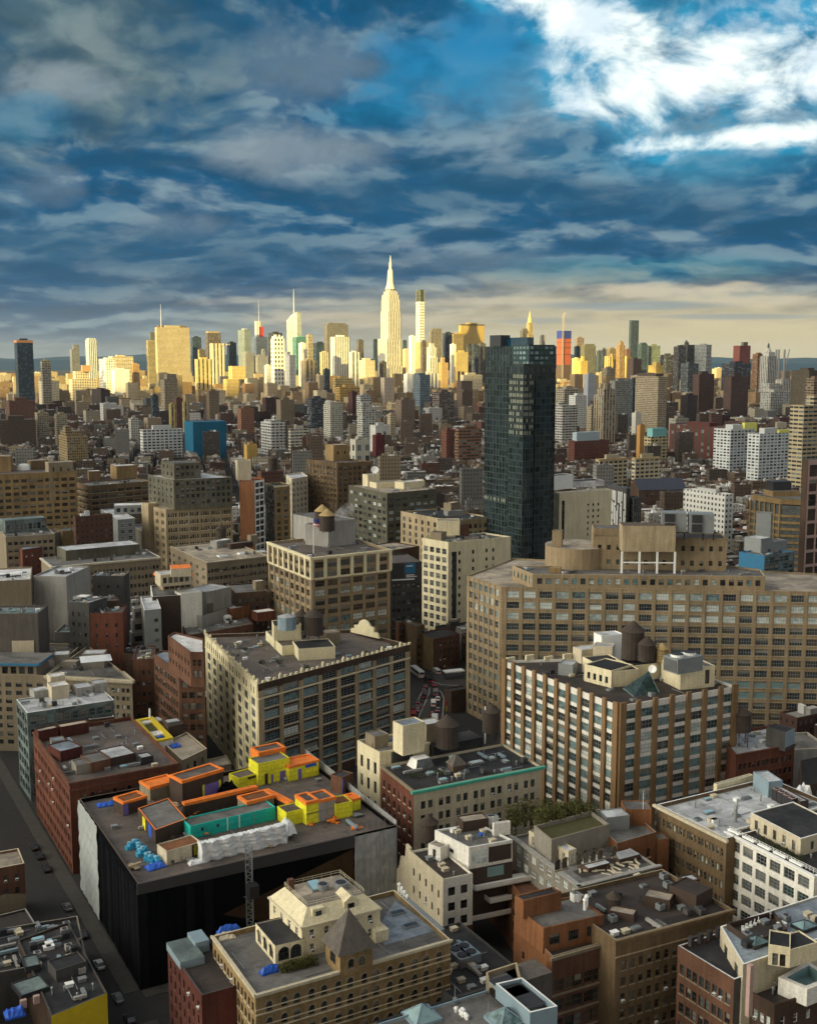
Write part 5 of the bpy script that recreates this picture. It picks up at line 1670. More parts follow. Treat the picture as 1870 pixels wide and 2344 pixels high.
B = bld('white_court_building', 'white walled wing with dark glass courts left of the green cornice building', pts, 25, 'stucco_white', 'roof_black', {3: d_(nb=3, w=2.2, h=2.6, fh=4, top=1.2, gl=GD), 0: d_(nb=2, w=1.2, h=1.8, fh=4, top=1.2, gl=GD)}, .6, 'stone_pale')
clutter(B, 83, 6)

# tower with orange brick piers
zz = 45
pts = LFR((1152, 1512), (1417, 1616), (1686, 1571), zz)
pts[2] = at(1480, 1503, zz)
pf = d_(w=-.76, h=2.4, fh=3.5, top=1.3, side=.4, nx=4, nz=2, fr='metal_grey', span='stucco_white', st='grid', rd=.15, gl=('glass_teal', 'glass_dark', 'glass_pale', 'glass_dark', 'glass_teal', 'glass_green', 'glass_teal', 'glass_teal'), piers=(1.5, .7, 'pier_orange', .9))
PIER = bld('pier_tower', 'thirteen storey block striped by tall orange brick piers and white spandrels, right of centre', pts, zz, 'stucco_white', 'roof_darkbrown',
           {0: d_(pf, nb=7), 3: d_(pf, nb=10)}, .8, 'stucco_white')
B = PIER
q = LFR((1330, 1525), (1398, 1576), (1515, 1546), 44.2 + 5)
blk(B, 'penthouse', (1398, 1575), (1447, 1560), 10, 5.2, 'stucco_cream', 'roof_black', {0: d_(nb=3, w=1.1, h=2.2, fh=4, top=1.2, nf=1, gl=GD), 3: d_(nb=4, w=1.1, h=2.0, fh=4, top=1.2, nf=1, gl=GD)})
blk(B, 'penthouse', (1332, 1538), (1399, 1574), 9, 4.8, 'stucco_cream', 'roof_black', {0: d_(nb=4, w=1.0, h=1.7, fh=4, top=1.2, nf=1, gl=GD)})
blk(B, 'penthouse', (1448, 1562), (1513, 1553), 9, 5.0, 'stone_cream', 'roof_black')
pb = blk(B, 'machine_room', (1512, 1556), (1556, 1580), 8, 6.4, 'stucco_cream', 'roof_grey')
blk(B, 'machine_room', (1556, 1580), (1634, 1572), 10, 6.4, 'stucco_cream', 'roof_grey', {0: d_(nb=1, w=8, h=4.2, fh=5.5, top=.5, gl=('glass_brown',), st='plain')})
for x0, y0, x1, y1, h, w_ in ((1356, 1520, 1400, 1524, 6, 'stone_pale'), (1277, 1545, 1310, 1549, 3.6, 'metal_grey'), (1375, 1512, 1425, 1507, 8.0, 'metal_white'), (1330, 1520, 1376, 1514, 4.5, 'stone_pale')):
    blk(B, 'bulkhead', (x0, y0), (x1, y1), 5, h, w_, 'roof_silver')
tank(at(1447, 1510, 49.0), 3.5, 8.4, 'very dark tall water tank on the pier striped block', leg=.6)
tank(at(1479, 1517, 49.0), 2.7, 5.0, 'brown round water tank beside the tall dark tank of the pier striped block', leg=.8)
tank(at(1514, 1516, 49.2), 1.9, 4.0, 'small yellow water tank on the pier striped block', 'wood_tank_tan', .3)
t = thing('cooling_tower', at(1562, 1534, 50.6), 'large grey louvred cooling tower with two white fans on the pier striped block', 'cooling tower')
o = WL[t.name]; mb = MB(); mb.cbox(o.x, o.y, o.z, 9.5, 6, 4.4, 29, 0, 0); mb.build('casing', 'metal_grey', t)
mb = MB(); q_ = o - GB * 3.06 - GA * 4.4 + Vector((0, 0, .4)); mb.box(q_ - GA * .42 + GB * .4, GA * .05, GB * 5.2, 3.4, 0)
for k in range(9):
    mb.box(q_ - GA * .46 + GB * .5 + Vector((0, 0, .2 + .36 * k)), GA * .05, GB * 5, .12, 1)
mb.build('louvres', ['metal_dark', 'metal_grey'], t)
for s in (-2.3, 2.3):
    mb = MB(); mb.cyl((o + GA * s).x, (o + GA * s).y, o.z + 4.4, o.z + 5.1, 1.9, 1.9, 14, 0, 1); mb.build('fan', ['metal_white', 'metal_dark'], t)
t = thing('satellite_dish', at(1492, 1546, 49.3), 'white satellite dish on the black penthouse roof of the pier striped block', 'satellite dish')
o = WL[t.name]; mb = MB(); mb.tube(o, o + Vector((0, 0, 1.4)), .1); mb.build('post', 'metal_grey', t)
mb = MB(); c = o + Vector((0, 0, 1.9)); n = Vector((-.3, -.85, .4)).normalized(); u = n.orthogonal().normalized(); v = n.cross(u)
for k in range(12):
    a0, a1 = .5236 * k, .5236 * (k + 1); mb.q([c - n * .3, c + (u * math.cos(a0) + v * math.sin(a0)) * 1.2, c + (u * math.cos(a1) + v * math.sin(a1)) * 1.2])
mb.build('dish', 'metal_white', t)
q = edge_pts(B, (1450, 1595), (1508, 1586), 5)
mb = MB(); a, b2, c2, d2 = q
up = Vector((0, 0, 5.2)); mb.q([a, b2, c2 + up, d2 + Vector((0, 0, 1.2))], 0); mb.q([b2, c2, c2 + up], 0); mb.q([a, d2 + Vector((0, 0, 1.2)), d2], 0)
for s in (0, .25, .5, .75, 1):
    mb.tube(a.lerp(b2, s), (d2 + Vector((0, 0, 1.2))).lerp(c2 + up, s), .12, 1, 4)
mb.build('glasshouse', ['glass_green', 'metal_grey'], B.root)
mb = MB()
p, q_ = pts[3], pts[2]
for k in range(6):
    o = p.lerp(q_, .05 + .13 * k); mb.cbox(o.x, o.y, zz, 3, .8, 1.0 + (k % 2) * .6, 29)
mb.build('coping_blocks', 'stone_cream', B.root)
clutter(B, 91, 30)

# vast tan block behind it
zz = 55
F, Rr, L = at(1148, 1343, zz), at(2050, 1357, zz), at(1069, 1318, zz)
pts = [F, Rr, Rr + Vector((10, 30, 0)), L + Vector((22, 40, 0)), L]
cg = ('glass_dark', 'glass_dark', 'glass_brown', 'glass_dark')
cf = d_(nb=23, w=-.76, h=2.55, fh=4.07, top=.9, side=1.2, nx=5, nz=2, st='grid', fr='metal_grey', gl=cg, band_every=[(2.55, .25, .14, 'brick_tanlight'), (-.45, .22, .10, 'brick_tanlight')], trim='stone_pale',
        rowgl={0: ('glass_pale', 'glass_pale', 'glass_teal', 'glass_dark'), 1: ('glass_pale', 'glass_pale', 'glass_dark', 'glass_pale'), 2: ('glass_pale', 'glass_pale', 'glass_dark'), 8: ('glass_teal', 'glass_dark'), 9: ('glass_teal', 'glass_teal', 'glass_dark')},
        piers=(1.0, .18, 'brick_sand', 0))
BIG = bld('tan_block_building', 'vast tan brick block with a setback penthouse behind the pier striped block', pts, zz, 'brick_sand', 'roof_tan',
          {0: cf, 4: d_(cf, nb=6, w=-.62)}, .6, 'brick_tanlight')
B = BIG
z2 = 60
p2 = [at(1219, 1314, z2), at(1751, 1319, z2), at(1739, 1303, z2), at(1655, 1293, z2), at(1172, 1295, z2)]
T2 = bld('setback_storey', '', p2, z2, 'brick_sand', 'roof_grey', {0: d_(nb=26, w=1.9, h=2.2, fh=3.6, top=.9, side=1, nf=1, gl=GT, nx=3), 4: d_(nb=5, w=1.8, h=2.2, fh=3.6, top=.9, nf=1, gl=GT)}, .7, 'stone_pale', None, 54.4, parent=B.root)
B2 = Bld(); B2.zr, B2.root, B2.pts = 59.3, B.root, p2
pw = d_(w=1.4, h=2.0, fh=5.6, top=1.6, gl=GB_, trim='brick_tanlight', sill=True)
blk(B2, 'penthouse', (1357, 1302), (1661, 1307), 13, 12.6, 'brick_sand', 'roof_black', {0: d_(pw, nb=14)}, .6, 'brick_tanlight')
c_ = at(1320, 1292, 59.3)
mb = MB(); mb.cyl(c_.x, c_.y, 59.31, 67.3, 12.5, 12.5, 24, 0, 1); mb.build('rounded_wing', ['brick_sand', 'roof_tan'], B.root)
blk(B2, 'machine_room', (1357, 1297), (1424, 1298), 10, 15, 'brick_sand', 'roof_grey', {0: d_(pw, nb=4)})
q = edge_pts(B2, (1422, 1312), (1543, 1313), 9)
mb = MB(); mb.prism([(k.x, k.y) for k in q], 67.5, 77.3, 0, 1); mb.q([(*k[:2], 67.5) for k in q[::-1]]); mb.build('tank_house', ['brick_tanlight', 'trim_brown'], B.root)
mb = MB()
for s in (0, .333, .667, 1):
    o = q[0].lerp(q[1], s); mb.cbox(o.x, o.y, 59.3, .7, .7, 8.2, 0)
    if s < 1:
        o2 = q[0].lerp(q[1], s + .333); mb.tube(Vector((o.x, o.y, 63.4)), Vector((o2.x, o2.y, 63.4)), .3, 0, 4)
mb.build('steel_frame', 'metal_white', B.root)
blk(B2, 'chimney', (1262, 1297), (1284, 1298), 4, 14, 'brick_sand', 'roof_grey')
blk(B2, 'bulkhead', (1256, 1312), (1282, 1313), 3, 2.2, 'brick_gold', 'roof_tan')
t = thing('cooling_tower', at(1590, 1221, 74), 'dark grey double cooling tower on a steel frame above the tan block penthouse', 'cooling tower')
o = WL[t.name]
for k in range(2):
    mb = MB(); c3 = o + Vector((-7.5 + 9.5 * k, 3 - 3.0 * k, 0)); mb.cbox(c3.x, c3.y, 74.6, 9, 7, 7.2, -8, 0, 0, bottom=True)
    for j in range(2):
        for i in range(2):
            q4 = c3 + Vector((-4.2 + 4.3 * i, -3.62 + (-.6 if i else 0) * 0, 75.0 - c3.z + 3.5 * j)); mb.cbox(q4.x + 1.9, q4.y + .0 - .30 * (i * 2 - 1) * -1, q4.z, 3.8, .3, 3.0, -8, 1)
    mb.build('casing', ['metal_grey', 'metal_dark'], t)
mb = MB()
for dx in (-11, -4, 3, 7):
    mb.tube(o + Vector((dx, 0, -2.6)), o + Vector((dx, 0, .7)), .3, 0, 4)
mb.tube(o + Vector((-12, 0, .4)), o + Vector((8, -1, .4)), .4, 0, 4); mb.build('frame', 'metal_dark', t)
clutter(T2 if False else B2, 95, 10, 'vhd') if hasattr(B2, 'pts') else None
# ------------------------------------------------------------------ lower right: houses and lofts
zz = 30
pts = LFR((1503, 1841), (1662, 1919), 38, zz)
B = bld('round_arch_loft', 'tan brick loft with groups of round arched windows and a wide silver roof, right', pts, zz, 'brick_tan', 'roof_silver',
        {3: d_(st='arch', nb=6, per=3, w=.85, h=2.0, gap=.5, fh=3.9, top=2.0, gl=GD + ('glass_pale',), trim='brick_tan', sill=False, fr='stone_beige', side=.8), 0: d_(nb=0)}, 1.0, 'metal_white', [((3,), .6, .8, 'stone_pale', .1)])
for p0, p1, dep, h, w_ in (((1640, 1815), (1722, 1792), 1.2, 2.2, 'stucco_cream'), ((1722, 1802), (1757, 1826), 4, 4.2, 'metal_blue'), ((1764, 1822), (1830, 1858), 2.5, 2.6, 'brown_panel')):
    blk(B, 'bulkhead', p0, p1, dep, h, w_, 'roof_silver')
for k in range(4):
    o = at(1776 + 12 * k, 1830 + 7 * k, 29.1); mb = MB(); mb.cbox(o.x, o.y, 29.1, 2, 1.6, 2.9, 29, 0, 1); mb.cyl(o.x, o.y, 32, 32.1, .6, .6, 10, 2)
    tag(mb.build('condenser_unit', ['metal_dark', 'pinkish', 'metal_dark'], loc=(o.x, o.y, 29.1)), 'boxy condenser unit in the row on the wide silver roof', 'air conditioner', 'condenser row on the silver roof')
o = at(1682, 1880, 29.1); mb = MB(); mb.cyl(o.x, o.y, 29.1, 32.5, .45, .45, 10); mb.cyl(o.x, o.y, 32.5, 33, .7, .3, 10); mb.build('flue', 'metal_grey', B.root)
clutter(B, 101, 22, 'vhps')
pts = LFR((1662, 1903), (1863, 2004), 30, zz)
B = bld('white_grid_building', 'white loft with a grid of big square windows and a black roof terrace', pts, zz, 'stucco_white', 'roof_black',
        {3: d_(nb=6, w=-.76, h=2.5, fh=3.9, top=.7, side=.8, nx=3, nz=3, st='grid', fr='metal_grey', gl=('glass_grey', 'glass_green', 'glass_grey', 'glass_dark'), rd=.35, rowgl={0: ('glass_dark', 'glass_grey')}),
         0: d_(nb=4, w=-.76, h=2.5, fh=3.9, top=.7, nx=3, nz=3, st='grid', gl=('glass_green', 'glass_dark'), fr='metal_grey')}, .5, 'metal_white', [((3, 0), .3, .5, 'metal_white', 0)])
WG = B
pb = bld('penthouse', '', LFR((1717, 1860), (1832, 1920), 14, 33.6), 33.6, 'stone_pale', 'roof_black', {3: d_(nb=5, w=1.1, h=2.3, fh=3.6, top=.6, nf=1, gl=GB_), 0: d_(nb=2, w=1.1, h=2, fh=3.6, top=.6, nf=1, gl=GB_)}, .2, 'metal_white', None, 29.51, parent=B.root)
mb = MB()
p, q = pts[3] + GA * .9, pts[0] + GA * .9
for k in range(26):
    o = p.lerp(q, k / 25); mb.tube((o.x, o.y, 30), (o.x, o.y, 31.1), .05, 0, 4)
for z in (30.4, 30.75, 31.1):
    mb.tube((p.x, p.y, z), (q.x, q.y, z), .04, 0, 4)
mb.build('railing', 'metal_white', B.root)
for k in range(5):
    o = p.lerp(q, .12 + .18 * k) - GA * .2; mb = MB(); mb.box(Vector((o.x, o.y, 30.01)), GA * .8, (q - p).normalized() * -3.6, .35); mb.build('planter', 'metal_white', B.root)
o = p.lerp(q, .45) + GA * 3
tag(leaf_mass('terrace_plants', 'ivy_leaf', [(o.x + GB.x * 2.2 * k, o.y + GB.y * 2.2 * k, 30.1, 1.0, .8, .8) for k in range(-3, 3)], 120, .17, 5, loc=(o.x, o.y, 29.5)), 'row of grey green plants on the black terrace of the white loft', 'plants')
clutter(B, 102, 8, 'vdp')

# red brick with the silver roof behind the pier block
zz = 28
pts = LFR((1640, 1680), (1684, 1727), (1818, 1703), zz)
B = bld('red_arch_house', 'dark red brick building with small arched windows and a bluish white roof, right edge', pts, zz, 'brick_red', 'roof_silver',
        {0: d_(st='arch', nb=4, per=3, w=1.05, h=1.8, gap=.75, fh=3.6, top=2.2, gl=GD, trim='brick_red', side=.8, band_every=[(1.9, .18, .08, 'brick_umber')])}, .9, 'brick_red', [((0,), .4, .3, 'brick_red', 0)])
pb = bld('black_penthouse', '', LFR((1753, 1664), (1798, 1676), (1818, 1667), 33.0), 33.0, 'concrete_dark', 'roof_black', None, .2, None, None, 27.2, parent=B.root)
on_wall(pb, pb.pts[0], pb.pts[1], [[(0, 28.4), (1, 28.4), (1, 33), (0, 33)]], 'pale_panel', 'metal_blue', .08)
tank(at(1697, 1706, 27.2), 2.5, 5.2, 'brown water tank on a tall steel stand over the bluish white roof', leg=4.4)
clutter(B, 103, 8, 'vhp')
pts = LFR((1826, 1770), (1834, 1800), (1930, 1778), 20)
B = bld('brown_gable_house', 'brown brick house with a dark gabled roof at the right edge below the tan block', pts, 20, 'brick_brown', 'roof_black', {3: d_(nb=0), 0: d_(nb=4, w=1.1, h=1.8, fh=3.4, top=1.5, gl=GD)}, .4)
mb = MB(); a, b_, c_, e_ = [Vector((p.x, p.y, 19.7)) for p in pts]; m0, m1 = (a + e_) / 2 + Vector((0, 0, 6)), (b_ + c_) / 2 + Vector((0, 0, 6))
mb.q([a, b_, m1, m0]); mb.q([c_, e_, m0, m1]); mb.q([e_, a, m0], 1); mb.q([b_, c_, m1], 1); mb.build('gable_roof', ['roof_black', 'brick_brown'], B.root)
tarp((1826, 1862), (1862, 1856), 18, 5, 7, 'plastic_wrap', 'pale blue plastic tent on the low roof right of the red arched house', 'tent', 17, 'plastic_tent')
pts = TB((1800, 1875), (1900, 1880), 25.5, 8)
B = bld('tan_roof_shed', 'low house with a tan roof behind the white loft penthouse', pts, 25.5, 'brick_umber', 'roof_tan', None, .7, 'brick_brown')
pts = TB((1680, 1722), (1900, 1712), 15, 16)
B = bld('garage_block', 'low grey garage roof beyond the red arched house', pts, 15, 'concrete', 'roof_grey', None, .8, 'stone_pale')

# grey roofed penthouse block, centre right
zz = 24
pts = LFR((1176, 1914), (1326, 2024), (1501, 1979), zz)
B = bld('grey_roof_loft', 'long grey roofed loft with a glazed top storey and roof rubble, lower right of centre', pts, zz, 'stone_grey', 'roof_grey',
        {3: d_(nb=8, w=-.6, h=2.0, fh=3.4, top=.8, nf=2, gl=('glass_pale', 'glass_teal', 'glass_dark'), nx=4, fr='metal_white'), 0: d_(nb=5, w=1.2, h=1.8, fh=3.4, top=.9, nf=2, gl=GD, fr='metal_white', skip=(1, 3))}, .5, 'concrete', [((0, 3), .35, 1.0, 'concrete', 0)])
blk(B, 'stair_house', (1300, 1982), (1318, 1976), 14, 3.6, 'stone_pale', 'roof_silver', {0: d_(nb=2, w=1.0, h=2.4, fh=3.5, top=.5, nf=1, gl=('glass_pale',), fr='metal_white'), 3: d_(nb=6, w=1, h=2.4, fh=3.5, top=.5, nf=1, gl=('glass_pale', 'glass_grey'), fr='metal_white')})
q = [at(1310, 1995, 23.52), at(1332, 2010, 23.52), at(1490, 1972, 23.52), at(1440, 1948, 23.52)]
mb = MB(); mb.q(q); mb.build('stripped_deck', 'roof_darkbrown', B.root)
for x, y in ((1360, 1985), (1430, 1965)):
    o = at(x, y, 23.5); mb = MB(); mb.cbox(o.x, o.y, 23.53, 6, 3.5, 1.1, 29, 0, 1); mb.build('skylight_curb', ['brick_brown', 'roof_silver'], B.root)
r = random.Random(3)
mb = MB()
for k in range(46):
    o = at(r.uniform(1325, 1475), r.uniform(1960, 2004), 23.53); mb.cbox(o.x, o.y, 23.54, r.uniform(.5, 3.4), r.uniform(.2, .7), r.uniform(.1, .35), r.uniform(0, 180))
x = mb.build('rubble', 'stone_pale', loc=at(1400, 1985, 23.5)); x['kind'] = 'stuff'; tag(x, 'scattered pale timber and rubble on the grey loft roof', 'rubble')
pts = LFR((1225, 2010), (1330, 2056), (1518, 2010), 17)
B = bld('beige_party_wall', 'long low beige wall building in front of the grey roofed loft', pts, 17, 'stone_beige', 'roof_darkbrown', None, .8, 'stone_pale')
pts = LFR((1100, 1940), (1205, 2065), 9, 16)
B = bld('orange_court_building', 'narrow orange brick wing with a sloping roof between the white house and the grey loft', pts, 16, 'brick_orange', 'brick_umber', {3: d_(nb=6, w=1.0, h=1.7, fh=3.3, top=1.3, gl=GD)}, .5)

# houses beyond it, with the green roof
zz = 29
pts = LFR((1222, 1890), (1262, 1922), (1395, 1886), zz)
B = bld('green_roof_house', 'grey house with a grassy green roof and three slim windows, beside the pier striped block', pts, zz, 'stone_grey', 'turf', {0: d_(nb=6, w=1.0, h=2.4, fh=4.0, top=4.2, nf=1, gl=GB_, trim='stone_pale', sill=True)}, 1.0, 'stone_beige')
a, b_ = at(1232, 1886, 28.2), at(1352, 1858, 28.2)
bx = [tuple(a.lerp(b_, (k + .5) / 10) + GB * (1.5 * (k % 3)) + Vector((0, 0, 1.0))) + (2.5, 2.2, 1.9) for k in range(10)]
tag(leaf_mass('tall_grass_roof', 'lawn_leaf', bx, 800, .2, 17, loc=a), 'thick olive green grass growing on the grey house roof', 'grass')
for k, (x, y, z, s, h) in enumerate(((1180, 1895, 19, 4.2, 6), (1215, 1880, 19, 4.5, 7), (1150, 1912, 18, 3, 4.5), (1165, 1935, 18, 2.6, 4), (1240, 1872, 20, 3.5, 6))):
    o = at(x, y, z); t = thing('courtyard_tree', o, ('dark olive tree in the court left of the green roof house', 'tallest olive tree of the court below the pier striped block', 'small olive tree nearest the modern white house',
                                                'smallest olive bush beside the modern white house wall', 'olive tree touching the green roof house corner')[k], 'tree', None)
    mb = MB(); mb.tube(o - Vector((0, 0, 8)), o + Vector((0, 0, h * .5)), .25, 0, 6, None, .12)
    for a_ in range(5):
        mb.tube(o, o + Vector((math.cos(a_ * 1.3) * s * .6, math.sin(a_ * 1.3) * s * .6, h * .55)), .1, 0, 4, None, .04)
    mb.build('trunk', 'twig', t)
    rr = random.Random(k)
    leaf_mass('crown', 'lawn_leaf', [(o.x + rr.uniform(-s, s) * .5, o.y + rr.uniform(-s, s) * .5, o.z + h * rr.uniform(.1, .75), s * .5, s * .5, h * .26) for _ in range(7)], 230, .2, k + 30, t)
pts = LFR((1372, 1893), (1412, 1930), (1502, 1904), 26)
B = bld('orange_brick_house', 'orange brick house with a grey rooftop box at the foot of the pier striped block', pts, 26, 'brick_orange', 'roof_grey', {0: d_(nb=3, w=1.2, h=2.2, fh=3.6, top=3, gl=GB_, sill=True, trim='stone_pale')}, .7, 'stone_grey')
blk(B, 'bulkhead', (1388, 1904), (1440, 1898), 5, 3.6, 'metal_grey', 'roof_silver'); blk(B, 'bulkhead', (1430, 1890), (1490, 1890), 6, 4.2, 'brick_orange', 'roof_grey')
o = at(1470, 1890, 25); mb = MB(); mb.tube(o, o + Vector((0, 0, 9)), .1, 0, 5, None, .05); mb.build('aerial', 'metal_white', B.root)
pts = TB((1504, 1975), (1556, 1985), 15, 14)
B = bld('white_lot_building', 'low white walled lot between the grey loft and the round arched loft', pts, 15, 'stucco_white', 'roof_grey', None, .8, 'stone_pale')
blk(B, 'chimney', (1502, 2012), (1528, 2010), 4, 10, 'brick_orange', 'roof_grey')

# modern white house and its narrow white neighbour
zz = 26
pts = LFR((995, 1900), (1073, 1940), (1173, 1922), zz)
B = bld('modern_white_house', 'modern white rooftop house with a floating frame, glass corner and long white balconies', pts, zz, 'stucco_white', 'roof_grey', {3: d_(nb=1, w=1.6, h=1.0, fh=4, top=1.2, nf=1, gl=GD)}, .5, 'metal_white', None, 8.0)
p, q = pts[0], pts[1]
on_wall(B, p, q, [[(.04, 21.6), (.42, 21.6), (.42, 25.0), (.04, 25.0)]], 'glass_corner', 'glass_pale', .06)
mb = MB(); u = q - p
for s in (.04, .17, .27, .42):
    o = p + u * s - GB * .12; mb.tube((o.x, o.y, 21.6), (o.x, o.y, 25), .07, 0, 4)
for z in (23.2, 24.2):
    o, o2 = p + u * .17 - GB * .12, p + u * .42 - GB * .12; mb.tube((o.x, o.y, z), (o2.x, o2.y, z), .06, 0, 4)
mb.build('mullions', 'metal_white', B.root)
on_wall(B, p, q, [[(.45, 21.4), (.97, 21.4), (.97, 25.2), (.45, 25.2)]], 'timber_screen', 'brown_panel', .06)
on_wall(B, p, q, [[(.0, 8), (1.0, 8), (1.0, 20.6), (0, 20.6)]], 'recess', 'brown_panel', .05)
on_wall(B, p, q, [[(.42, 17.8), (.8, 17.8), (.8, 20.2), (.42, 20.2)]], 'glass_band', 'glass_teal', .1)
mb = MB()
for (s0, s1, z, dp) in ((.02, 1.32, 16.2, 2.6), (.36, 1.32, 12.4, 2.6), (-.02, .98, 8.6, 2.0)):
    o = p + u * s0; o.z = z; mb.box(o - GB * dp, u * (s1 - s0), GB * (dp + 1.6), .25, 0, bottom=True); mb.box(o - GB * dp, u * (s1 - s0), GB * .15, 1.25, 0)
    mb.box(o - GB * dp, u.normalized() * .15, GB * dp, 1.25, 0)
mb.build('balcony', 'metal_white', B.root)
blk(B, 'stair_house', (1060, 1905), (1118, 1896), 4, 2.6, 'brown_panel', 'roof_tan'); blk(B, 'bulkhead', (1130, 1915), (1168, 1910), 1, 3.2, 'stucco_white', 'roof_white')
o = at(1092, 1914, 25.5); mb = MB(); mb.cbox(o.x, o.y, 25.52, 4.4, 2.6, .35, 29, 0, 1); mb.cbox(o.x + 1, o.y, 25.87, 1.2, 1, .3, 29, 2); mb.build('hot_tub', ['metal_grey', 'glass_grey', 'tarp_blue'], B.root)
for x in (1118, 1124, 1132):
    o = at(x, 1886, 25.5)
    mb = MB(); mb.cbox(o.x, o.y, 25.52, 1.4, 1.2, 2.2, 29, 0, 1); tag(mb.build('condenser_unit', ['metal_white', 'metal_grey'], loc=(o.x, o.y, 25.5)), 'white condenser unit on the modern white house roof', 'air conditioner', 'condensers on the modern white house')
clutter(B, 111, 10, 'vhp')
zz = 21.5
pts = LFR((938, 1948), (1014, 2013), (1082, 1999), zz)
B = bld('narrow_white_house', 'narrow white walled house with four dark square windows, in front of the modern white house', pts, zz, 'stucco_white', 'roof_darkbrown',
        {0: d_(nb=2, w=1.8, h=2.1, fh=3.7, top=1.6, nf=3, gl=GD, st='sash', trim='stucco_white'), 3: d_(nb=5, w=.8, h=1.9, fh=4.4, top=2.4, gl=GB_, wall='stone_pale')}, .5, 'stone_pale', None)
bb = inset(pts, -.12)
mb = MB(); mb.prism([(k.x, k.y) for k in bb], 0, 9.0); mb.build('brick_base', 'brick_red', B.root)
blk(B, 'stair_house', (980, 1962), (1008, 1972), 3, 3.4, 'stucco_white', 'roof_tan', {0: d_(nb=1, w=1.0, h=2.2, fh=3, top=.5, nf=1, gl=GB_)})
p, q = pts[3], pts[0]
u = (q - p); n_ = Vector((u.y, -u.x, 0)).normalized()
mb = MB(); prof = [(-.62, 0), (-.62, 14.5), (-.5, 13.2), (-.36, 14.8), (-.3, 18.2), (-.16, 18.6), (-.12, 22.5), (0, 22.2), (0, 0)]
f = [Vector((p.x, p.y, 0)) + u * s + Vector((0, 0, z)) for s, z in prof]; bk = [k - n_ * .6 for k in f]
mb.q(f[::-1]); mb.q(bk)
for i in range(len(f)):
    mb.q([f[i], f[(i + 1) % len(f)], bk[(i + 1) % len(f)], bk[i]])
mb.build('ragged_party_wall', 'stone_pale', B.root)
tank(at(981, 1930, 21), 2.3, 4.6, 'brown water tank wedged beside the modern white house', leg=.8)
clutter(B, 112, 4, 'vh')

# orange brick building with arcaded front
pts = LFR((1176, 2096), (1263, 2190), (1407, 2149), 22)
B = bld('arcaded_brick_building', 'orange brick building with a carved stone arcade and open balconies along its top storey', pts, 22, 'brick_orange', 'roof_darkbrown',
        {0: d_(nb=3, per=2, w=2.1, h=2.6, gap=.5, fh=4.2, top=4.6, side=.9, gl=GB_, nz=2, wall='brick_umber', band_every=[(2.9, .4, .3, 'stone_beige')], fr='trim_brown'), 3: d_(nb=2, w=1.2, h=1.8, fh=4.2, top=4.6, gl=GB_)}, 1.1, 'stone_beige', [((0,), .55, .45, 'stone_beige', .1)])
p, q = pts[0], pts[1]; u = (q - p).normalized(); n_ = Vector((u.y, -u.x, 0)); W = (q - p).length
for k in range(9):
    if k in (2, 7):
        continue
    mb = MB()
    c_ = p + u * (W * (k + .5) / 9) + n_ * .08; w_ = W / 9 * .36; zb = 18.0
    for i in range(8):
        a0, a1 = math.pi * i / 8, math.pi * (i + 1) / 8
        P4 = [c_ + u * (w_ * r_ * math.cos(a)) + Vector((0, 0, zb + 1.5 + w_ * r_ * math.sin(a))) for a, r_ in ((a0, 1), (a1, 1), (a1, 1.35), (a0, 1.35))]
        mb.q([k_ + n_ * .12 for k_ in P4][::-1], 0)
        mb.q([c_ + u * (w_ * math.cos(a0)) + Vector((0, 0, zb + 1.5 + w_ * math.sin(a0))), c_ + u * (w_ * math.cos(a1)) + Vector((0, 0, zb + 1.5 + w_ * math.sin(a1))), c_ + u * (w_ * math.cos(a1)) + Vector((0, 0, zb)), c_ + u * (w_ * math.cos(a0)) + Vector((0, 0, zb))][::-1], 1)
    mb.box(c_ - u * w_ * 1.3 + Vector((0, 0, zb - .3)) + n_ * .3, u * w_ * 2.6, -n_ * .28, .28, 0, bottom=True)
    mb.build('arched_window', ['stone_beige', 'glass_brown'], B.root)
ub = bld('setback_storey', '', LFR((1180, 2078), (1243, 2125), (1382, 2094), 26.4), 26.4, 'brick_orange', 'roof_grey', {0: d_(nb=3, per=1, w=2.4, h=2.2, fh=4, top=1.0, nf=1, gl=GT, nx=4, fr='trim_dark')}, .4, 'brick_orange', None, 20.95, parent=B.root)
uu = Bld(); uu.zr, uu.root = 26.0, B.root
bld('bulkhead', '', LFR((1178, 2050), (1198, 2062), (1285, 2041), 30), 30, 'brick_orange', 'roof_black', {0: d_(nb=2, w=1.0, h=2.2, fh=3.6, top=1.2, nf=1, gl=('glass_grey',))}, .2, None, None, 26.0, parent=B.root)
for k in range(3):
    o = at(1268 + 52 * k, 2168 - 14 * k, 21); mb = MB(); mb.box(o, GB * 3.5 - GA * .2, GA * .35, 1.2); mb.build('balcony_divider', 'stone_beige', B.root)
for x in (1313, 1321):
    o = at(x, 2062, 26); mb = MB(); mb.cbox(o.x, o.y, 26.02, 1.0, 1.4, 1.8, 29, 0, 1); tag(mb.build('condenser_unit', ['metal_white', 'metal_grey'], loc=(o.x, o.y, 26)), 'white upright condenser unit on the arcaded brick roof', 'air conditioner', 'condensers on the arcaded brick roof')
for x, y in ((1342, 2075), (1338, 2083)):
    o = at(x, y, 26); mb = MB(); mb.cyl(o.x, o.y, 26.0, 28.2, .35, .35, 8); mb.cyl(o.x, o.y, 28.2, 28.7, .6, .2, 8); mb.build('vent_pipe', 'metal_white', B.root)
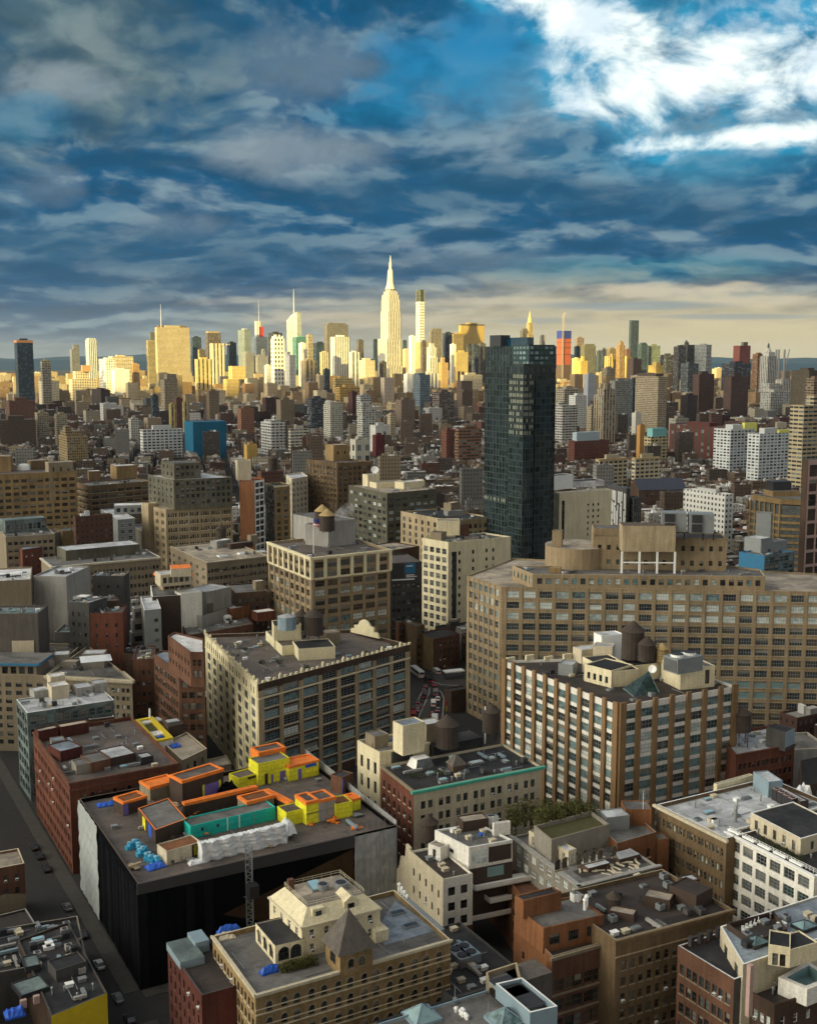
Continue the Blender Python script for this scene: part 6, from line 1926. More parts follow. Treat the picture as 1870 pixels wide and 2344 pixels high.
# long brown tan building to its right
pts = LFR(22, (1409, 2152), (1677, 2081), 25)
B = bld('brown_cornice_loft', 'long dull tan loft with single windows, right of the arcaded brick building', pts, 25, 'brick_tan', 'roof_darkbrown',
        {0: d_(nb=13, w=1.2, h=1.9, fh=3.45, top=4.2, side=1, gl=GB_, sill=True, trim='stone_beige', fr='trim_brown', bands=[(3.6, .25, .18, 'brick_tanlight')])}, .9, 'stone_beige', [((0,), .7, .5, 'brick_tan', 0)])
for p0, p1, dep, h, w_, rf in (((1390, 2100), (1450, 2112), 3, 1.6, 'brown_panel', 'roof_tan'), ((1470, 2072), (1532, 2085), 4, 2.2, 'brown_panel', 'roof_tan'), ((1530, 2062), (1592, 2088), 6, 3.6, 'brown_panel', 'roof_darkbrown'), ((1570, 2052), (1600, 2046), 3, 3.4, 'brick_brown', 'roof_silver')):
    blk(B, 'bulkhead', p0, p1, dep, h, w_, rf)
tank(at(1403, 2082, 24), 1.6, 2.4, 'small dark rooftop tank with a pale lid on the long dull tan loft', leg=.4)
clutter(B, 121, 16)

# bottom right corner
pts = LFR((1551, 2164), (1680, 2242), 13, 25)
B = bld('corner_brick_house', 'brown brick house with pairs of tall windows and a black sunk terrace, bottom right', pts, 25, 'brick_umber', 'roof_black', {3: d_(nb=4, per=2, w=1.2, h=2.1, gap=.6, fh=4.0, top=2.6, gl=GD, sill=True, trim='stone_beige', fr='trim_dark'), 0: d_(nb=0, wall='concrete_dark')}, 1.0, 'roof_silver')
mb = MB()
for k in range(4):
    o = pts[3].lerp(pts[0], .1) + GA * (2 + 2.4 * k); mb.cbox(o.x, o.y, 25.02, .9, .9, 2.0, 29)
mb.build('stub_piers', 'roof_black', B.root)
pts = LFR((1648, 2120), (1700, 2208), 34, 28)
B = bld('blue_roof_building', 'pale building under a large blue grey roof with teal skylights, bottom right', pts, 28, 'stone_pale', 'roof_blue', {3: d_(nb=2, w=2.2, h=2.2, fh=4, top=1.2, nf=1, gl=GD)}, .35, 'metal_white')
q = [at(1662, 2126, 27.7), at(1720, 2168, 27.7), at(1800, 2140, 27.7), at(1770, 2098, 27.7)]
mb = MB(); mb.prism([(k.x, k.y) for k in q], 27.66, 27.72, 0); mb.build('deck', 'roof_darkbrown', B.root)
mb = MB()
for i in range(4):
    a, b_ = q[i], q[(i + 1) % 4]; v = Vector((-(b_ - a).y, (b_ - a).x, 0)).normalized() * .25; mb.box(Vector((a.x, a.y, 27.7)), b_ - a, v, 1.2)
mb.build('terrace_wall', 'brown_panel', B.root)
for k in range(5):
    o = at(1700 + 9 * k, 2132 - 5 * k, 27.73); mb = MB(); mb.cbox(o.x, o.y, o.z, .6, .6, .45, 20 * k); mb.cbox(o.x, o.y + .3, o.z + .45, .6, .1, .6, 20 * k)
    tag(mb.build('terrace_chair', 'metal_white', loc=o), 'white chair on the sunk terrace of the blue grey roof', 'chair', 'chairs on the sunk terrace')
for x, y in ((1730, 2160), (1840, 2124)):
    o = at(x, y, 27.7); mb = MB(); mb.cbox(o.x, o.y, 27.7, 4.2, 3.4, .7, 29, 0)
    c_ = [o + GA * a + GB * b2 for a, b2 in ((-2, -1.6), (2, -1.6), (2, 1.6), (-2, 1.6))]
    for i in range(4):
        mb.q([(*c_[i][:2], 28.42), (*c_[(i + 1) % 4][:2], 28.42), (o.x, o.y, 29.4)], 1)
    for i in range(4):
        mb.tube((*c_[i][:2], 28.42), (o.x, o.y, 29.42), .08, 0, 4)
    mb.build('skylight', ['metal_dark', 'glass_teal'], B.root)
blk(B, 'stair_house', (1756, 2208), (1806, 2216), 6, 4.0, 'stucco_cream', 'roof_black', {0: d_(nb=2, w=1.0, h=2.4, fh=3.8, top=.9, nf=1, gl=GB_)})
blk(B, 'stair_house', (1806, 2216), (1870, 2198), 5, 3.6, 'stucco_cream', 'roof_black')
o = at(1716, 2235, 27.7); mb = MB(); mb.cbox(o.x, o.y, 20, .9, .9, 10, 29); mb.build('chimney', 'pinkish', B.root)
clutter(B, 131, 16, 'vhpa')
pts = LFR((1690, 2255), (1772, 2300), (1900, 2262), 22)
B = bld('brick_terrace_house', 'brown brick house with bright narrow windows in the bottom right corner', pts, 22, 'brick_brown', 'roof_darkbrown', {3: d_(nb=5, w=.9, h=1.9, fh=4, top=2, gl=('glass_pale', 'glass_pale', 'glass_teal'), fr='metal_white'), 0: d_(nb=4, w=1.0, h=1.9, fh=4, top=2, gl=('glass_pale', 'glass_dark'), fr='metal_white')}, .8)
q = [at(1790, 2238, 24.5), at(1845, 2262, 24.5), at(1900, 2240, 24.5), at(1850, 2206, 24.5)]
mb = MB(); o_, i_ = inset(q, -.5), inset(q, .5)
for i in range(4):
    j = (i + 1) % 4
    mb.q([(*o_[i][:2], 21.2), (*o_[j][:2], 21.2), (*o_[j][:2], 24.6), (*o_[i][:2], 24.6)]); mb.q([(*o_[i][:2], 24.6), (*o_[j][:2], 24.6), (*i_[j][:2], 24.6), (*i_[i][:2], 24.6)])
    mb.q([(*i_[i][:2], 24.6), (*i_[j][:2], 24.6), (*i_[j][:2], 22.6), (*i_[i][:2], 22.6)], 1)
mb.q([(*k[:2], 22.6) for k in i_], 1); mb.build('light_well', ['stucco_white', 'glass_teal'], B.root)
mb = MB(); a, b_ = at(1772, 2232, 22.5), at(1830, 2268, 22.5); mb.box(a, b_ - a, GB * -2.0, .25, 0, bottom=True)
mb.build('pergola', 'trim_dark', B.root)
clutter(B, 132, 6, 'vh')

# bottom centre: grey roof with glass lanterns
zz = 22
a, b_ = at(858, 2338, zz), at(1107, 2262, zz)
pts = [a - GB * 24, b_ - GB * 24, b_, a]
B = bld('lantern_roof_building', 'broad dark grey roof with teal glass lanterns and a black rim at the bottom centre', pts, zz, 'concrete_dark', 'roof_grey', None, .5, 'roof_black')
mb = MB(); mb.box(a - GB * 1.6 + Vector((0, 0, .02)), (b_ - a), GB * .25, .35); mb.build('flashing', 'metal_blue', B.root)
for (x, y, w_) in ((965, 2330, 5), (1155, 2338, 5)):
    o = at(x, y, zz - .5); mb = MB(); mb.cbox(o.x, o.y, zz - .5, w_ + .6, w_ + .4, .6, 29, 0)
    c_ = [o + GA * i * w_ / 2 + GB * j * w_ / 2 for i, j in ((-1, -1), (1, -1), (1, 1), (-1, 1))]
    for i in range(4):
        mb.q([(*c_[i][:2], zz + .12), (*c_[(i + 1) % 4][:2], zz + .12), (o.x, o.y, zz + 2.2)], 1); mb.tube((*c_[i][:2], zz + .12), (o.x, o.y, zz + 2.25), .12, 0, 4)
    mb.build('glass_lantern', ['metal_blue', 'glass_teal'], B.root)
r = random.Random(2)
for k in range(7):
    o = at(1042 + r.uniform(0, 28), 2315 + r.uniform(0, 20), zz - .5); mb = MB(); mb.cyl(o.x, o.y, zz - .49, zz + .2, .3, .3, 8); mb.dome(o.x, o.y, zz + .2, .45, .4, 8, 3); mb.build('domed_vent', 'metal_white', B.root)
for x, y in ((1041, 2296), (1118, 2330)):
    o = at(x, y, zz - .5); mb = MB(); mb.cyl(o.x, o.y, zz - .49, zz + .5, .5, .4, 9); mb.tube(o, o + Vector((0, 0, 3.2)), .06); mb.build('vent_pipe', 'metal_grey', B.root)
pts = LFR((1134, 2251), (1213, 2318), (1276, 2303), 25)
B = bld('zinc_clad_building', 'pale blue zinc clad box with a slotted open roof, bottom centre', pts, 25, 'metal_blue', 'roof_black', None, 1.4, 'metal_white')
for k in range(2):
    o = at(1165 + 32 * k, 2266 + 22 * k, 23.6); mb = MB(); mb.cbox(o.x, o.y, 23.62, 4.5, 7, .7, 29, 0, 1); mb.build('louvre_well', ['metal_grey', 'metal_dark'], B.root)
pts = LFR((1112, 2225), (1120, 2262), (1192, 2238), 22)
B = bld('tan_parapet_house', 'small house with a tan parapet behind the zinc clad box', pts, 22, 'stone_beige', 'roof_grey', None, 1.0, 'brick_tanlight')
o = at(1205, 2232, 20); mb = MB(); mb.cbox(o.x, o.y, 0, 8, 6, 21, 29); t = thing('dark_shed', (o.x, o.y, 0), 'dark weathered shed between the zinc box and the arcaded brick building', 'shed'); mb.build('wall', 'slate', t)
pts = TB((1034, 2285), (1205, 2232), 14, 26)
B = bld('dark_roof_building', 'low black roofed building between the turret building and the arcaded one', pts, 14, 'concrete_dark', 'roof_black', None, .6, 'concrete_dark')
for k, (x, y, c_) in enumerate(((1050, 2200, 'metal_grey'), (1070, 2192, 'metal_teal'))):
    o = at(x, y, 13.4); t = thing('rooftop_unit', o, ('grey twin fan cooling unit on the black roof right of the turret building', 'green twin fan cooling unit on the black roof right of the turret building')[k], 'cooling unit')
    mb = MB(); mb.cbox(o.x, o.y, o.z + .02, 3.0, 6, 2.0, 29); mb.build('casing', c_ if k == 0 else 'metal_blue', t)
    for s in (-1.4, 1.4):
        mb = MB(); c2 = o + GB * s; mb.cyl(c2.x, c2.y, o.z + 2.02, o.z + 2.25, 1.1, 1.1, 12, 0); mb.build('fan', 'metal_dark', t)
clutter(B, 141, 16, 'vhdp')

# bottom left: low dark roofs, the yellow wall, the corner house
pts = LFR(34, (118, 2326), (246, 2273), 12)
B = bld('yellow_wall_building', 'low dark roofed building with a plain yellow end wall, bottom left', pts, 12, 'brick_brown', 'roof_black', {0: d_(nb=0, wall='paint_yellow')}, .5, 'concrete_dark')
for p0, p1, dep, h, w_, rf in (((50, 2290), (115, 2268), 6, 1.0, 'metal_dark', 'roof_teal'), ((60, 2230), (95, 2222), 5, 1.5, 'metal_dark', 'roof_teal'), ((130, 2248), (200, 2225), 5, 2.5, 'concrete_dark', 'roof_black')):
    blk(B, 'bulkhead', p0, p1, dep, h, w_, rf)
tarp((15, 2338), (60, 2326), 11.5, 3, 1.5, 'tarp_blue', 'blue tarp on the dark roofs in the bottom left corner', seed=15)
for k in range(2):
    o = at(55 + 30 * k, 2306 - 10 * k, 11.5); mb = MB(); mb.cbox(o.x, o.y, 11.52, 1.2, .8, 1.6, 29); tag(mb.build('condenser_unit', 'pinkish', loc=(o.x, o.y, 11.5)), 'pink tinted condenser unit on the roof beside the yellow end wall', 'air conditioner', 'condensers by the yellow wall')
clutter(B, 151, 26)
pts = TB((-60, 2236), (198, 2190), 10, 20)
B = bld('dark_corner_roofs', 'row of dark tar roofs behind the yellow wall building', pts, 10, 'concrete_dark', 'roof_black', None, .7, 'stone_grey')
clutter(B, 152, 30)
pts = TB((-60, 1998), (57, 1976), 15, 10)
B = bld('brown_edge_house', 'brown brick house with a pale lower half at the left edge beside the street', pts, 15, 'brick_umber', 'roof_tan', {0: d_(nb=4, w=1, h=1.6, fh=3.4, top=1.6, nf=2, gl=GD)}, .6, 'stone_pale')
on_wall(B, pts[0], pts[1], [[(0, .1), (1, .1), (1, 7), (.6, 8), (0, 7.4)]], 'pale_render', 'stone_beige', .05)
pts = TB((-40, 2150), (85, 2118), 7, 10)
B = bld('grey_edge_house', 'low grey house at the left edge below the brown one', pts, 7, 'concrete_dark', 'roof_darkbrown', None, .5, 'concrete')
# ------------------------------------------------------------------ middle distance
# corner loft with a cream top
zz = 60
pts = LFR((615, 1240), (713, 1276), (893, 1257), zz)
cg2 = d_(fh=3.85, top=1.6, h=2.5, nz=2, nx=3, st='grid', gl=('glass_brown', 'glass_dark', 'glass_brown', 'glass_grey'), fr='trim_brown', rows={}, rowgl={3: ('glass_pale', 'glass_dark'), 6: ('glass_teal', 'glass_pale'), 7: ('glass_pale', 'glass_dark', 'glass_teal')})
B = bld('cream_top_loft', 'tan corner loft whose top two storeys are trimmed in bright cream', pts, zz, 'brick_sand', 'roof_brown',
        {0: d_(cg2, nb=6, w=-.76, side=.8, piers=(1.0, .3, 'brick_sand', -.6)), 3: d_(cg2, nb=8, w=-.62, side=.8, piers=(1.0, .3, 'brick_sand', -.6))}, 1.0, 'stone_cream', [((0, 3), .8, .8, 'stone_cream', 0), ((0, 3), .5, .45, 'stone_cream', 8.6)])
mb = MB()
for e, n in ((0, 6), (3, 8)):
    p, q = pts[e], pts[(e + 1) % 4]; u = (q - p).normalized(); nn = Vector((u.y, -u.x, 0))
    for k in range(n + 1):
        o = p.lerp(q, k / n); mb.box(Vector((o.x, o.y, zz - 8.6)) - u * .7 + nn * .5, u * 1.4, -nn * .48, 7.8, 0)
mb.build('cream_piers', 'stone_cream', B.root)
blk(B, 'machine_room', (672, 1232), (752, 1252), 14, 11, 'concrete', 'roof_grey'); blk(B, 'machine_room', (752, 1252), (800, 1240), 12, 9, 'concrete', 'roof_brown')
tank(at(738, 1208, 68), 3.2, 6.4, 'water tank with yellow conical cap, left one on the cream topped loft', leg=.8, wood='wood_tank')
tank(at(749, 1219, 68), 3.2, 6.4, 'water tank with yellow conical cap, nearer one on the cream topped loft', leg=.8)
for o_ in list(COL.objects):
    if o_.name.startswith('cap') and o_.parent and 'yellow conical' in o_.parent.get('label', ''):
        o_.data.materials[0] = M['wood_tank_tan']
t = thing('flagpole', at(718, 1268, 59), 'white flagpole with a striped flag on the corner of the cream topped loft', 'flagpole')
o = WL[t.name]; mb = MB(); mb.tube(o, o + Vector((0, 0, 15)), .18, 0, 6, None, .08); mb.build('pole', 'metal_white', t)
mb = MB()
for i in range(6):
    for j in range(7):
        xa, xb = 5.4 * i / 6, 5.4 * (i + 1) / 6
        w = lambda x: Vector((x * .94, -.35 * math.sin(x * 1.4) - x * .12, -.12 * x))
        za, zb = 14.9 - 3.2 * j / 7, 14.9 - 3.2 * (j + 1) / 7
        m_ = 2 if i < 3 and j < 4 else j % 2
        mb.q([o + w(xa) + Vector((0, 0, zb)), o + w(xb) + Vector((0, 0, zb)), o + w(xb) + Vector((0, 0, za)), o + w(xa) + Vector((0, 0, za))], m_)
mb.build('flag', ['flag_red', 'sign_white', 'flag_blue'], t)
clutter(B, 201, 14)

# cream slab with a blank side
zz = 50
pts = LFR((966, 1231), (1026, 1241), (1169, 1228), zz)
B = bld('cream_slab_building', 'tall cream block with a gridded narrow front and an almost blank long side', pts, zz, 'stucco_cream', 'roof_brown',
        {3: d_(nb=4, w=-.68, h=2.7, fh=4.2, top=3.0, nx=3, nz=2, st='grid', gl=('glass_dark', 'glass_grey', 'glass_grey'), fr='metal_grey', rd=.35), 0: d_(nb=9, w=1.3, h=1.9, fh=4.2, top=4.0, gl=GD, skip=(2, 4, 7, 8))}, .8, 'stone_cream')
p, q = pts[0], pts[1]
on_wall(B, p, q, [[(.06, 1), (.13, 1), (.13, 45), (.06, 45)]], 'stair_glazing', 'glass_dark', .05)
blk(B, 'penthouse', (1000, 1228), (1052, 1228), 9, 8, 'stucco_cream', 'roof_tan'); blk(B, 'penthouse', (1052, 1228), (1074, 1226), 9, 6.2, 'brick_umber', 'roof_brown'); blk(B, 'bulkhead', (985, 1236), (1010, 1238), 6, 4, 'stone_beige', 'roof_brown')
clutter(B, 202, 22, 'vdap')

# dark glass tower
def glass_tower():
    Y = 600
    t = thing('glass_tower', atY(1190, 1000, Y), 'tall dark teal glass tower standing alone right of centre, its lit bay projecting in front', 'skyscraper')
    t.location.z = 0; WL[t.name].z = 0
    g1, g2 = (.035, .06, .062), (.05, .075, .075)
    GL = 'tower_glass'

    def vol(nm, x0, x1, yt, ls, Yd, z0=0, mat=GL, dep=None, col=g1):
        p, z = box_at(x0, x1, yt, Yd, ls, dep)
        mb = MB(); mb.prism(p, z0, z, 0, 0, col, top=False); o = mb.build(nm, mat, t)
        mb = MB(); mb.prism(inset(p, .0), z - .05, z, 0, 0, (.10, .11, .12)); mb.build('roof', 'city_roof', t)
        return p, z
    p, z = vol('main_shaft', 1123, 1276, 792, .60, Y)
    vol('upper_shaft', 1111, 1213, 772, .94, Y + 6, z - .1, 'plain_glass', 30)
    vol('machine_floor', 1124, 1168, 767, .5, Y + 22, z, 'city_plain', None, (.05, .055, .06))
    q, zq = vol('crown_screen', 1209, 1273, 789, .04, Y - 1.2, z - 9.5, 'crown_glass', 14)
    b_, zb = vol('front_bay', 1177, 1224, 838, .46, Y - 10, dep=13)
    vol('front_bay_top', 1181, 1220, 833, .46, Y - 8, zb - .1, 'city_plain', 9, (.04, .05, .045))
    vol('side_bay', 1221, 1268, 870, .1, Y - 2.5, dep=8)
    # floor slabs proud of the glass
    mb = MB()
    for pp, zt, k0 in ((p, z - 10, 0), (b_, zb - 3, 0)):
        k = 3.2
        while k < zt:
            qd = inset(pp, -.16); mb.prism([(c.x, c.y) for c in qd], k, k + .32, 0, 0, (.045, .06, .058)); k += 3.2
    mb.build('floor_edges', 'city_plain', t)
    mb = MB()
    for pp, zt in ((p, z), (b_, zb)):
        for e in (0, 3):
            a, c = pp[e], pp[(e + 1) % 4]; n = int((c - a).length / 2.9)
            u = (c - a).normalized(); nn = Vector((u.y, -u.x, 0))
            for k in range(n + 1):
                o = a.lerp(c, k / n); mb.box(Vector((o.x, o.y, 0)) - u * .09 + nn * .2, u * .18, -nn * .19, zt, 0, None, (.04, .05, .05))
    mb.build('mullions', 'city_plain', t)
    mb = MB()
    for pp, e, za, zc in ((b_, 3, zb - 38, zb - 4), (b_, 0, zb - 38, zb - 4), (p, 3, 58, 64.5)):
        a, c = pp[e], pp[(e + 1) % 4]; W = (c - a).length; u = (c - a).normalized(); nn = Vector((u.y, -u.x, 0)); n = int(W / 2.9)
        rr = random.Random(5)
        k = math.ceil(za / 3.2) * 3.2
        while k + 2.9 < zc:
            for i in range(n if e != 3 or pp is b_ else int(n * .5)):
                for s_ in (0.12, .55):
                    if rr.random() < .82:
                        x = W * (i + s_) / n + (W * .45 if pp is p else 0) * 0
                        mb.box(a + u * x + nn * .12 + Vector((0, 0, k + .8 - a.z)), u * (W / n * .33), -nn * .05, 1.9, 0, bottom=True)
            k += 3.2
    mb.build('lit_blinds', 'pale_blind', t)['kind'] = 'stuff'
    FOOT.append([(c.x, c.y) for c in p])


facade('tower_glass', 2.9, 3.2, .1, .9, .12, .94, (.008, .015, .018), (.030, .046, .056), .45, .012, 1.0, 1.0, .06)
facade('plain_glass', 8, 9, .02, .98, .02, .98, (.006, .035, .06), (.010, .05, .075), .3, .01, 1.0, 1.0, .05)
facade('crown_glass', 3.1, 2.6, .15, .8, .2, .75, (.05, .075, .075), (.26, .36, .38), .35, .3)
paint('pale_blind', (.20, .215, .17), .6, .5)
glass_tower()

# grey topped tower
zz = 68
pts = LFR((339, 1087), (398, 1098), (531, 1092), zz)
gg = d_(w=1.9, h=2.2, fh=3.75, top=.8, gl=('glass_dark', 'glass_dark', 'glass_grey', 'glass_green'), fr='concrete_dark', st='plain')
B = bld('grey_crowned_tower', 'cream brick tower carrying a dark grey boxy glass addition, left of centre', pts, zz, 'brick_greygreen', 'roof_silver', {0: d_(gg, nb=11), 3: d_(gg, nb=6)}, .5, 'stone_pale', None, 50.0)
for o_ in [B.wallobj]:
    pass
zc = 50.5
pc = LFR((352, 1160), (380, 1166), (532, 1157), zc)
cb = bld('cream_storeys', '', pc, zc, 'brick_tanlight', 'roof_tan', {0: d_(nb=6, per=4, w=.95, h=2.5, gap=.45, fh=4.5, top=1.6, gl=GB_, trim='stone_cream', sill=True, side=.6), 3: d_(nb=2, per=3, w=.9, h=2.4, gap=.4, fh=4.5, top=1.6, gl=GB_)}, .02, None, None, 0, parent=B.root)
FOOT.append([(p.x, p.y) for p in pc])
tb = bld('top_block', '', LFR((369, 1055), (399, 1061), (460, 1058), 77), 77, 'brick_greygreen', 'roof_grey', {0: d_(gg, nb=5, fh=4), 3: d_(gg, nb=3, fh=4)}, .4, None, None, 67.5, parent=B.root)
pw_ = bld('side_wing', '', LFR((324, 1150), (340, 1153), 6, 52), 52, 'brick_tanlight', 'roof_tan', None, .4, None, None, 0, parent=B.root)
pts = LFR((296, 1200), (370, 1238), (548, 1222), 30)
B = bld('stone_podium', 'broad grey stone building with a white ledge at the foot of the grey crowned tower', pts, 30, 'stone_grey', 'roof_grey', {0: d_(nb=12, w=1.2, h=1.8, fh=3.6, top=2.4, gl=GD), 3: d_(nb=8, w=1.2, h=1.8, fh=3.6, top=2.4, gl=GD)}, .8, 'stone_pale', [((0, 3), .8, .7, 'stone_beige', .3)])
pts = LFR((391, 1250), (474, 1288), (615, 1272), 36)
B = bld('beige_office_block', 'wide beige block with a cluttered pale roof left of the cream topped loft', pts, 36, 'stone_beige', 'roof_tan', {0: d_(nb=7, per=3, w=1.3, h=1.8, gap=.5, fh=4, top=2.6, gl=GB_), 3: d_(nb=6, per=2, w=1.3, h=1.8, gap=.6, fh=4, top=2.6, gl=GB_)}, .7, 'stone_cream', [((0, 3), .5, .5, 'stone_beige', .3)])
tank(at(507, 1240, 35.3), 3.0, 6, 'dark water tank on the wide beige block', leg=1.5)
blk(B, 'bulkhead', (497, 1256), (530, 1250), 5, 4, 'concrete', 'roof_white'); blk(B, 'bulkhead', (575, 1246), (592, 1244), 4, 5, 'stone_beige', 'roof_tan'); blk(B, 'bulkhead', (528, 1258), (580, 1252), 6, 3, 'brown_panel', 'roof_brown')
for x, y in ((510, 1274), (556, 1268), (598, 1264)):
    o = at(x, y, 35.3); mb = MB(); mb.cbox(o.x, o.y, 35.32, 5, 4, .6, 29, 0); mb.cbox(o.x, o.y, 35.92, 4.2, 3.2, .1, 29, 1); mb.build('skylight', ['metal_white', 'roof_silver'], B.root)
clutter(B, 203, 16)
pts = LFR((95, 1277), (120, 1297), (368, 1275), 36)
B = bld('white_ledge_block', 'long pale stone block with a white roof ledge and olive penthouse at the left', pts, 36, 'stone_beige', 'roof_grey', {0: d_(nb=9, per=3, w=1.3, h=2.0, gap=.6, fh=4.4, top=3, gl=GB_)}, .6, 'metal_white', [((0, 3), .7, .7, 'stone_pale', 0)])
blk(B, 'penthouse', (152, 1284), (322, 1268), 16, 5.4, 'brick_greygreen', 'roof_silver')
clutter(B, 204, 10)
# white stepped house, brown blank wall, orange topped penthouse
pts = LFR((322, 1366), (331, 1397), (369, 1393), 42)
B = bld('white_stepped_house', 'slim light grey apartment house with stepped balconies on its left side', pts, 42, 'metal_grey', 'roof_silver', {0: d_(nb=2, w=1.6, h=1.4, fh=4, top=2.6, gl=GD, skip=(0,)), 3: d_(nb=0, wall='concrete')}, .6, 'metal_white')
for k in range(5):
    bb_ = [pts[3] + GB * 1.0 - GA * (4 + .6 * k), pts[3] + GB * 1.0, pts[3] + GB * 5, pts[3] + GB * 5 - GA * (4 + .6 * k)]
    bld('balcony_step', '', [Vector((c.x, c.y, 0)) - GB * 6 for c in bb_], 38.5 - 5.0 * k, 'concrete', 'roof_silver', {0: d_(nb=1, w=3.4, h=2.4, fh=4, top=.9, nf=1, gl=GD)}, .7, 'metal_white', None, 33.6 - 5 * k, parent=B.root)
pts = LFR((345, 1340), (349, 1366), (414, 1362), 43)
B = bld('brown_blank_block', 'dark brown blank walled block behind the slim stepped house', pts, 43, 'brown_panel', 'roof_grey', {3: d_(nb=0, wall='stucco_white')}, .6, 'metal_white')
mb = MB(); a = pts[1]
mb.box(Vector((a.x, a.y, 20)) + GA * .02 - GB * .3, GA * 9, GB * 8, 23.5); mb.build('white_wing', 'stucco_white', B.root)
pp = blk(B, 'penthouse', (374, 1352), (440, 1346), 10, 4.2, 'brick_tanlight', 'roof_tan', {0: d_(nb=5, w=2, h=2.4, fh=4, top=.7, nf=1, gl=GB_)})
pp = bld('upper_penthouse', '', TB((368, 1316), (438, 1310), 51.5, 9), 51.5, 'stone_pale', 'roof_silver', {0: d_(nb=5, w=1.6, h=2.4, fh=3.5, top=.8, nf=1, gl=GB_)}, .4, 'metal_white', None, 46.5, parent=B.root)
q = TB((392, 1302), (438, 1300), 54.5, 9)
mb = MB(); mb.prism([(c.x, c.y) for c in q], 51.0, 54.5, 0, 1); mb.build('orange_cap', ['stone_pale', 'membrane_orange'], pp.root)
q = inset(TB((368, 1316), (438, 1310), 48, 9), -.6); mb = MB(); mb.prism([(c.x, c.y) for c in q], 46.4, 47.5, 0, 0); mb.build('orange_rail', 'membrane_orange', pp.root)
pts = LFR((414, 1392), (462, 1412), (560, 1378), 34)
B = bld('grey_deck_house', 'grey house with a planted deck and grey upper box behind the brown brick office', pts, 34, 'concrete', 'roof_grey', None, .5)
blk(B, 'bulkhead', (474, 1404), (530, 1390), 12, 9, 'concrete', 'roof_silver'); blk(B, 'deck', (440, 1392), (474, 1404), 3, 4, 'brick_greygreen', 'turf')
clutter(B, 205, 10)
pts = TB((540, 1357), (612, 1352), 40, 20)
B = bld('mauve_brick_house', 'dull mauve brick house between the grey deck house and the cream topped loft', pts, 40, 'brick_brown', 'roof_grey', {0: d_(nb=5, w=1.1, h=1.7, fh=3.6, top=2, gl=GD)}, .6, 'stone_beige')
blk(B, 'bulkhead', (586, 1352), (606, 1350), 4, 4, 'stone_beige', 'roof_white')
for nm, lab, p0, p1, z, dep, w_, rf in (
        ('grey_blank_block', 'tall light grey blank walled block at the left', (77, 1318), (152, 1320), 50, 24, 'concrete', 'roof_silver'),
        ('cream_blank_block', 'pale cream blank walled block at the left edge', (-40, 1332), (72, 1326), 50, 30, 'stone_beige', 'roof_white'),
        ('charcoal_tower_house', 'charcoal boxy tower house right of the light grey blank block', (158, 1376), (204, 1380), 46, 12, 'concrete_dark', 'roof_silver'),
        ('charcoal_block', 'broad charcoal blank block with pale roof patches at the left', (126, 1447), (254, 1446), 30, 16, 'concrete_dark', 'roof_teal'),
        ('slate_block', 'blue grey blank block at the left edge', (-40, 1405), (87, 1404), 45, 14, 'slate', 'roof_teal'),
        ('rust_house', 'rust red house tucked left of the slim stepped house', (206, 1404), (281, 1402), 42, 14, 'brick_red', 'roof_brown'),
        ('black_frame_house', 'black house with white patches below the white ledge block', (212, 1318), (284, 1318), 44, 10, 'concrete_dark', 'roof_grey'),
        ('brown_stair_house', 'brown brick house behind the rust red house', (228, 1378), (275, 1374), 44, 12, 'brick_brown', 'roof_brown'),
        ('white_roof_house', 'house with jumbled white roofs at the left edge above the blue rimmed penthouse', (-40, 1475), (60, 1468), 24, 14, 'stone_grey', 'roof_silver'),
        ('plain_terrace_house', 'dark house behind the white awning of the corniced building', (255, 1490), (320, 1500), 26, 14, 'brick_brown', 'roof_darkbrown'),
        ('alley_house', 'brown house in the shadowed alley left of the brown brick office', (304, 1510), (352, 1508), 32, 20, 'brick_umber', 'roof_brown')):
    B = bld(nm, lab, TB(p0, p1, z, dep), z, w_, rf, {0: d_(nb=3, w=1, h=1.5, fh=4, top=3, gl=GD)} if 'house' in nm else None, .7, 'concrete' if 'dark' in w_ else None)
    clutter(B, len(lab), 7)
    if nm == 'charcoal_tower_house':
        blk(B, 'bulkhead', (168, 1372), (196, 1374), 5, 1.2, 'concrete', 'roof_white')
# far left of the middle distance
pts = TB((-70, 1088), (176, 1078), 68, 42)
tl = d_(nb=13, w=-.7, h=2.1, fh=4.0, top=3.0, nx=3, gl=GB_, fr='trim_brown', st='grid')
B = bld('tan_terraced_block', 'great tan brick block with setbacks and a pale carved centrepiece, left edge', pts, 68, 'brick_gold', 'roof_brown', {0: tl}, 1.0, 'brick_tanlight')
blk(B, 'tower_block', (-60, 1082), (27, 1080), 14, 10, 'brick_gold', 'roof_tan')
pc = edge_pts(B, (112, 1084), (168, 1081), 8)
bld('centrepiece', '', [c - GB * .9 for c in pc], 74, 'stone_beige', 'roof_white', {0: d_(nb=3, w=1, h=3.5, fh=6, top=2, nf=2, gl=GB_)}, .5, 'stone_cream', None, 50, parent=B.root)
tank(at(158, 1185, 38), 3.2, 6.2, 'brown water tank with an orange conical cap in front of the great tan block', leg=3)
for x, y in ((56, 1072), (128, 1068)):
    o = at(x, y, 68); mb = MB(); mb.cyl(o.x, o.y, 67.1, 69, 5, 4.5, 12); mb.dome(o.x, o.y, 69, 4.5, 2.2, 12, 3); mb.build('domed_skylight', 'metal_white', B.root)
blk(B, 'bulkhead', (72, 1076), (112, 1074), 10, 6, 'brick_tan', 'roof_tan')
pts = LFR((176, 1104), (207, 1112), (345, 1101), 55)
tb_ = d_(w=-.76, h=1.9, fh=3.9, top=2.4, gl=GB_, fr='trim_brown', nx=2, band_every=[(1.9, .3, .12, 'brick_tanlight')])
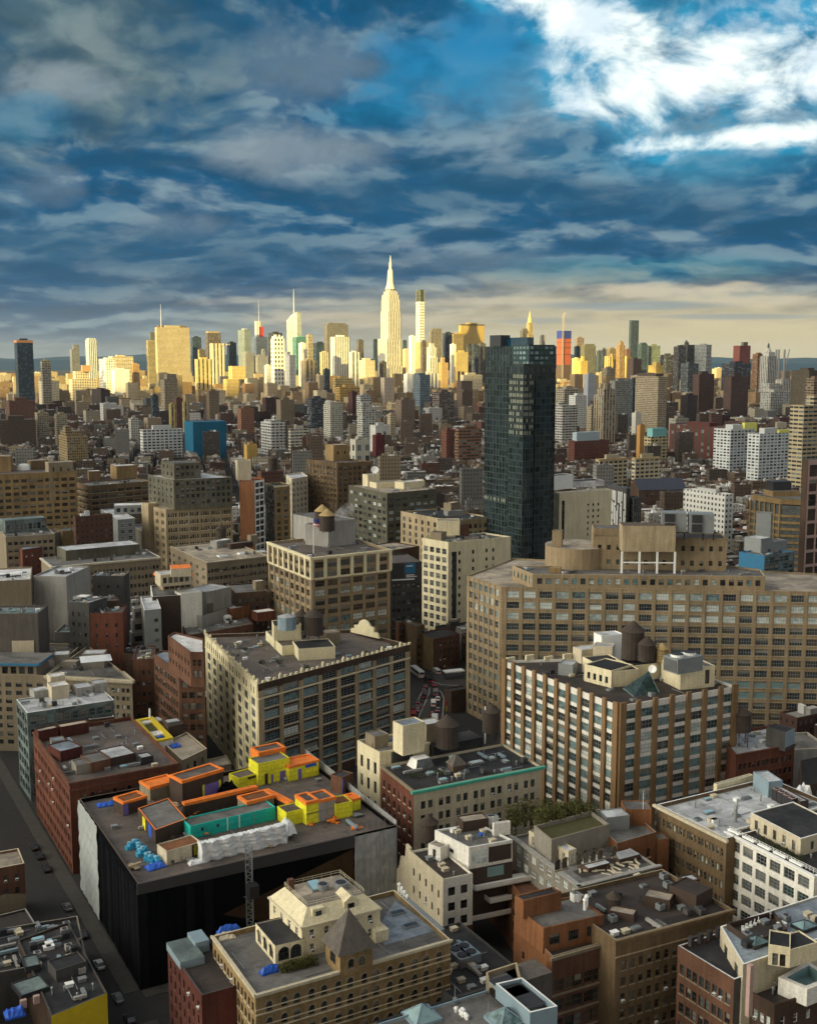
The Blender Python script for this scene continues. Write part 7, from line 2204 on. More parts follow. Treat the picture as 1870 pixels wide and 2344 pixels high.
B = bld('brown_banded_block', 'long brown brick block with banded storeys right of the great tan block', pts, 55, 'brick_tan', 'roof_grey', {0: d_(tb_, nb=7), 3: d_(tb_, nb=7)}, .9, 'stone_grey')
blk(B, 'bulkhead', (268, 1098), (316, 1095), 12, 9.5, 'brick_gold', 'roof_white'); blk(B, 'bulkhead', (205, 1100), (231, 1099), 8, 6.5, 'brick_tan', 'roof_white')
clutter(B, 211, 10)
pts = LFR((231, 1166), (270, 1189), (310, 1186), 45)
B = bld('white_frame_house', 'white framed loft with a curved gable front between the left blocks', pts, 45, 'metal_grey', 'roof_silver', {0: d_(nb=2, w=3, h=2.2, fh=3.8, top=2, gl=GD, fr='metal_white'), 3: d_(nb=7, w=2, h=2.2, fh=3.8, top=1.4, gl=GT, fr='metal_white')}, .6, 'metal_white')
blk(B, 'penthouse', (262, 1178), (330, 1176), 12, 5.5, 'metal_grey', 'roof_white', {0: d_(nb=4, w=2.2, h=2.5, fh=4, top=1, nf=1, gl=GD)})
pts = LFR((-8, 1200), (14, 1229), (126, 1222), 40)
B = bld('glass_penthouse_loft', 'stone loft with a grey glass penthouse across its roof, left edge', pts, 40, 'stone_beige', 'roof_grey', {0: d_(nb=8, w=2.2, h=1.8, fh=4, top=2.2, gl=GD)}, .6, 'stone_pale')
blk(B, 'penthouse', (14, 1222), (108, 1214), 12, 7.6, 'roof_teal', 'roof_teal', {0: d_(nb=9, w=-.86, h=3.6, fh=6, top=1.4, nf=1, gl=('glass_grey', 'glass_dark'), fr='metal_grey')})
clutter(B, 212, 12)
pts = LFR((33, 1240), (52, 1258), (97, 1252), 34)
B = bld('blue_roof_house', 'brick house with a pale blue roof in front of the glass penthouse loft', pts, 34, 'brick_red', 'roof_blue', {0: d_(nb=3, w=1, h=1.6, fh=3.6, top=2, gl=GD)}, .5)
for nm, lab, p0, p1, z, dep, w_, rf in (
        ('gold_parapet_house', 'low house under a long gold coloured parapet behind the white ledge block', (146, 1216), (236, 1208), 37, 16, 'brick_gold', 'roof_grey'),
        ('dark_yard_house', 'dark yard building under the gold parapet house', (148, 1228), (230, 1226), 33, 8, 'brown_panel', 'roof_darkbrown'),
        ('pale_shed_house', 'pale low house between the glass penthouse loft and gold parapet', (104, 1222), (150, 1216), 36, 14, 'stone_grey', 'roof_silver')):
    clutter(bld(nm, lab, TB(p0, p1, z, dep), z, w_, rf, None, .7), 5, 5)
# construction block and slim tan tower
pts = LFR((548, 1099), (583, 1101), (605, 1097), 66)
B = bld('red_netted_frame', 'concrete frame under construction with rust red netting and an orange top', pts, 66, 'brick_umber', 'roof_brown', {0: d_(nb=2, w=4.2, h=2.8, fh=3.8, top=.8, gl=GB_, wall='metal_white', st='plain'), 3: d_(nb=0, wall='brick_umber')}, .4, 'membrane_orange')
blk(B, 'core', (545, 1100), (576, 1099), 8, 12, 'stone_pale', 'roof_tan'); blk(B, 'deck', (584, 1098), (604, 1096), 4, .6, 'membrane_orange', 'membrane_orange', par=.05)
on_wall(B, pts[3], pts[0], [[(.02, 30), (.98, 30), (.98, 65), (.02, 65)]], 'rust_netting', 'brick_orange', .3)
pts = LFR((607, 1106), (628, 1112), (664, 1109), 62)
B = bld('slim_tan_tower', 'slim yellow tan tower with dark glass on its left side', pts, 62, 'brick_gold', 'roof_black', {0: d_(nb=2, w=2.6, h=2.4, fh=3.7, top=2.6, gl=GB_, fr='trim_brown'), 3: d_(nb=4, w=-.8, h=2.8, fh=3.7, top=1.2, gl=GD, wall='concrete_dark')}, .8, 'stone_cream', [((0,), .6, .4, 'stone_cream', .2)])
tank(at(625, 1082, 66), 3.0, 7, 'tall black water tank behind the slim tan tower', leg=2)
pts = LFR((655, 1086), (668, 1096), (705, 1090), 60)
B = bld('white_lattice_block', 'white lattice fronted block right of the slim tan tower', pts, 60, 'stone_pale', 'roof_silver', {0: d_(nb=4, w=2.2, h=2.2, fh=3.7, top=2, gl=GD, fr='metal_white'), 3: d_(nb=3, w=2.4, h=2.2, fh=3.7, top=2, gl=GD)}, .7, 'metal_white')
# brown stepped tower block
pts = LFR((700, 1050), (772, 1060), (846, 1066), 70)
bs_ = d_(w=-.55, h=2.1, fh=3.6, top=2.2, gl=GB_, fr='trim_brown', nx=2, piers=(.9, .25, 'brick_tan', .5))
f_ = at(772, 1060, 70); l_, r_ = at(702, 1051, 70), f_ + GA * 26
pts = [f_, r_, r_ + l_ - f_, l_]
B = bld('brown_stepped_block', 'dark golden brown stepped block with a square top tower, centre', pts, 70, 'brick_tan', 'roof_brown', {0: d_(bs_, nb=7), 3: d_(bs_, nb=9)}, .9, 'brick_tanlight')
blk(B, 'top_tower', (764, 1056), (800, 1054), 12, 11, 'brick_gold', 'roof_tan', {0: d_(nb=2, w=1.4, h=1.8, fh=5, top=3, gl=GB_)})
pts = LFR((798, 1110), (886, 1129), (999, 1119), 60)
gy = d_(w=-.66, h=2.0, fh=3.9, top=2.2, nx=3, st='grid', gl=('glass_dark', 'glass_dark', 'glass_grey', 'glass_pale'), fr='trim_dark')
B = bld('olive_grey_block', 'olive grey office block with cream rooftop sheds and a white dish, centre', pts, 60, 'brick_greygreen', 'roof_tan', {0: d_(gy, nb=7), 3: d_(gy, nb=8)}, .7, 'stone_beige')
blk(B, 'bulkhead', (842, 1114), (868, 1112), 6, 7.5, 'stucco_cream', 'roof_tan'); blk(B, 'bulkhead', (862, 1118), (928, 1114), 10, 3.4, 'stucco_cream', 'roof_tan'); blk(B, 'bulkhead', (924, 1120), (972, 1115), 8, 4.2, 'stucco_cream', 'roof_white')
t = thing('satellite_dish', at(858, 1090, 67), 'round white satellite dish on the olive grey block', 'satellite dish')
o = WL[t.name]; mb = MB(); mb.tube(o, o + Vector((0, 0, 2)), .3); mb.build('post', 'metal_grey', t); mb = MB(); c = o + Vector((0, -.5, 4)); n = Vector((.1, -.9, .35)).normalized(); u = n.orthogonal().normalized(); v = n.cross(u)
for k in range(12):
    a0, a1 = .5236 * k, .5236 * (k + 1); mb.q([c + n * .0 - n * .6, c + (u * math.cos(a0) + v * math.sin(a0)) * 2.4, c + (u * math.cos(a1) + v * math.sin(a1)) * 2.4])
mb.build('dish', 'metal_white', t)
clutter(B, 221, 10)
pts = LFR((917, 1170), (1034, 1192), (1130, 1184), 51)
B = bld('arched_tan_warehouse', 'low tan warehouse with dark flat roof and arched windows, left of the glass tower', pts, 51, 'brick_tanlight', 'roof_black', {0: d_(st='arch', nb=8, w=2.0, h=2.6, fh=4, top=2, gl=GB_, trim='brick_tanlight'), 3: d_(st='arch', nb=8, w=2.2, h=2.8, fh=4, top=2, gl=GB_, trim='brick_tanlight')}, .8, 'brick_tanlight')
blk(B, 'bulkhead', (1032, 1180), (1052, 1176), 5, 7, 'stone_beige', 'roof_tan'); blk(B, 'bulkhead', (1025, 1182), (1062, 1180), 5, 3, 'metal_grey', 'roof_silver')
clutter(B, 222, 6)
t = thing('sign_tank', at(960, 1243, 30), 'blue painted sign board wrapped round a water tank on tall legs, centre', 'water tank')
o = WL[t.name]; mb = MB()
for dx, dy in ((-2, -2), (2, -2), (2, 2), (-2, 2)):
    mb.tube(o + Vector((dx * 1.3, dy * 1.3, 0)), o + Vector((dx, dy, 13)), .25, 0, 4)
for z in (4, 8.5):
    mb.tube(o + Vector((-2.4, -2.4, z)), o + Vector((2.4, -2.4, z + 3)), .12, 0, 4); mb.tube(o + Vector((2.4, -2.4, z)), o + Vector((-2.4, -2.4, z + 3)), .12, 0, 4)
mb.build('stand', 'metal_dark', t)
mb = MB(); mb.cyl(o.x, o.y, o.z + 12.2, o.z + 14, 1.2, 3.1, 14); mb.cyl(o.x, o.y, o.z + 14, o.z + 21, 3.1, 3.1, 14); mb.build('barrel', 'metal_dark', t)
mb = MB(); mb.cbox(o.x + .4, o.y - 3.3, o.z + 14.4, 5.6, .3, 6.4, 6); mb.build('sign_board', 'panel_blue', t)
mb = MB()
for k, (w_, z) in enumerate(((3.4, 17.8), (3.0, 17.0), (2.4, 16.2))):
    mb.cbox(o.x + .4, o.y - 3.5, o.z + z, w_, .08, .5, 6)
mb.build('lettering', 'sign_white', t)
# block with the blue billboard between the lofts
pts = TB((893, 1290), (966, 1286), 46, 24)
B = bld('billboard_block', 'dark brick block with billboards on its front, beside the cream topped loft', pts, 46, 'concrete_dark', 'roof_brown', {0: d_(nb=6, w=1.6, h=1.8, fh=3.8, top=9, gl=GD)}, .6)
on_wall(B, pts[0], pts[1], [[(.45, 41), (.78, 41), (.78, 45.5), (.45, 45.5)]], 'billboard', 'panel_blue', .3)
on_wall(B, pts[0], pts[1], [[(.05, 38), (.75, 38), (.75, 38.5), (.05, 38.5)]], 'catwalk', 'metal_white', .8)
on_wall(B, pts[0], pts[1], [[(.08, 39), (.4, 39), (.4, 45), (.08, 45)]], 'billboard', 'trim_dark', .3)
mb = MB()
p, q = pts[0], pts[1]; u = (q - p).normalized()
for k, (s, w_, z) in enumerate(((.49, 4.0, 40.0), (.49, 5.2, 39.2), (.5, 3.0, 44.2))):
    mb.box(p + u * ((q - p).length * s) + Vector((u.y, -u.x, 0)) * .4 + Vector((0, 0, z - p.z)), u * w_, Vector((-u.y, u.x, 0)) * .05, .45, bottom=True)
mb.build('lettering', 'sign_white', B.root)
pts = TB((880, 1262), (960, 1250), 42, 20)
clutter(bld('pink_roof_house', 'house with a dusty pink roof behind the billboard block', pts, 42, 'brick_brown', 'roof_tan', None, .5), 7, 8)

# right of the glass tower
zz = 66
pts = LFR((1268, 1126), (1280, 1130), (1400, 1121), zz)
B = bld('cream_hotel_block', 'tall cream block with few windows on a blank face, right of the glass tower', pts, zz, 'stucco_cream', 'roof_silver', {0: d_(nb=10, w=1.2, h=1.5, fh=3.3, top=6, gl=GD, nf=6, skip=(1, 2, 3, 4, 8, 9, 0))}, .8, 'stone_cream')
on_wall(B, pts[0], pts[1], [[(.05, 2), (.1, 2), (.1, 62), (.05, 62)]], 'stair_glazing', 'glass_dark', .05)
blk(B, 'bulkhead', (1268, 1122), (1311, 1118), 8, 8, 'metal_white', 'roof_grey'); blk(B, 'curved_roof', (1312, 1116), (1382, 1112), 10, 3.4, 'roof_white', 'roof_black', cop='metal_white')
pts = LFR((1389, 1108), (1434, 1118), (1442, 1117), 62)
B = bld('striped_facade_block', 'dark block with ragged white vertical stripes beside the cream hotel block', pts, 62, 'concrete_dark', 'metal_blue', None, .8, 'panel_blue')
mb = MB(); p, q = pts[3], pts[0]; u = (q - p).normalized(); n = Vector((u.y, -u.x, 0)); W = (q - p).length; r = random.Random(9)
for k in range(16):
    z = 60
    while z > 4:
        h = r.uniform(6, 16)
        if r.random() < .75:
            mb.box(p + u * (W * (k + r.uniform(.1, .5)) / 16) + n * .3 + Vector((0, 0, z - h - p.z)), u * (W / 16 * .42), -n * .28, h * .9, 0, bottom=True)
        z -= h
mb.build('white_fins', 'metal_white', B.root)
pts = LFR((1436, 1136), (1450, 1142), (1468, 1140), 56)
B = bld('dark_glass_block', 'dark glass block beside the striped facade block', pts, 56, 'concrete_dark', 'roof_black', {0: d_(nb=3, w=-.8, h=2.6, fh=3.5, top=.8, gl=('glass_green', 'glass_grey'), fr='metal_grey'), 3: d_(nb=5, w=-.8, h=2.6, fh=3.5, top=.8, gl=('glass_green', 'glass_dark'))}, .4)


def rounded_block():
    zz = 62
    a, b = at(1718, 1132, zz), at(1785, 1142, zz)
    u = (b - a); v = Vector((-u.y, u.x, 0)).normalized(); c = b + v * 11
    pts = [a, b] + [c + Vector((math.sin(k * .39), -math.cos(k * .39), 0)) * 11 + u.normalized() * 0 for k in range(1, 5)] + [b + u.normalized() * 11 + v * 26, a + v * 26]
    t = thing('rounded_banded_block', (a.x, a.y, 0), 'tan banded block with rounded corner and dark window ribbons, right', 'building')
    FOOT.append([(p.x, p.y) for p in pts])
    mb = MB(); mb.prism([(p.x, p.y) for p in inset(pts, .35)], 0, zz - 3.5, 0, 0); mb.build('glazing', 'glass_grey', t)
    mb = MB()
    z = zz - 3.0
    mb.prism([(p.x, p.y) for p in pts], z, zz, 0, 1)
    hh = 7.0
    while z > 6:
        z -= hh; mb.prism([(p.x, p.y) for p in inset(pts, -.15)], z, z + 1.3, 0, 0); mb.q([(*p[:2], z) for p in inset(pts, -.15)[::-1]], 0); hh = 3.7
    mb.build('bands', ['brick_gold', 'roof_grey'], t)
    mb = MB(); n = 7
    for k in range(n):
        o = a.lerp(b, k / (n - 1)); mb.cbox(o.x, o.y, 0, .7, .9, zz - 3, math.degrees(math.atan2(u.y, u.x)))
    mb.build('columns', 'brick_gold', t)
    m = (pts[0] + pts[-1]) / 2 + u * .45
    mb = MB(); mb.cbox(m.x, m.y, zz, 16, 12, 3, 10, 0, 1); mb.build('penthouse', ['brick_gold', 'roof_grey'], t)
    mb = MB(); mb.cbox(m.x - 1, m.y + 2, zz + 3, 11, 8, 5, 10, 0, 0); mb.build('black_bulkhead', 'metal_dark', t)


rounded_block()
zz = 52
pts = LFR((1691, 1263), (1749, 1272), (1818, 1262), zz)
B = bld('blue_wall_building', 'building with a plain bright blue side wall and teal glass front, right', pts, zz, 'panel_blue', 'roof_grey', {0: d_(nb=6, w=-.9, h=2.6, fh=3.5, top=.9, gl=('glass_teal', 'glass_green', 'glass_green'), fr='metal_grey', wall='roof_teal')}, .6, 'panel_blue')
blk(B, 'bulkhead', (1702, 1260), (1740, 1266), 8, 6.5, 'metal_grey', 'roof_silver'); blk(B, 'bulkhead', (1727, 1252), (1761, 1254), 7, 16, 'metal_grey', 'roof_grey'); blk(B, 'bulkhead', (1742, 1266), (1800, 1258), 6, 4.5, 'metal_grey', 'roof_grey')
clutter(B, 231, 8)
zz = 92
pts = LFR((1836, 1050), (1850, 1054), 26, zz)
B = bld('brown_grid_tower', 'brown tower with a pale concrete grid over square panels at the right edge', pts, zz, 'stone_grey', 'roof_grey', {0: d_(nb=4, w=5.4, h=5.6, fh=6.9, top=1.6, gl=('glass_brown', 'brown_panel', 'brown_panel'), fr='trim_brown', wall='pinkish', rd=.5), 3: d_(nb=0, wall='brick_brown')}, .6, 'trim_dark')

T(1820, 1890, 928, 1050, (.36, .30, .19), 'far_rib', 'tall tan slab with a blank left edge at the right border', .28, ((1852, 1890, 905, None),), name='apartment_tower', cat='tower')
T(1826, 1890, 848, 1900, (.085, .07, .05), 'far_brick', 'dark brown apartment slab behind the tall tan slab at the right border', .4, name='apartment_tower', cat='tower')
T(1851, 1890, 866, 1700, (.20, .14, .09), 'far_rib', 'brown banded slab at the right border, in front of the dark brown one', .3, name='apartment_tower', cat='tower')
T(1646, 1738, 983, 1260, (.50, .52, .52), 'far_lightgrid', 'long silver grey apartment slab, left of the joined pair at the right', .28, name='apartment_slab', cat='apartment building')
T(1720, 1820, 993, 1180, (.50, .52, .52), 'far_lightgrid', 'long silver grey apartment slab, right one of the joined pair', .18, name='apartment_slab', cat='apartment building')
for x0, x1, y, Y, lb in ((1700, 1738, 968, 1275, 'left'), (1779, 1818, 984, 1195, 'right')):
    p, z = box_at(x0, x1, y, Y, .1); p0 = z - 10
    mb = MB(); mb.prism(p, p0, z, 0, 0, (.62, .60, .16)); tag(mb.build('rooftop_box', 'city_plain', loc=(p[0].x, p[0].y, p0)), 'yellow rooftop box on the %s silver apartment slab' % lb, 'rooftop box')
T(1564, 1692, 978, 1430, (.10, .034, .027), 'far_stripe', 'deep red massive library block left of the silver slabs', .62, name='library_block', cat='building')
T(1303, 1402, 1010, 1420, (.115, .045, .034), 'far_brick', 'red brick hall under a pale barrel glass roof right of the glass tower', .12, ((1312, 1378, 990, (.30, .36, .40)),), name='brick_hall', cat='building')
T(1478, 1533, 1000, 1400, (.38, .31, .17), 'far_wide', 'yellow tan block with a teal glass roof', .2, ((1484, 1530, 981, (.16, .36, .36)),), name='teal_roof_block', cat='building')
T(1459, 1478, 974, 1480, (.40, .22, .07), 'city_plain', 'orange blank slab left of the teal roofed block', .3, name='orange_slab', cat='building')
T(1365, 1442, 1052, 1150, (.46, .40, .28), 'far_wide', 'cream palazzo block with a tan overhanging roof, left one of two', .08, cap=(1.5, (.36, .27, .13)), name='palazzo_block', cat='building')
T(1448, 1521, 1050, 1130, (.46, .40, .28), 'far_wide', 'cream palazzo block with a tan overhanging roof, right one of two', .08, cap=(1.5, (.36, .27, .13)), name='palazzo_block', cat='building')
pts = TB((1462, 1122), (1570, 1120), 22, 24)
B = bld('church_hall', 'long church hall under a dark slate gable roof in the right middle distance', pts, 22, 'brick_brown', 'roof_black', {0: d_(nb=9, w=1.6, h=3.4, fh=6, top=2, nf=1, gl=GB_)}, 0, None, None, 0, 'church')
mb = MB(); a, b_, c_, e_ = [Vector((p.x, p.y, 22.0)) for p in inset(pts, -.5)]; m0, m1 = (a + e_) / 2 + Vector((0, 0, 9)), (b_ + c_) / 2 + Vector((0, 0, 9))
mb.q([a, b_, m1, m0]); mb.q([c_, e_, m0, m1]); mb.q([e_, a, m0], 1); mb.q([b_, c_, m1], 1); mb.build('gable_roof', ['slate_blue', 'brick_brown'], B.root)
T(1592, 1682, 1132, 760, (.55, .55, .53), 'far_punch', 'white painted tenement with small windows, left of the rounded banded block', .75, name='white_tenement', cat='building')
T(1271, 1324, 928, 1700, (.40, .385, .35), 'far_rib', 'pale grey apartment tower with curved balconies right of the glass tower', .3, ((1271, 1298, 922, None),), name='apartment_tower', cat='tower')
T(1364, 1412, 905, 1700, (.33, .27, .18), 'far_pier', 'gothic tan apartment tower with stepped crown', .35, ((1370, 1408, 890, None), (1380, 1400, 878, None)), name='apartment_tower', cat='tower')
T(1345, 1372, 930, 1760, (.30, .25, .17), 'far_punch', 'tan wing left of the gothic tan tower', .3, name='apartment_tower', cat='tower')
T(1398, 1446, 872, 1900, (.24, .235, .21), 'far_dense', 'grey apartment block behind the gothic tan tower', .2, name='apartment_tower', cat='tower')
T(1468, 1530, 862, 1950, (.33, .265, .175), 'far_dense', 'big plain tan apartment tower, tallest in the right middle distance', .62, ((1470, 1520, 855, (.08, .06, .05)),), name='apartment_tower', cat='tower')
T(1440, 1468, 868, 2100, (.05, .055, .06), 'far_glass', 'dark glass block left of the big plain tan tower', .3, name='apartment_tower', cat='tower')
T(1590, 1640, 856, 2300, (.085, .052, .043), 'far_brick', 'red brick block with white arches, right middle distance, left one', .2, name='brick_block', cat='building')
T(1662, 1720, 862, 2250, (.078, .05, .043), 'far_brick', 'red brick block right of the white arched one', .2, name='brick_block', cat='building')
T(1562, 1600, 905, 2000, (.06, .05, .05), 'far_brick', 'dark brown block in the right middle distance', .3, name='brick_block', cat='building')
T(1748, 1824, 898, 2400, (.36, .35, .31), 'far_lightgrid', 'pale long block at the foot of the lantern tower', .2, name='stone_block', cat='building')
T(1535, 1580, 958, 1650, (.27, .25, .20), 'far_punch', 'grey stone hall right of the big plain tan tower', .25, name='stone_block', cat='building')
T(1275, 1330, 890, 2100, (.32, .28, .21), 'far_wide', 'tan block above the curved apartment tower', .3, name='stone_block', cat='building')
T(1305, 1345, 905, 2000, (.50, .50, .48), 'far_punch', 'white stepped block right of the curved apartment tower top', .3, name='stone_block', cat='building')
T(1448, 1470, 945, 1800, (.50, .48, .42), 'far_blank', 'small white block left of the big plain tan tower', .3, name='stone_block', cat='building')
# left and centre middle distance
T(0, 72, 918, 1900, (.13, .07, .05), 'far_brick', 'dark red brown slab at the left edge', .3, name='brick_block', cat='building')
T(-30, 70, 962, 1650, (.09, .065, .05), 'far_brick', 'dark brown broad slab at the left edge, in front of the red brown slab', .3, name='brick_block', cat='building')
T(72, 108, 945, 1700, (.30, .25, .165), 'far_dense', 'tan slab, left one of a pair near the left edge', .4, name='apartment_tower', cat='tower')
T(118, 152, 948, 1720, (.30, .26, .175), 'far_dense', 'tan slab, right one of a pair near the left edge', .4, name='apartment_tower', cat='tower')
T(112, 196, 1000, 1380, (.24, .175, .085), 'far_dense', 'golden brown ziggurat block above the great tan block', .5, ((122, 182, 988, None), (138, 162, 976, None)), name='ziggurat_block', cat='building')
T(190, 250, 892, 2500, (.055, .045, .042), 'far_brick', 'black brown slab below the bright white block', .7, name='brick_block', cat='building')
T(362, 404, 868, 2250, (.28, .225, .145), 'far_dense', 'tan apartment tower before the great cream slab', .35, ((372, 402, 856, None),), name='apartment_tower', cat='tower')
T(384, 402, 925, 1900, (.40, .30, .10), 'far_pier', 'slim yellow striped tower below the great cream slab, left one', .4, name='apartment_tower', cat='tower')
T(395, 418, 912, 1950, (.11, .055, .04), 'far_brick', 'dark red tower between two slim yellow striped towers', .4, name='apartment_tower', cat='tower')
T(415, 432, 920, 1930, (.38, .29, .12), 'far_pier', 'slim yellow striped tower below the great cream slab, right one', .4, name='apartment_tower', cat='tower')
T(342, 362, 905, 2100, (.04, .04, .045), 'far_glass', 'small black tower left of the dark red tower', .4, name='apartment_tower', cat='tower')
T(412, 512, 966, 1560, (.012, .11, .20), 'far_blank', 'building wrapped in bright blue netting in the left middle distance', .3, name='blue_patch_building', cat='building', bulk=False)  # added block, a blue reflection turned into its wall colour
T(316, 410, 984, 1580, (.55, .55, .54), 'far_wide', 'low white building left of the blue patch block', .12, name='white_block', cat='building')
T(290, 316, 958, 1750, (.38, .37, .33), 'far_punch', 'grey white domed building left of the low white building', .4, name='white_block', cat='building')
T(556, 588, 1018, 1420, (.44, .29, .09), 'far_blank', 'small orange yellow block in the left middle distance', .3, name='yellow_block_house', cat='building')
T(590, 652, 968, 1600, (.46, .46, .44), 'far_wide', 'white stepped building, left of the ribbon windowed one', .5, ((600, 640, 962, None), (622, 634, 952, None)), name='white_block', cat='building')
T(660, 706, 982, 1450, (.45, .42, .34), 'far_rib', 'cream building with dark ribbon windows, left of centre', .1, name='white_block', cat='building')
T(738, 784, 926, 1850, (.44, .42, .35), 'far_dense', 'cream apartment tower with a notched top, centre', .4, ((742, 776, 920, None),), name='apartment_tower', cat='tower')
T(816, 862, 938, 1750, (.40, .39, .34), 'far_lightgrid', 'pale grey stepped apartment tower, centre', .3, ((820, 850, 922, None),), name='apartment_tower', cat='tower')
T(846, 892, 974, 1550, (.44, .44, .42), 'far_blank', 'plain white block with a water tower right of the pale grey stepped tower', .3, name='white_block', cat='building')
T(852, 880, 996, 1500, (.10, .02, .022), 'far_brick', 'dark crimson block under the plain white block', .3, name='brick_block', cat='building')
T(800, 846, 1006, 1150, (.42, .40, .33), 'far_bold', 'cream block with scattered black windows, centre', .3, name='white_block', cat='building')
T(886, 906, 948, 1800, (.40, .33, .22), 'far_punch', 'small tan gabled block, centre right', .4, name='stone_block', cat='building')
T(1010, 1040, 984, 1430, (.135, .058, .042), 'far_brick', 'red brick apartment block, left one beside the glass tower', .4, name='brick_block', cat='building')
T(1042, 1104, 982, 1420, (.19, .10, .055), 'far_rib', 'orange brown apartment block with a yellow edge beside the glass tower', .12, ((1062, 1090, 972, None),), name='brick_block', cat='building')
T(946, 985, 858, 2450, (.22, .28, .33), 'far_glass', 'blue grey tapering slab below the great spire tower', .4, ((948, 974, 854, None),), name='glass_slab', cat='building')
T(796, 818, 897, 2200, (.075, .032, .03), 'far_brick', 'dark crimson tower left of the pale tower group, centre', .5, name='apartment_tower', cat='tower')
T(815, 850, 905, 2150, (.36, .36, .34), 'far_wide', 'white banded block right of the dark crimson tower', .3, name='white_block', cat='building')
T(905, 950, 915, 2100, (.17, .13, .10), 'far_brick', 'brown apartment block left of the blue grey slab', .3, name='brick_block', cat='building')
T(990, 1040, 898, 2200, (.14, .105, .085), 'far_rib', 'brown banded block right of the blue grey slab', .3, name='brick_block', cat='building')
T(1048, 1082, 896, 2250, (.12, .09, .07), 'far_brick', 'dark brown block next to the glass tower, middle distance', .3, name='brick_block', cat='building')
T(470, 500, 895, 2250, (.17, .13, .09), 'far_brick', 'brown block below the striped yellow tower', .3, name='brick_block', cat='building')
T(630, 672, 915, 2000, (.18, .145, .095), 'far_brick', 'brown tan block below the white rounded tower', .3, name='brick_block', cat='building')
T(700, 745, 912, 2050, (.07, .075, .085), 'far_rib', 'dark blue grey block below the thin banded tower', .3, name='brick_block', cat='building')
T(540, 580, 935, 1900, (.20, .10, .065), 'far_brick', 'red brown block in the left centre middle distance', .3, name='brick_block', cat='building')

# steam from the roof beside the tanks
P0, P1 = at(752, 1196, 62), at(806, 1160, 78)
t = newmat('steam_vapour')
v = t.n('ShaderNodeVolumePrincipled', {'Color': (.95, .95, .95, 1), 'Density': t.m('MULTIPLY', t.ss(t.noise(pos(t), .35, 4, .6, .8), .46, .72), .12)})
o_ = t.n('ShaderNodeOutputMaterial'); t.nt.links.new(v.outputs[0], o_.inputs['Volume'])
mb = MB(); d = (P1 - P0).normalized(); u = d.orthogonal().normalized(); w = d.cross(u); prev = None
for k in range(9):
    f = k / 8; r = .6 + 4.2 * f * (1 - f * f * .5) if k < 8 else .4
    ring = [P0.lerp(P1, f) + u * r * math.cos(.628 * i) + w * r * math.sin(.628 * i) for i in range(10)]
    if prev:
        for i in range(10):
            mb.q([prev[i], prev[(i + 1) % 10], ring[(i + 1) % 10], ring[i]])
    else:
        mb.q(ring[::-1])
    prev = ring
mb.q(prev)
tag(mb.build('steam', 'steam_vapour', loc=P0), 'small white plume of steam drifting beside the tanks of the cream topped loft', 'steam')
# ------------------------------------------------------------------ streets and traffic
def strip(name, o, u, v, z, mat, h=0.0):
    mb = MB()
    if h:
        mb.box(Vector((o.x, o.y, z - h)), u, v, h)
    else:
        mb.q([(p.x, p.y, z) for p in (o, o + u, o + u + v, o + v)])
    return struct(mb.build(name, mat))


RF = RED.pts[0]; CF = CON.pts[0]
o = Vector((CF.x, CF.y, 0)) - GB * 75
strip('road', o - GA * 18, GB * 330, GA * 14, .02, 'street_tar')
strip('pavement', o - GA * 3.98, GB * 62, GA * 3.6, .14, 'pavement', .14)
strip('pavement', Vector((CF.x, CF.y, 0)) - GA * 3.98, GB * 210, GA * 3.6, .14, 'pavement', .14)
strip('pavement', o - GA * 22, GB * 330, GA * 3.9, .14, 'pavement', .14)
strip('road', Vector((CF.x, CF.y, 0)) - GB * 12.5 - GA * 3.9, GA * 180, GB * 8.6, .024, 'street_tar')
strip('pavement', Vector((CF.x, CF.y, 0)) - GB * 3.6, GA * 68, GB * 3.4, .14, 'pavement', .14)
FOOT.append([(p.x, p.y) for p in (o - GA * 22, o - GA * 22 + GB * 330, o + GB * 330, o)])
FOOT.append([(p.x, p.y) for p in (CF - GB * 13, CF - GB * 13 + GA * 100, CF + GA * 100, CF)])
AV = [at(1075, 1725, 0), at(1078, 1552, 0), at(1045, 1522, 0), at(915, 1520, 0), at(880, 1725, 0)]
mb = MB(); mb.q([(p.x, p.y, .016) for p in AV]); struct(mb.build('road', 'street_tar'))
FOOT.append([(p.x, p.y) for p in AV])
mb = MB(); mb.q([(p.x, p.y, .024) for p in (at(1078, 1578, 0), at(1078, 1528, 0), at(1012, 1528, 0), at(985, 1538, 0), at(1005, 1570, 0))]); struct(mb.build('plaza', 'pavement'))


def lane(pts, w=.28):
    mb = MB()
    P = [at(x, y, 0) for x, y in pts]
    for a, b in zip(P, P[1:]):
        u = (b - a).normalized(); v = Vector((-u.y, u.x, 0)) * w
        mb.q([(*(a - v)[:2], .032), (*(b - v)[:2], .032), (*(b + v)[:2], .032), (*(a + v)[:2], .032)])
    struct(mb.build('lane_marking', 'road_paint'))


lane([(953, 1655), (963, 1630), (975, 1604), (982, 1586), (983, 1574)]); lane([(1012, 1655), (1014, 1625), (1016, 1600), (1011, 1586), (1005, 1580)])
lane([(944, 1660), (957, 1602), (965, 1585)], .2); lane([(940, 1525), (985, 1558), (1010, 1567), (1060, 1570)], .3)
mb = MB(); mb.q([(p.x, p.y, .028) for p in (at(955, 1655, 0), at(980, 1655, 0), at(984, 1610, 0), at(983, 1580, 0), at(975, 1605, 0))]); struct(mb.build('traffic_island', 'pavement'))

CARS = {}


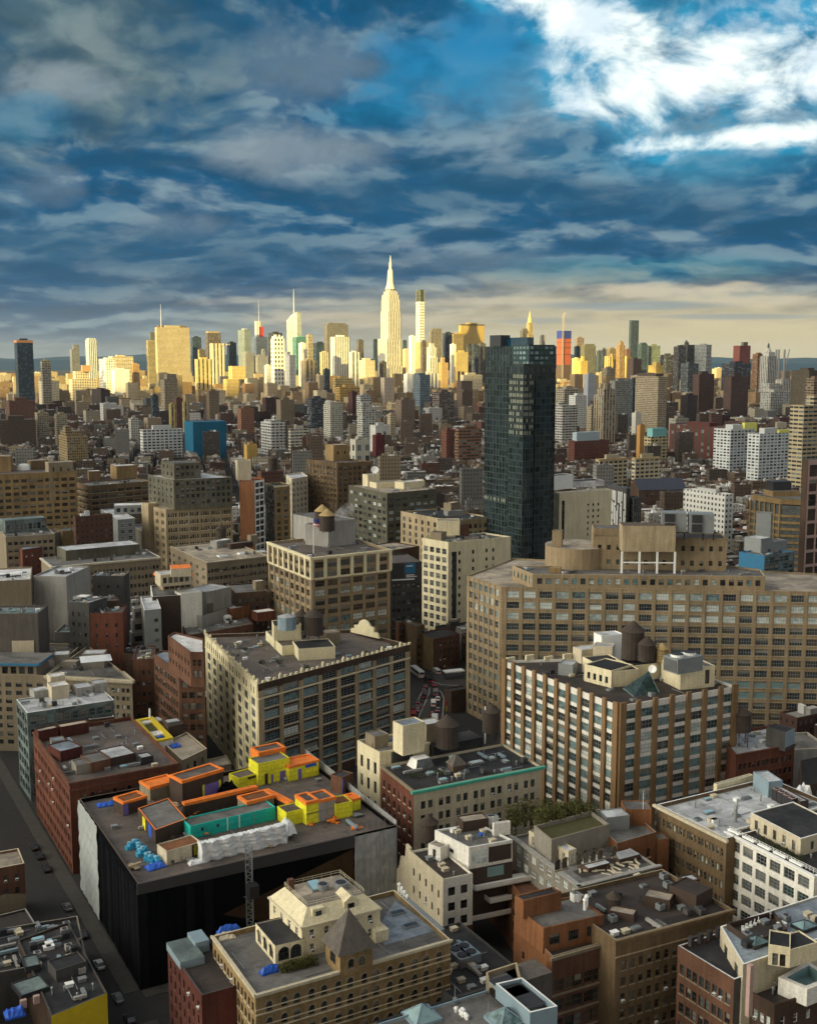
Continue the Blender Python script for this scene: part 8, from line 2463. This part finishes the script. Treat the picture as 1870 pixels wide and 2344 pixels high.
def car(px_, py_, ang, paint_, kind, label, group):
    o = at(px_, py_, .02)
    key = (paint_, kind, 'parked' in group)
    if key in CARS:
        src = CARS[key]
        t = src.copy(); COL.objects.link(t)
        for ch in src.children:
            c = ch.copy(); COL.objects.link(c); c.parent = t
    else:
        t = thing('parked_car' if 'parked' in group else 'car' if kind == 'car' else kind, (0, 0, 0), '', 'car'); CARS[key] = t
        Lh, W_, hb, ht = {'car': (2.25, .92, .85, 1.45), 'van': (2.6, 1.0, 1.1, 2.1), 'bus': (6.2, 1.27, 1.0, 3.1), 'truck': (3.6, 1.2, 1.0, 3.0)}[kind]
        mb = MB()                                       # body shell in sections along the length
        if kind == 'car':
            S_ = [(-Lh, .35, .72, .80), (-Lh * .93, .25, .86, .95), (Lh * .55, .25, .80, 1.0), (Lh * .93, .25, .68, .94), (Lh, .35, .58, .80)]
        else:
            S_ = [(-Lh, .35, ht * .98, .96), (-Lh * .97, .3, ht, 1.0), (Lh * .9, .3, ht, 1.0), (Lh, .35, ht * .7, .95)]
        for (x0, a0, b0, w0), (x1, a1, b1, w1) in zip(S_, S_[1:]):
            w0 *= W_; w1 *= W_
            mb.q([(x0, -w0, a0), (x1, -w1, a1), (x1, -w1, b1), (x0, -w0, b0)]); mb.q([(x1, w1, a1), (x0, w0, a0), (x0, w0, b0), (x1, w1, b1)])
            mb.q([(x0, -w0, b0), (x1, -w1, b1), (x1, w1, b1), (x0, w0, b0)])
        for (x, a, b, w), s_ in ((S_[0], -1), (S_[-1], 1)):
            w *= W_; f = [(x, -w, a), (x, w, a), (x, w, b), (x, -w, b)]; mb.q(f if s_ > 0 else f[::-1])
        if kind == 'car':
            mb.q([(-1.15, -.7, 1.44), (.35, -.7, 1.44), (.35, .7, 1.44), (-1.15, .7, 1.44)])
        mb.build('body', paint_, t)
        mb = MB()
        if kind == 'car':
            r0 = [(-1.9, -.84, .86), (1.15, -.84, .82), (1.15, .84, .82), (-1.9, .84, .86)]; r1 = [(-1.15, -.7, 1.43), (.35, -.7, 1.43), (.35, .7, 1.43), (-1.15, .7, 1.43)]
            for i in range(4):
                j = (i + 1) % 4; mb.q([r0[i], r0[j], r1[j], r1[i]])
        else:
            for s_ in (-1, 1):
                f = [(-Lh * .9, s_ * (W_ + .012), ht * .58), (Lh * .86, s_ * (W_ + .012), ht * .58), (Lh * .86, s_ * (W_ + .012), ht * .86), (-Lh * .9, s_ * (W_ + .012), ht * .86)]; mb.q(f if s_ < 0 else f[::-1])
            mb.q([(-Lh - .03, W_ * .8, ht * .58), (-Lh - .03, -W_ * .8, ht * .58), (-Lh - .03, -W_ * .8, ht * .85), (-Lh - .03, W_ * .8, ht * .85)])
        mb.build('windows', 'glass_dark', t)
        for sx in (-.62, .62):
            for sy in (-1, 1):
                mb = MB(); x = sx * Lh; c0 = Vector((x, sy * (W_ - .2), .33)); mb.tube(c0, c0 + Vector((0, sy * .22, 0)), .33, 0, 10)
                mb.q([c0 + Vector((.33 * math.cos(a * .628), sy * .22, .33 * math.sin(a * .628))) for a in (range(10) if sy < 0 else range(9, -1, -1))]); mb.build('wheel', 'rubber', t)
        for sy in (-1, 1):
            mb = MB(); mb.box((-Lh - .05, sy * W_ * .72 - .16, .66), Vector((.08, 0, 0)), Vector((0, .32, 0)), .16, 0, bottom=True); mb.build('tail_light', 'car_red' if 'parked' in group else 'lamp_red', t)
    t.location = o; t.rotation_euler = (0, 0, ang)
    cat = {'car': 'car', 'van': 'van', 'bus': 'bus', 'truck': 'truck'}[kind]
    tag(t, label, cat, group)
    return t


def heading(a, b):
    p, q = at(*a, 0), at(*b, 0)
    return math.atan2(q.y - p.y, q.x - p.x)


hd, hb = heading((995, 1655), (997, 1580)), heading((975, 1555), (945, 1532))
QG = 'vehicles queued on the avenue'
for x, y, a, c, k, lb in (
        (955, 1545, hb, 'car_white', 'bus', 'long white bus entering the avenue, farthest of the queue'), (970, 1584, hd, 'car_grey', 'car', 'silver car with red tail lights left of the lane island tip'), (972, 1596, hd, 'car_dark', 'van', 'dark van behind the silver car left of the lane island'),
        (997, 1590, hd, 'car_grey', 'van', 'grey van at the head of the right hand queue'), (1002, 1602, hd, 'car_white', 'car', 'white car second in the right hand queue'), (992, 1615, hd, 'car_white', 'van', 'white van with red tail lights in the middle of the queue'),
        (1002, 1627, hd, 'car_grey', 'car', 'grey car behind the white car in the right hand lane'), (989, 1637, hd, 'car_red', 'car', 'red car beside the tip of the broad lane island'), (947, 1641, hd, 'car_red', 'van', 'dark red van at the lower left of the avenue'),
        (957, 1609, hd, 'car_dark', 'car', 'black car in the left lane, nearest the dark van'), (962, 1618, hd, 'car_dark', 'car', 'black car beside the widening lane island'), (956, 1627, hd, 'car_grey', 'car', 'dull grey car low in the left lane'),
        (949, 1621, hd, 'car_dark', 'car', 'black car hugging the left kerb of the avenue'), (980, 1560, hb, 'car_dark', 'van', 'dark van turning beyond the lane island tip'), (992, 1569, hb, 'car_red', 'car', 'dark red car turning into the avenue'),
        (974, 1573, hd, 'car_dark', 'car', 'black car just beyond the lane island tip'), (1000, 1541, hb, 'car_white', 'van', 'white van parked on the plaza beyond the avenue'), (995, 1656, hd, 'car_white', 'truck', 'white box truck, nearest of the queue'),
        (1011, 1660, hd, 'car_dark', 'car', 'black car beside the white box truck'), (1013, 1648, hd, 'car_red', 'car', 'red car at the right end of the nearest row')):
    car(x, y, a, c, k, lb, QG)
gb = math.atan2(GB.y, GB.x)
cc = ('car_dark', 'car_dark', 'car_grey', 'car_dark', 'car_white', 'car_dark')
lbs = ('black', 'black', 'grey', 'black', 'white', 'black')
for k in range(14):
    if k in (3, 5, 9, 10):
        continue
    p = Vector((CF.x, CF.y, 0)) - GB * 20 + GB * (8.3 * k + (k * 37 % 5) * .5) - GA * 5.6
    x, y = px((p.x, p.y, 0))
    car(x, y, gb, cc[k % 6], 'car', '%s car parked along the side of the draped building street' % lbs[k % 6], 'cars parked on the left street')
o = at(1038, 1552, 0); t = thing('market_canopy', o, 'white canopy on dark legs at the corner of the plaza beyond the avenue', 'canopy')
mb = MB(); mb.cbox(o.x, o.y, 3, 9, 4, .5, 20, 0, bottom=True); mb.build('canopy', 'metal_white', t)
mb = MB()
for dx, dy in ((-4, -1.5), (4, -1.5), (4, 1.5), (-4, 1.5)):
    mb.tube(o + Vector((dx, dy, 0)), o + Vector((dx, dy, 3)), .12)
mb.build('legs', 'metal_dark', t)
pts = TB((1033, 1588), (1076, 1580), 8, 5)
B = bld('ivy_wall_building', 'dark low building with small bright posters beside the avenue', pts, 9, 'brown_panel', 'roof_black', None, .4)
for k, (x, y, m_, lb) in enumerate(((1036, 1580, 'blue_lamp', 'small bright blue sign on the dark wall by the avenue'), (1035, 1592, 'paint_yellow', 'small yellow sign on the dark wall by the avenue'), (1027, 1628, 'signal_red', 'red and yellow poster stand beside the avenue'))):
    o = at(x, y, 6 - 2.4 * k if k < 2 else 0)
    o = Vector((o.x, o.y, 0)) * (0.985 if k < 2 else 1); z = 6 - 2.4 * k if k < 2 else 0
    mb = MB(); mb.cbox(o.x, o.y, z, 2.2, .25, 2.2, 15)
    if k == 2:
        mb.cbox(o.x, o.y, 2.2, 2.2, .25, 2.2, 15, 1, bottom=True)
    tag(mb.build('wall_sign', [m_ if k < 2 else 'paint_yellow', 'signal_red'], loc=(o.x, o.y, z)), lb, 'sign')
pts = LFR((958, 1449), (992, 1463), (1052, 1450), 15)
bld('two_tone_tenement', 'brick tenement with a yellow tan left side and brown red front beyond the avenue', pts, 15, 'brick_umber', 'roof_black', {0: d_(nb=6, w=1, h=1.6, fh=3.4, top=1.4, gl=GD), 3: d_(nb=0, wall='brick_gold')}, .5)
for k in range(4):
    pts = TB((893 + 20 * k, 1421 + 4 * k), (912 + 20 * k, 1418 + 4 * k), 16 + k % 2 * 3, 18)
    clutter(bld('row_house', ('narrow mauve row house behind the castle topped loft, first', 'narrow brown row house second from the castle topped loft', 'narrow dark row house third from the castle topped loft', 'narrow tan row house fourth from the castle topped loft')[k], pts, 16 + k % 2 * 3, ('brick_brown', 'brick_umber', 'concrete_dark', 'brick_tan')[k], ('roof_grey', 'roof_tan', 'roof_brown', 'roof_grey')[k], {0: d_(nb=3, w=1, h=1.6, fh=3.4, top=1.4, gl=GD)}, .5), k, 3)

# ------------------------------------------------------------------ the low houses that fill the blocks
rnd = random.Random(12)
BND = [(min(p[0] for p in P), max(p[0] for p in P), min(p[1] for p in P), max(p[1] for p in P), P) for P in FOOT]


def taken(q):
    x0, x1, y0, y1 = min(p[0] for p in q), max(p[0] for p in q), min(p[1] for p in q), max(p[1] for p in q)
    c = ((x0 + x1) / 2, (y0 + y1) / 2)
    for a, b, e, f, P in BND:
        if b < x0 or a > x1 or f < y0 or e > y1:
            continue
        if in_poly(*c, P) or any(in_poly(p[0], p[1], P) for p in q) or any(in_poly(p[0], p[1], q) for p in P):
            return True
    return False


WALLS = [((.13, .068, .05), 'red brick'), ((.12, .088, .066), 'brown brick'), ((.075, .062, .054), 'dark brown'), ((.25, .20, .14), 'tan'), ((.40, .36, .27), 'cream'), ((.20, .20, .19), 'grey'), ((.50, .49, .46), 'white'), ((.09, .052, .045), 'dark red')]
WW = (14, 26, 22, 14, 7, 9, 6, 10)
ROOFS = [((.46, .47, .49), 'silver'), ((.17, .165, .16), 'grey'), ((.035, .035, .04), 'black'), ((.27, .22, .17), 'tan'), ((.66, .66, .65), 'white'), ((.10, .08, .07), 'brown')]
RW = (26, 24, 12, 12, 14, 12)
LAND = [(300, 1010, 'low white building'), (460, 1000, 'blue patch building'), (200, 900, 'bright white lit block'), (154, 1010, 'golden ziggurat block'), (620, 985, 'white stepped building'), (760, 960, 'notched cream tower'), (840, 965, 'pale grey stepped tower'),
        (1060, 1010, 'orange brown apartment block'), (1190, 1000, 'dark glass tower'), (1300, 980, 'curved grey apartment tower'), (1350, 1030, 'barrel roofed brick hall'), (1440, 1070, 'two cream palazzo blocks'), (1500, 1020, 'teal roofed block'),
        (1630, 1010, 'deep red library block'), (1760, 1040, 'silver apartment slabs'), (1500, 920, 'big plain tan tower'), (1390, 950, 'gothic tan tower'), (1760, 860, 'pale lantern tower'), (765, 1100, 'brown stepped block'), (900, 1160, 'olive grey block'),
        (430, 1120, 'grey crowned tower'), (90, 1120, 'great tan block'), (260, 1130, 'brown banded block'), (580, 1130, 'red netted frame'), (1520, 1100, 'slate church hall'), (1635, 1150, 'white tenement'), (1335, 1160, 'cream hotel block'), (1760, 1180, 'rounded banded block'),
        (390, 850, 'great cream slab'), (890, 850, 'great spire tower'), (580, 960, 'red brown block'), (960, 900, 'blue grey slab'), (35, 950, 'dark slabs at the left edge'), (1070, 900, 'dark brown block')]
houses = []
for (Y0, Y1, ang, blw, bll, st, sw) in ((140, 930, 29, 46, 150, 16, 14), (930, 2080, 11, 44, 170, 13, 13), (2080, 4600, 29, 60, 240, 20, 22)):
    ca, sa = math.cos(RAD(ang)), math.sin(RAD(ang))
    ext = Y1 * 1.1
    i0 = -int(ext / (blw + st)) - 2
    for bi in range(i0, -i0 + int(Y1 / (blw + st)) + 2):
        for bj in range(-int(ext / (bll + sw)) - 2, int(ext * 1.4 / (bll + sw)) + 2):
            u0, v0 = bi * (blw + st), bj * (bll + sw)
            cx, cy = u0 * ca - v0 * sa, u0 * sa + v0 * ca
            if cy < Y0 - 250 or cy > Y1 + 250 or abs(cx) > .40 * cy + 340:
                continue
            for side in (0, 1):
                v = v0
                while v < v0 + bll - 6:
                    far = Y0 > 2000
                    w = rnd.uniform(5.5, 12.5) * (2.1 if far else 1)
                    d = blw / 2 - rnd.uniform(1.5, 6)
                    if rnd.random() < .04:
                        v += w; continue
                    uu0 = u0 if side == 0 else u0 + blw - d
                    q = [(uu0, v), (uu0 + d, v), (uu0 + d, v + w * .99), (uu0, v + w * .99)]
                    v += w
                    q = [(a * ca - b * sa, a * sa + b * ca) for a, b in q]
                    mx, my = (q[0][0] + q[2][0]) / 2, (q[0][1] + q[2][1]) / 2
                    if not (Y0 <= my < Y1) or abs(mx) > .39 * my + 90 or (my < 400 and abs(mx) < .355 * my + 12):
                        continue
                    r = rnd.random()
                    h = rnd.gauss(12.2, 2.4) if r < .945 else rnd.uniform(17, 26) if r < .99 else rnd.uniform(32, 52)
                    if my > 2700:
                        h = rnd.uniform(18, 34) if r < .62 else rnd.uniform(30, 62) if r < .95 else rnd.uniform(60, 95)
                    elif my > 2080:
                        h = rnd.uniform(13, 24) if r < .72 else rnd.uniform(22, 42) if r < .96 else rnd.uniform(40, 58)
                    if my < 640:
                        h = min(h, 22)
                    if taken(q):
                        continue
                    houses.append((my, q, max(h, 9)))
houses.sort(key=lambda k: k[0])


def house(mbw, mbr, mbb, q, h, wc, rc, rr, near):
    mbw.prism(q, 0, h, 0, None, wc, None, False)
    ins = inset(q, .45)
    cop = tuple(min(.6, c * .6 + .10) for c in rc) if rr.random() < .5 else wc
    for i in range(4):
        j = (i + 1) % 4
        mbr.q([(*q[i], h), (*q[j], h), (*ins[j][:2], h), (*ins[i][:2], h)], 0, cop)
        mbr.q([(*ins[i][:2], h), (*ins[j][:2], h), (*ins[j][:2], h - .7), (*ins[i][:2], h - .7)], 0, wc)
    mbr.q([(p.x, p.y, h - .7) for p in ins], 0, rc)
    a, b = Vector((*q[0], 0)), Vector((*q[1], 0)); e = Vector((*q[3], 0))
    u, v = b - a, e - a
    for k in range(rr.choice((1, 2, 2, 3, 4))):
        s, t_ = rr.uniform(.1, .65), rr.uniform(.1, .6)
        o = a + u * s + v * t_; o.z = h - .7
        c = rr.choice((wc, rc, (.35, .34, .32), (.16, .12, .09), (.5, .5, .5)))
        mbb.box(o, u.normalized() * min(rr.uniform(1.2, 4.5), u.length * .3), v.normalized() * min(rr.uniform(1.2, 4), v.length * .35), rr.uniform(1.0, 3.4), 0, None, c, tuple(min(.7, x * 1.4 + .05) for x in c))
    if rr.random() < .10:
        o = a + u * rr.uniform(.3, .7) + v * rr.uniform(.3, .7)
        mbb.cyl(o.x, o.y, h - .7, h + 1.2, 1.0, 1.0, 4, 0, None, (.04, .035, .03), False); mbb.cyl(o.x, o.y, h + 1.2, h + 4.4, 1.5, 1.45, 8, 0, None, (.06, .048, .04)); mbb.cyl(o.x, o.y, h + 4.4, h + 5.6, 1.6, .05, 8, 0, None, (.05, .04, .035))


far_w, far_r = MB(), MB()
made = 0
for (my, q, h) in houses:
    wi = rnd.choices(range(8), WW)[0]; ri = rnd.choices(range(6), RW)[0]
    k = rnd.uniform(.5, 1.1)
    wc = tuple(c * k for c in WALLS[wi][0]); rk = rnd.uniform(.8, 1.5); rc = tuple(min(.8, c * rk) for c in ROOFS[ri][0])
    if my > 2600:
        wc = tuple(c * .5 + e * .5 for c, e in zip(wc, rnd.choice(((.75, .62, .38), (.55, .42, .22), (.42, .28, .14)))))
    mx = (q[0][0] + q[2][0]) / 2
    X, Yp = px((mx, my, h))
    if made < 270 and 5 < X < 1865 and my > 640:
        made += 1
        t = thing('low_house', (mx, my, 0), '', 'house', 'low houses of the middle distance')
        lx, ly, ln = min(LAND, key=lambda l: (l[0] - X) ** 2 + ((l[1] - Yp) * 2.2) ** 2)
        dirn = ('left of' if X < lx - 30 else 'right of' if X > lx + 30 else 'behind' if Yp < ly else 'in front of')
        tag(t, '%s %s with %s roof, %s the %s' % (WALLS[wi][1], 'house' if h < 20 else 'block', ROOFS[ri][1], dirn, ln), 'house', 'low houses of the middle distance')
        a, b, c = MB(), MB(), MB()
        house(a, b, c, q, h, wc, rc, rnd, True)
        a.build('wall', 'far_brick', t); b.build('roof', 'city_roof', t)
        c.build('roof_shed', 'city_plain', t)
    else:
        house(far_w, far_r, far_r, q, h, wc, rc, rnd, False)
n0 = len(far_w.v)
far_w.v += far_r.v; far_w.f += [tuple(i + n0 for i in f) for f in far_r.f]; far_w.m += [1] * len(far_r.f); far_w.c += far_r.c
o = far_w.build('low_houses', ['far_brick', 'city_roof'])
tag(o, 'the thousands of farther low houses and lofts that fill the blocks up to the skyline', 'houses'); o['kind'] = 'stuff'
# bare winter trees of streets and yards
mb = MB()
for _ in range(2600):
    y = rnd.uniform(650, 2400); x = rnd.uniform(-.37, .37) * y
    if rnd.random() < .25:
        y = rnd.uniform(880, 1080); x = rnd.uniform(.02, .075) * y
    if taken([(x - 2, y - 2), (x + 2, y - 2), (x + 2, y + 2), (x - 2, y + 2)]):
        continue
    hh = rnd.uniform(11, 18)
    mb.tube((x, y, 0), (x, y, hh * .6), .3, 0, 4, None, .15)
    for _ in range(16):
        a, r = rnd.uniform(0, 6.28), rnd.uniform(1.5, 5)
        p = Vector((x + math.cos(a) * r, y + math.sin(a) * r, hh * rnd.uniform(.55, 1.05))); s = Vector((x, y, hh * rnd.uniform(.3, .6)))
        mb.tube(s, p, .13, 0, 3, None, .03)
        d = Vector((rnd.uniform(-1, 1), rnd.uniform(-1, 1), rnd.uniform(-1, 1))).normalized(); e = d.orthogonal().normalized()
        mb.q([p - d * 1.1, p + e * .22, p + d * 1.1, p - e * .22])
o = mb.build('bare_trees', 'twig'); tag(o, 'leafless brown street and yard trees between the low houses', 'trees'); o['kind'] = 'stuff'
# ------------------------------------------------------------------ the air between here and the far towers
t = newmat('haze_air')
v = t.n('ShaderNodeVolumePrincipled', {'Color': (.72, .80, .90, 1), 'Density': 1.1e-5, 'Anisotropy': .2})
o_ = t.n('ShaderNodeOutputMaterial'); t.nt.links.new(v.outputs[0], o_.inputs['Volume'])
mb = MB(); mb.box((-31000, -9000, -1), Vector((62000, 0, 0)), Vector((0, 50000, 0)), 520, 0, bottom=True)
hz = mb.build('haze', 'haze_air'); hz['kind'] = 'stuff'
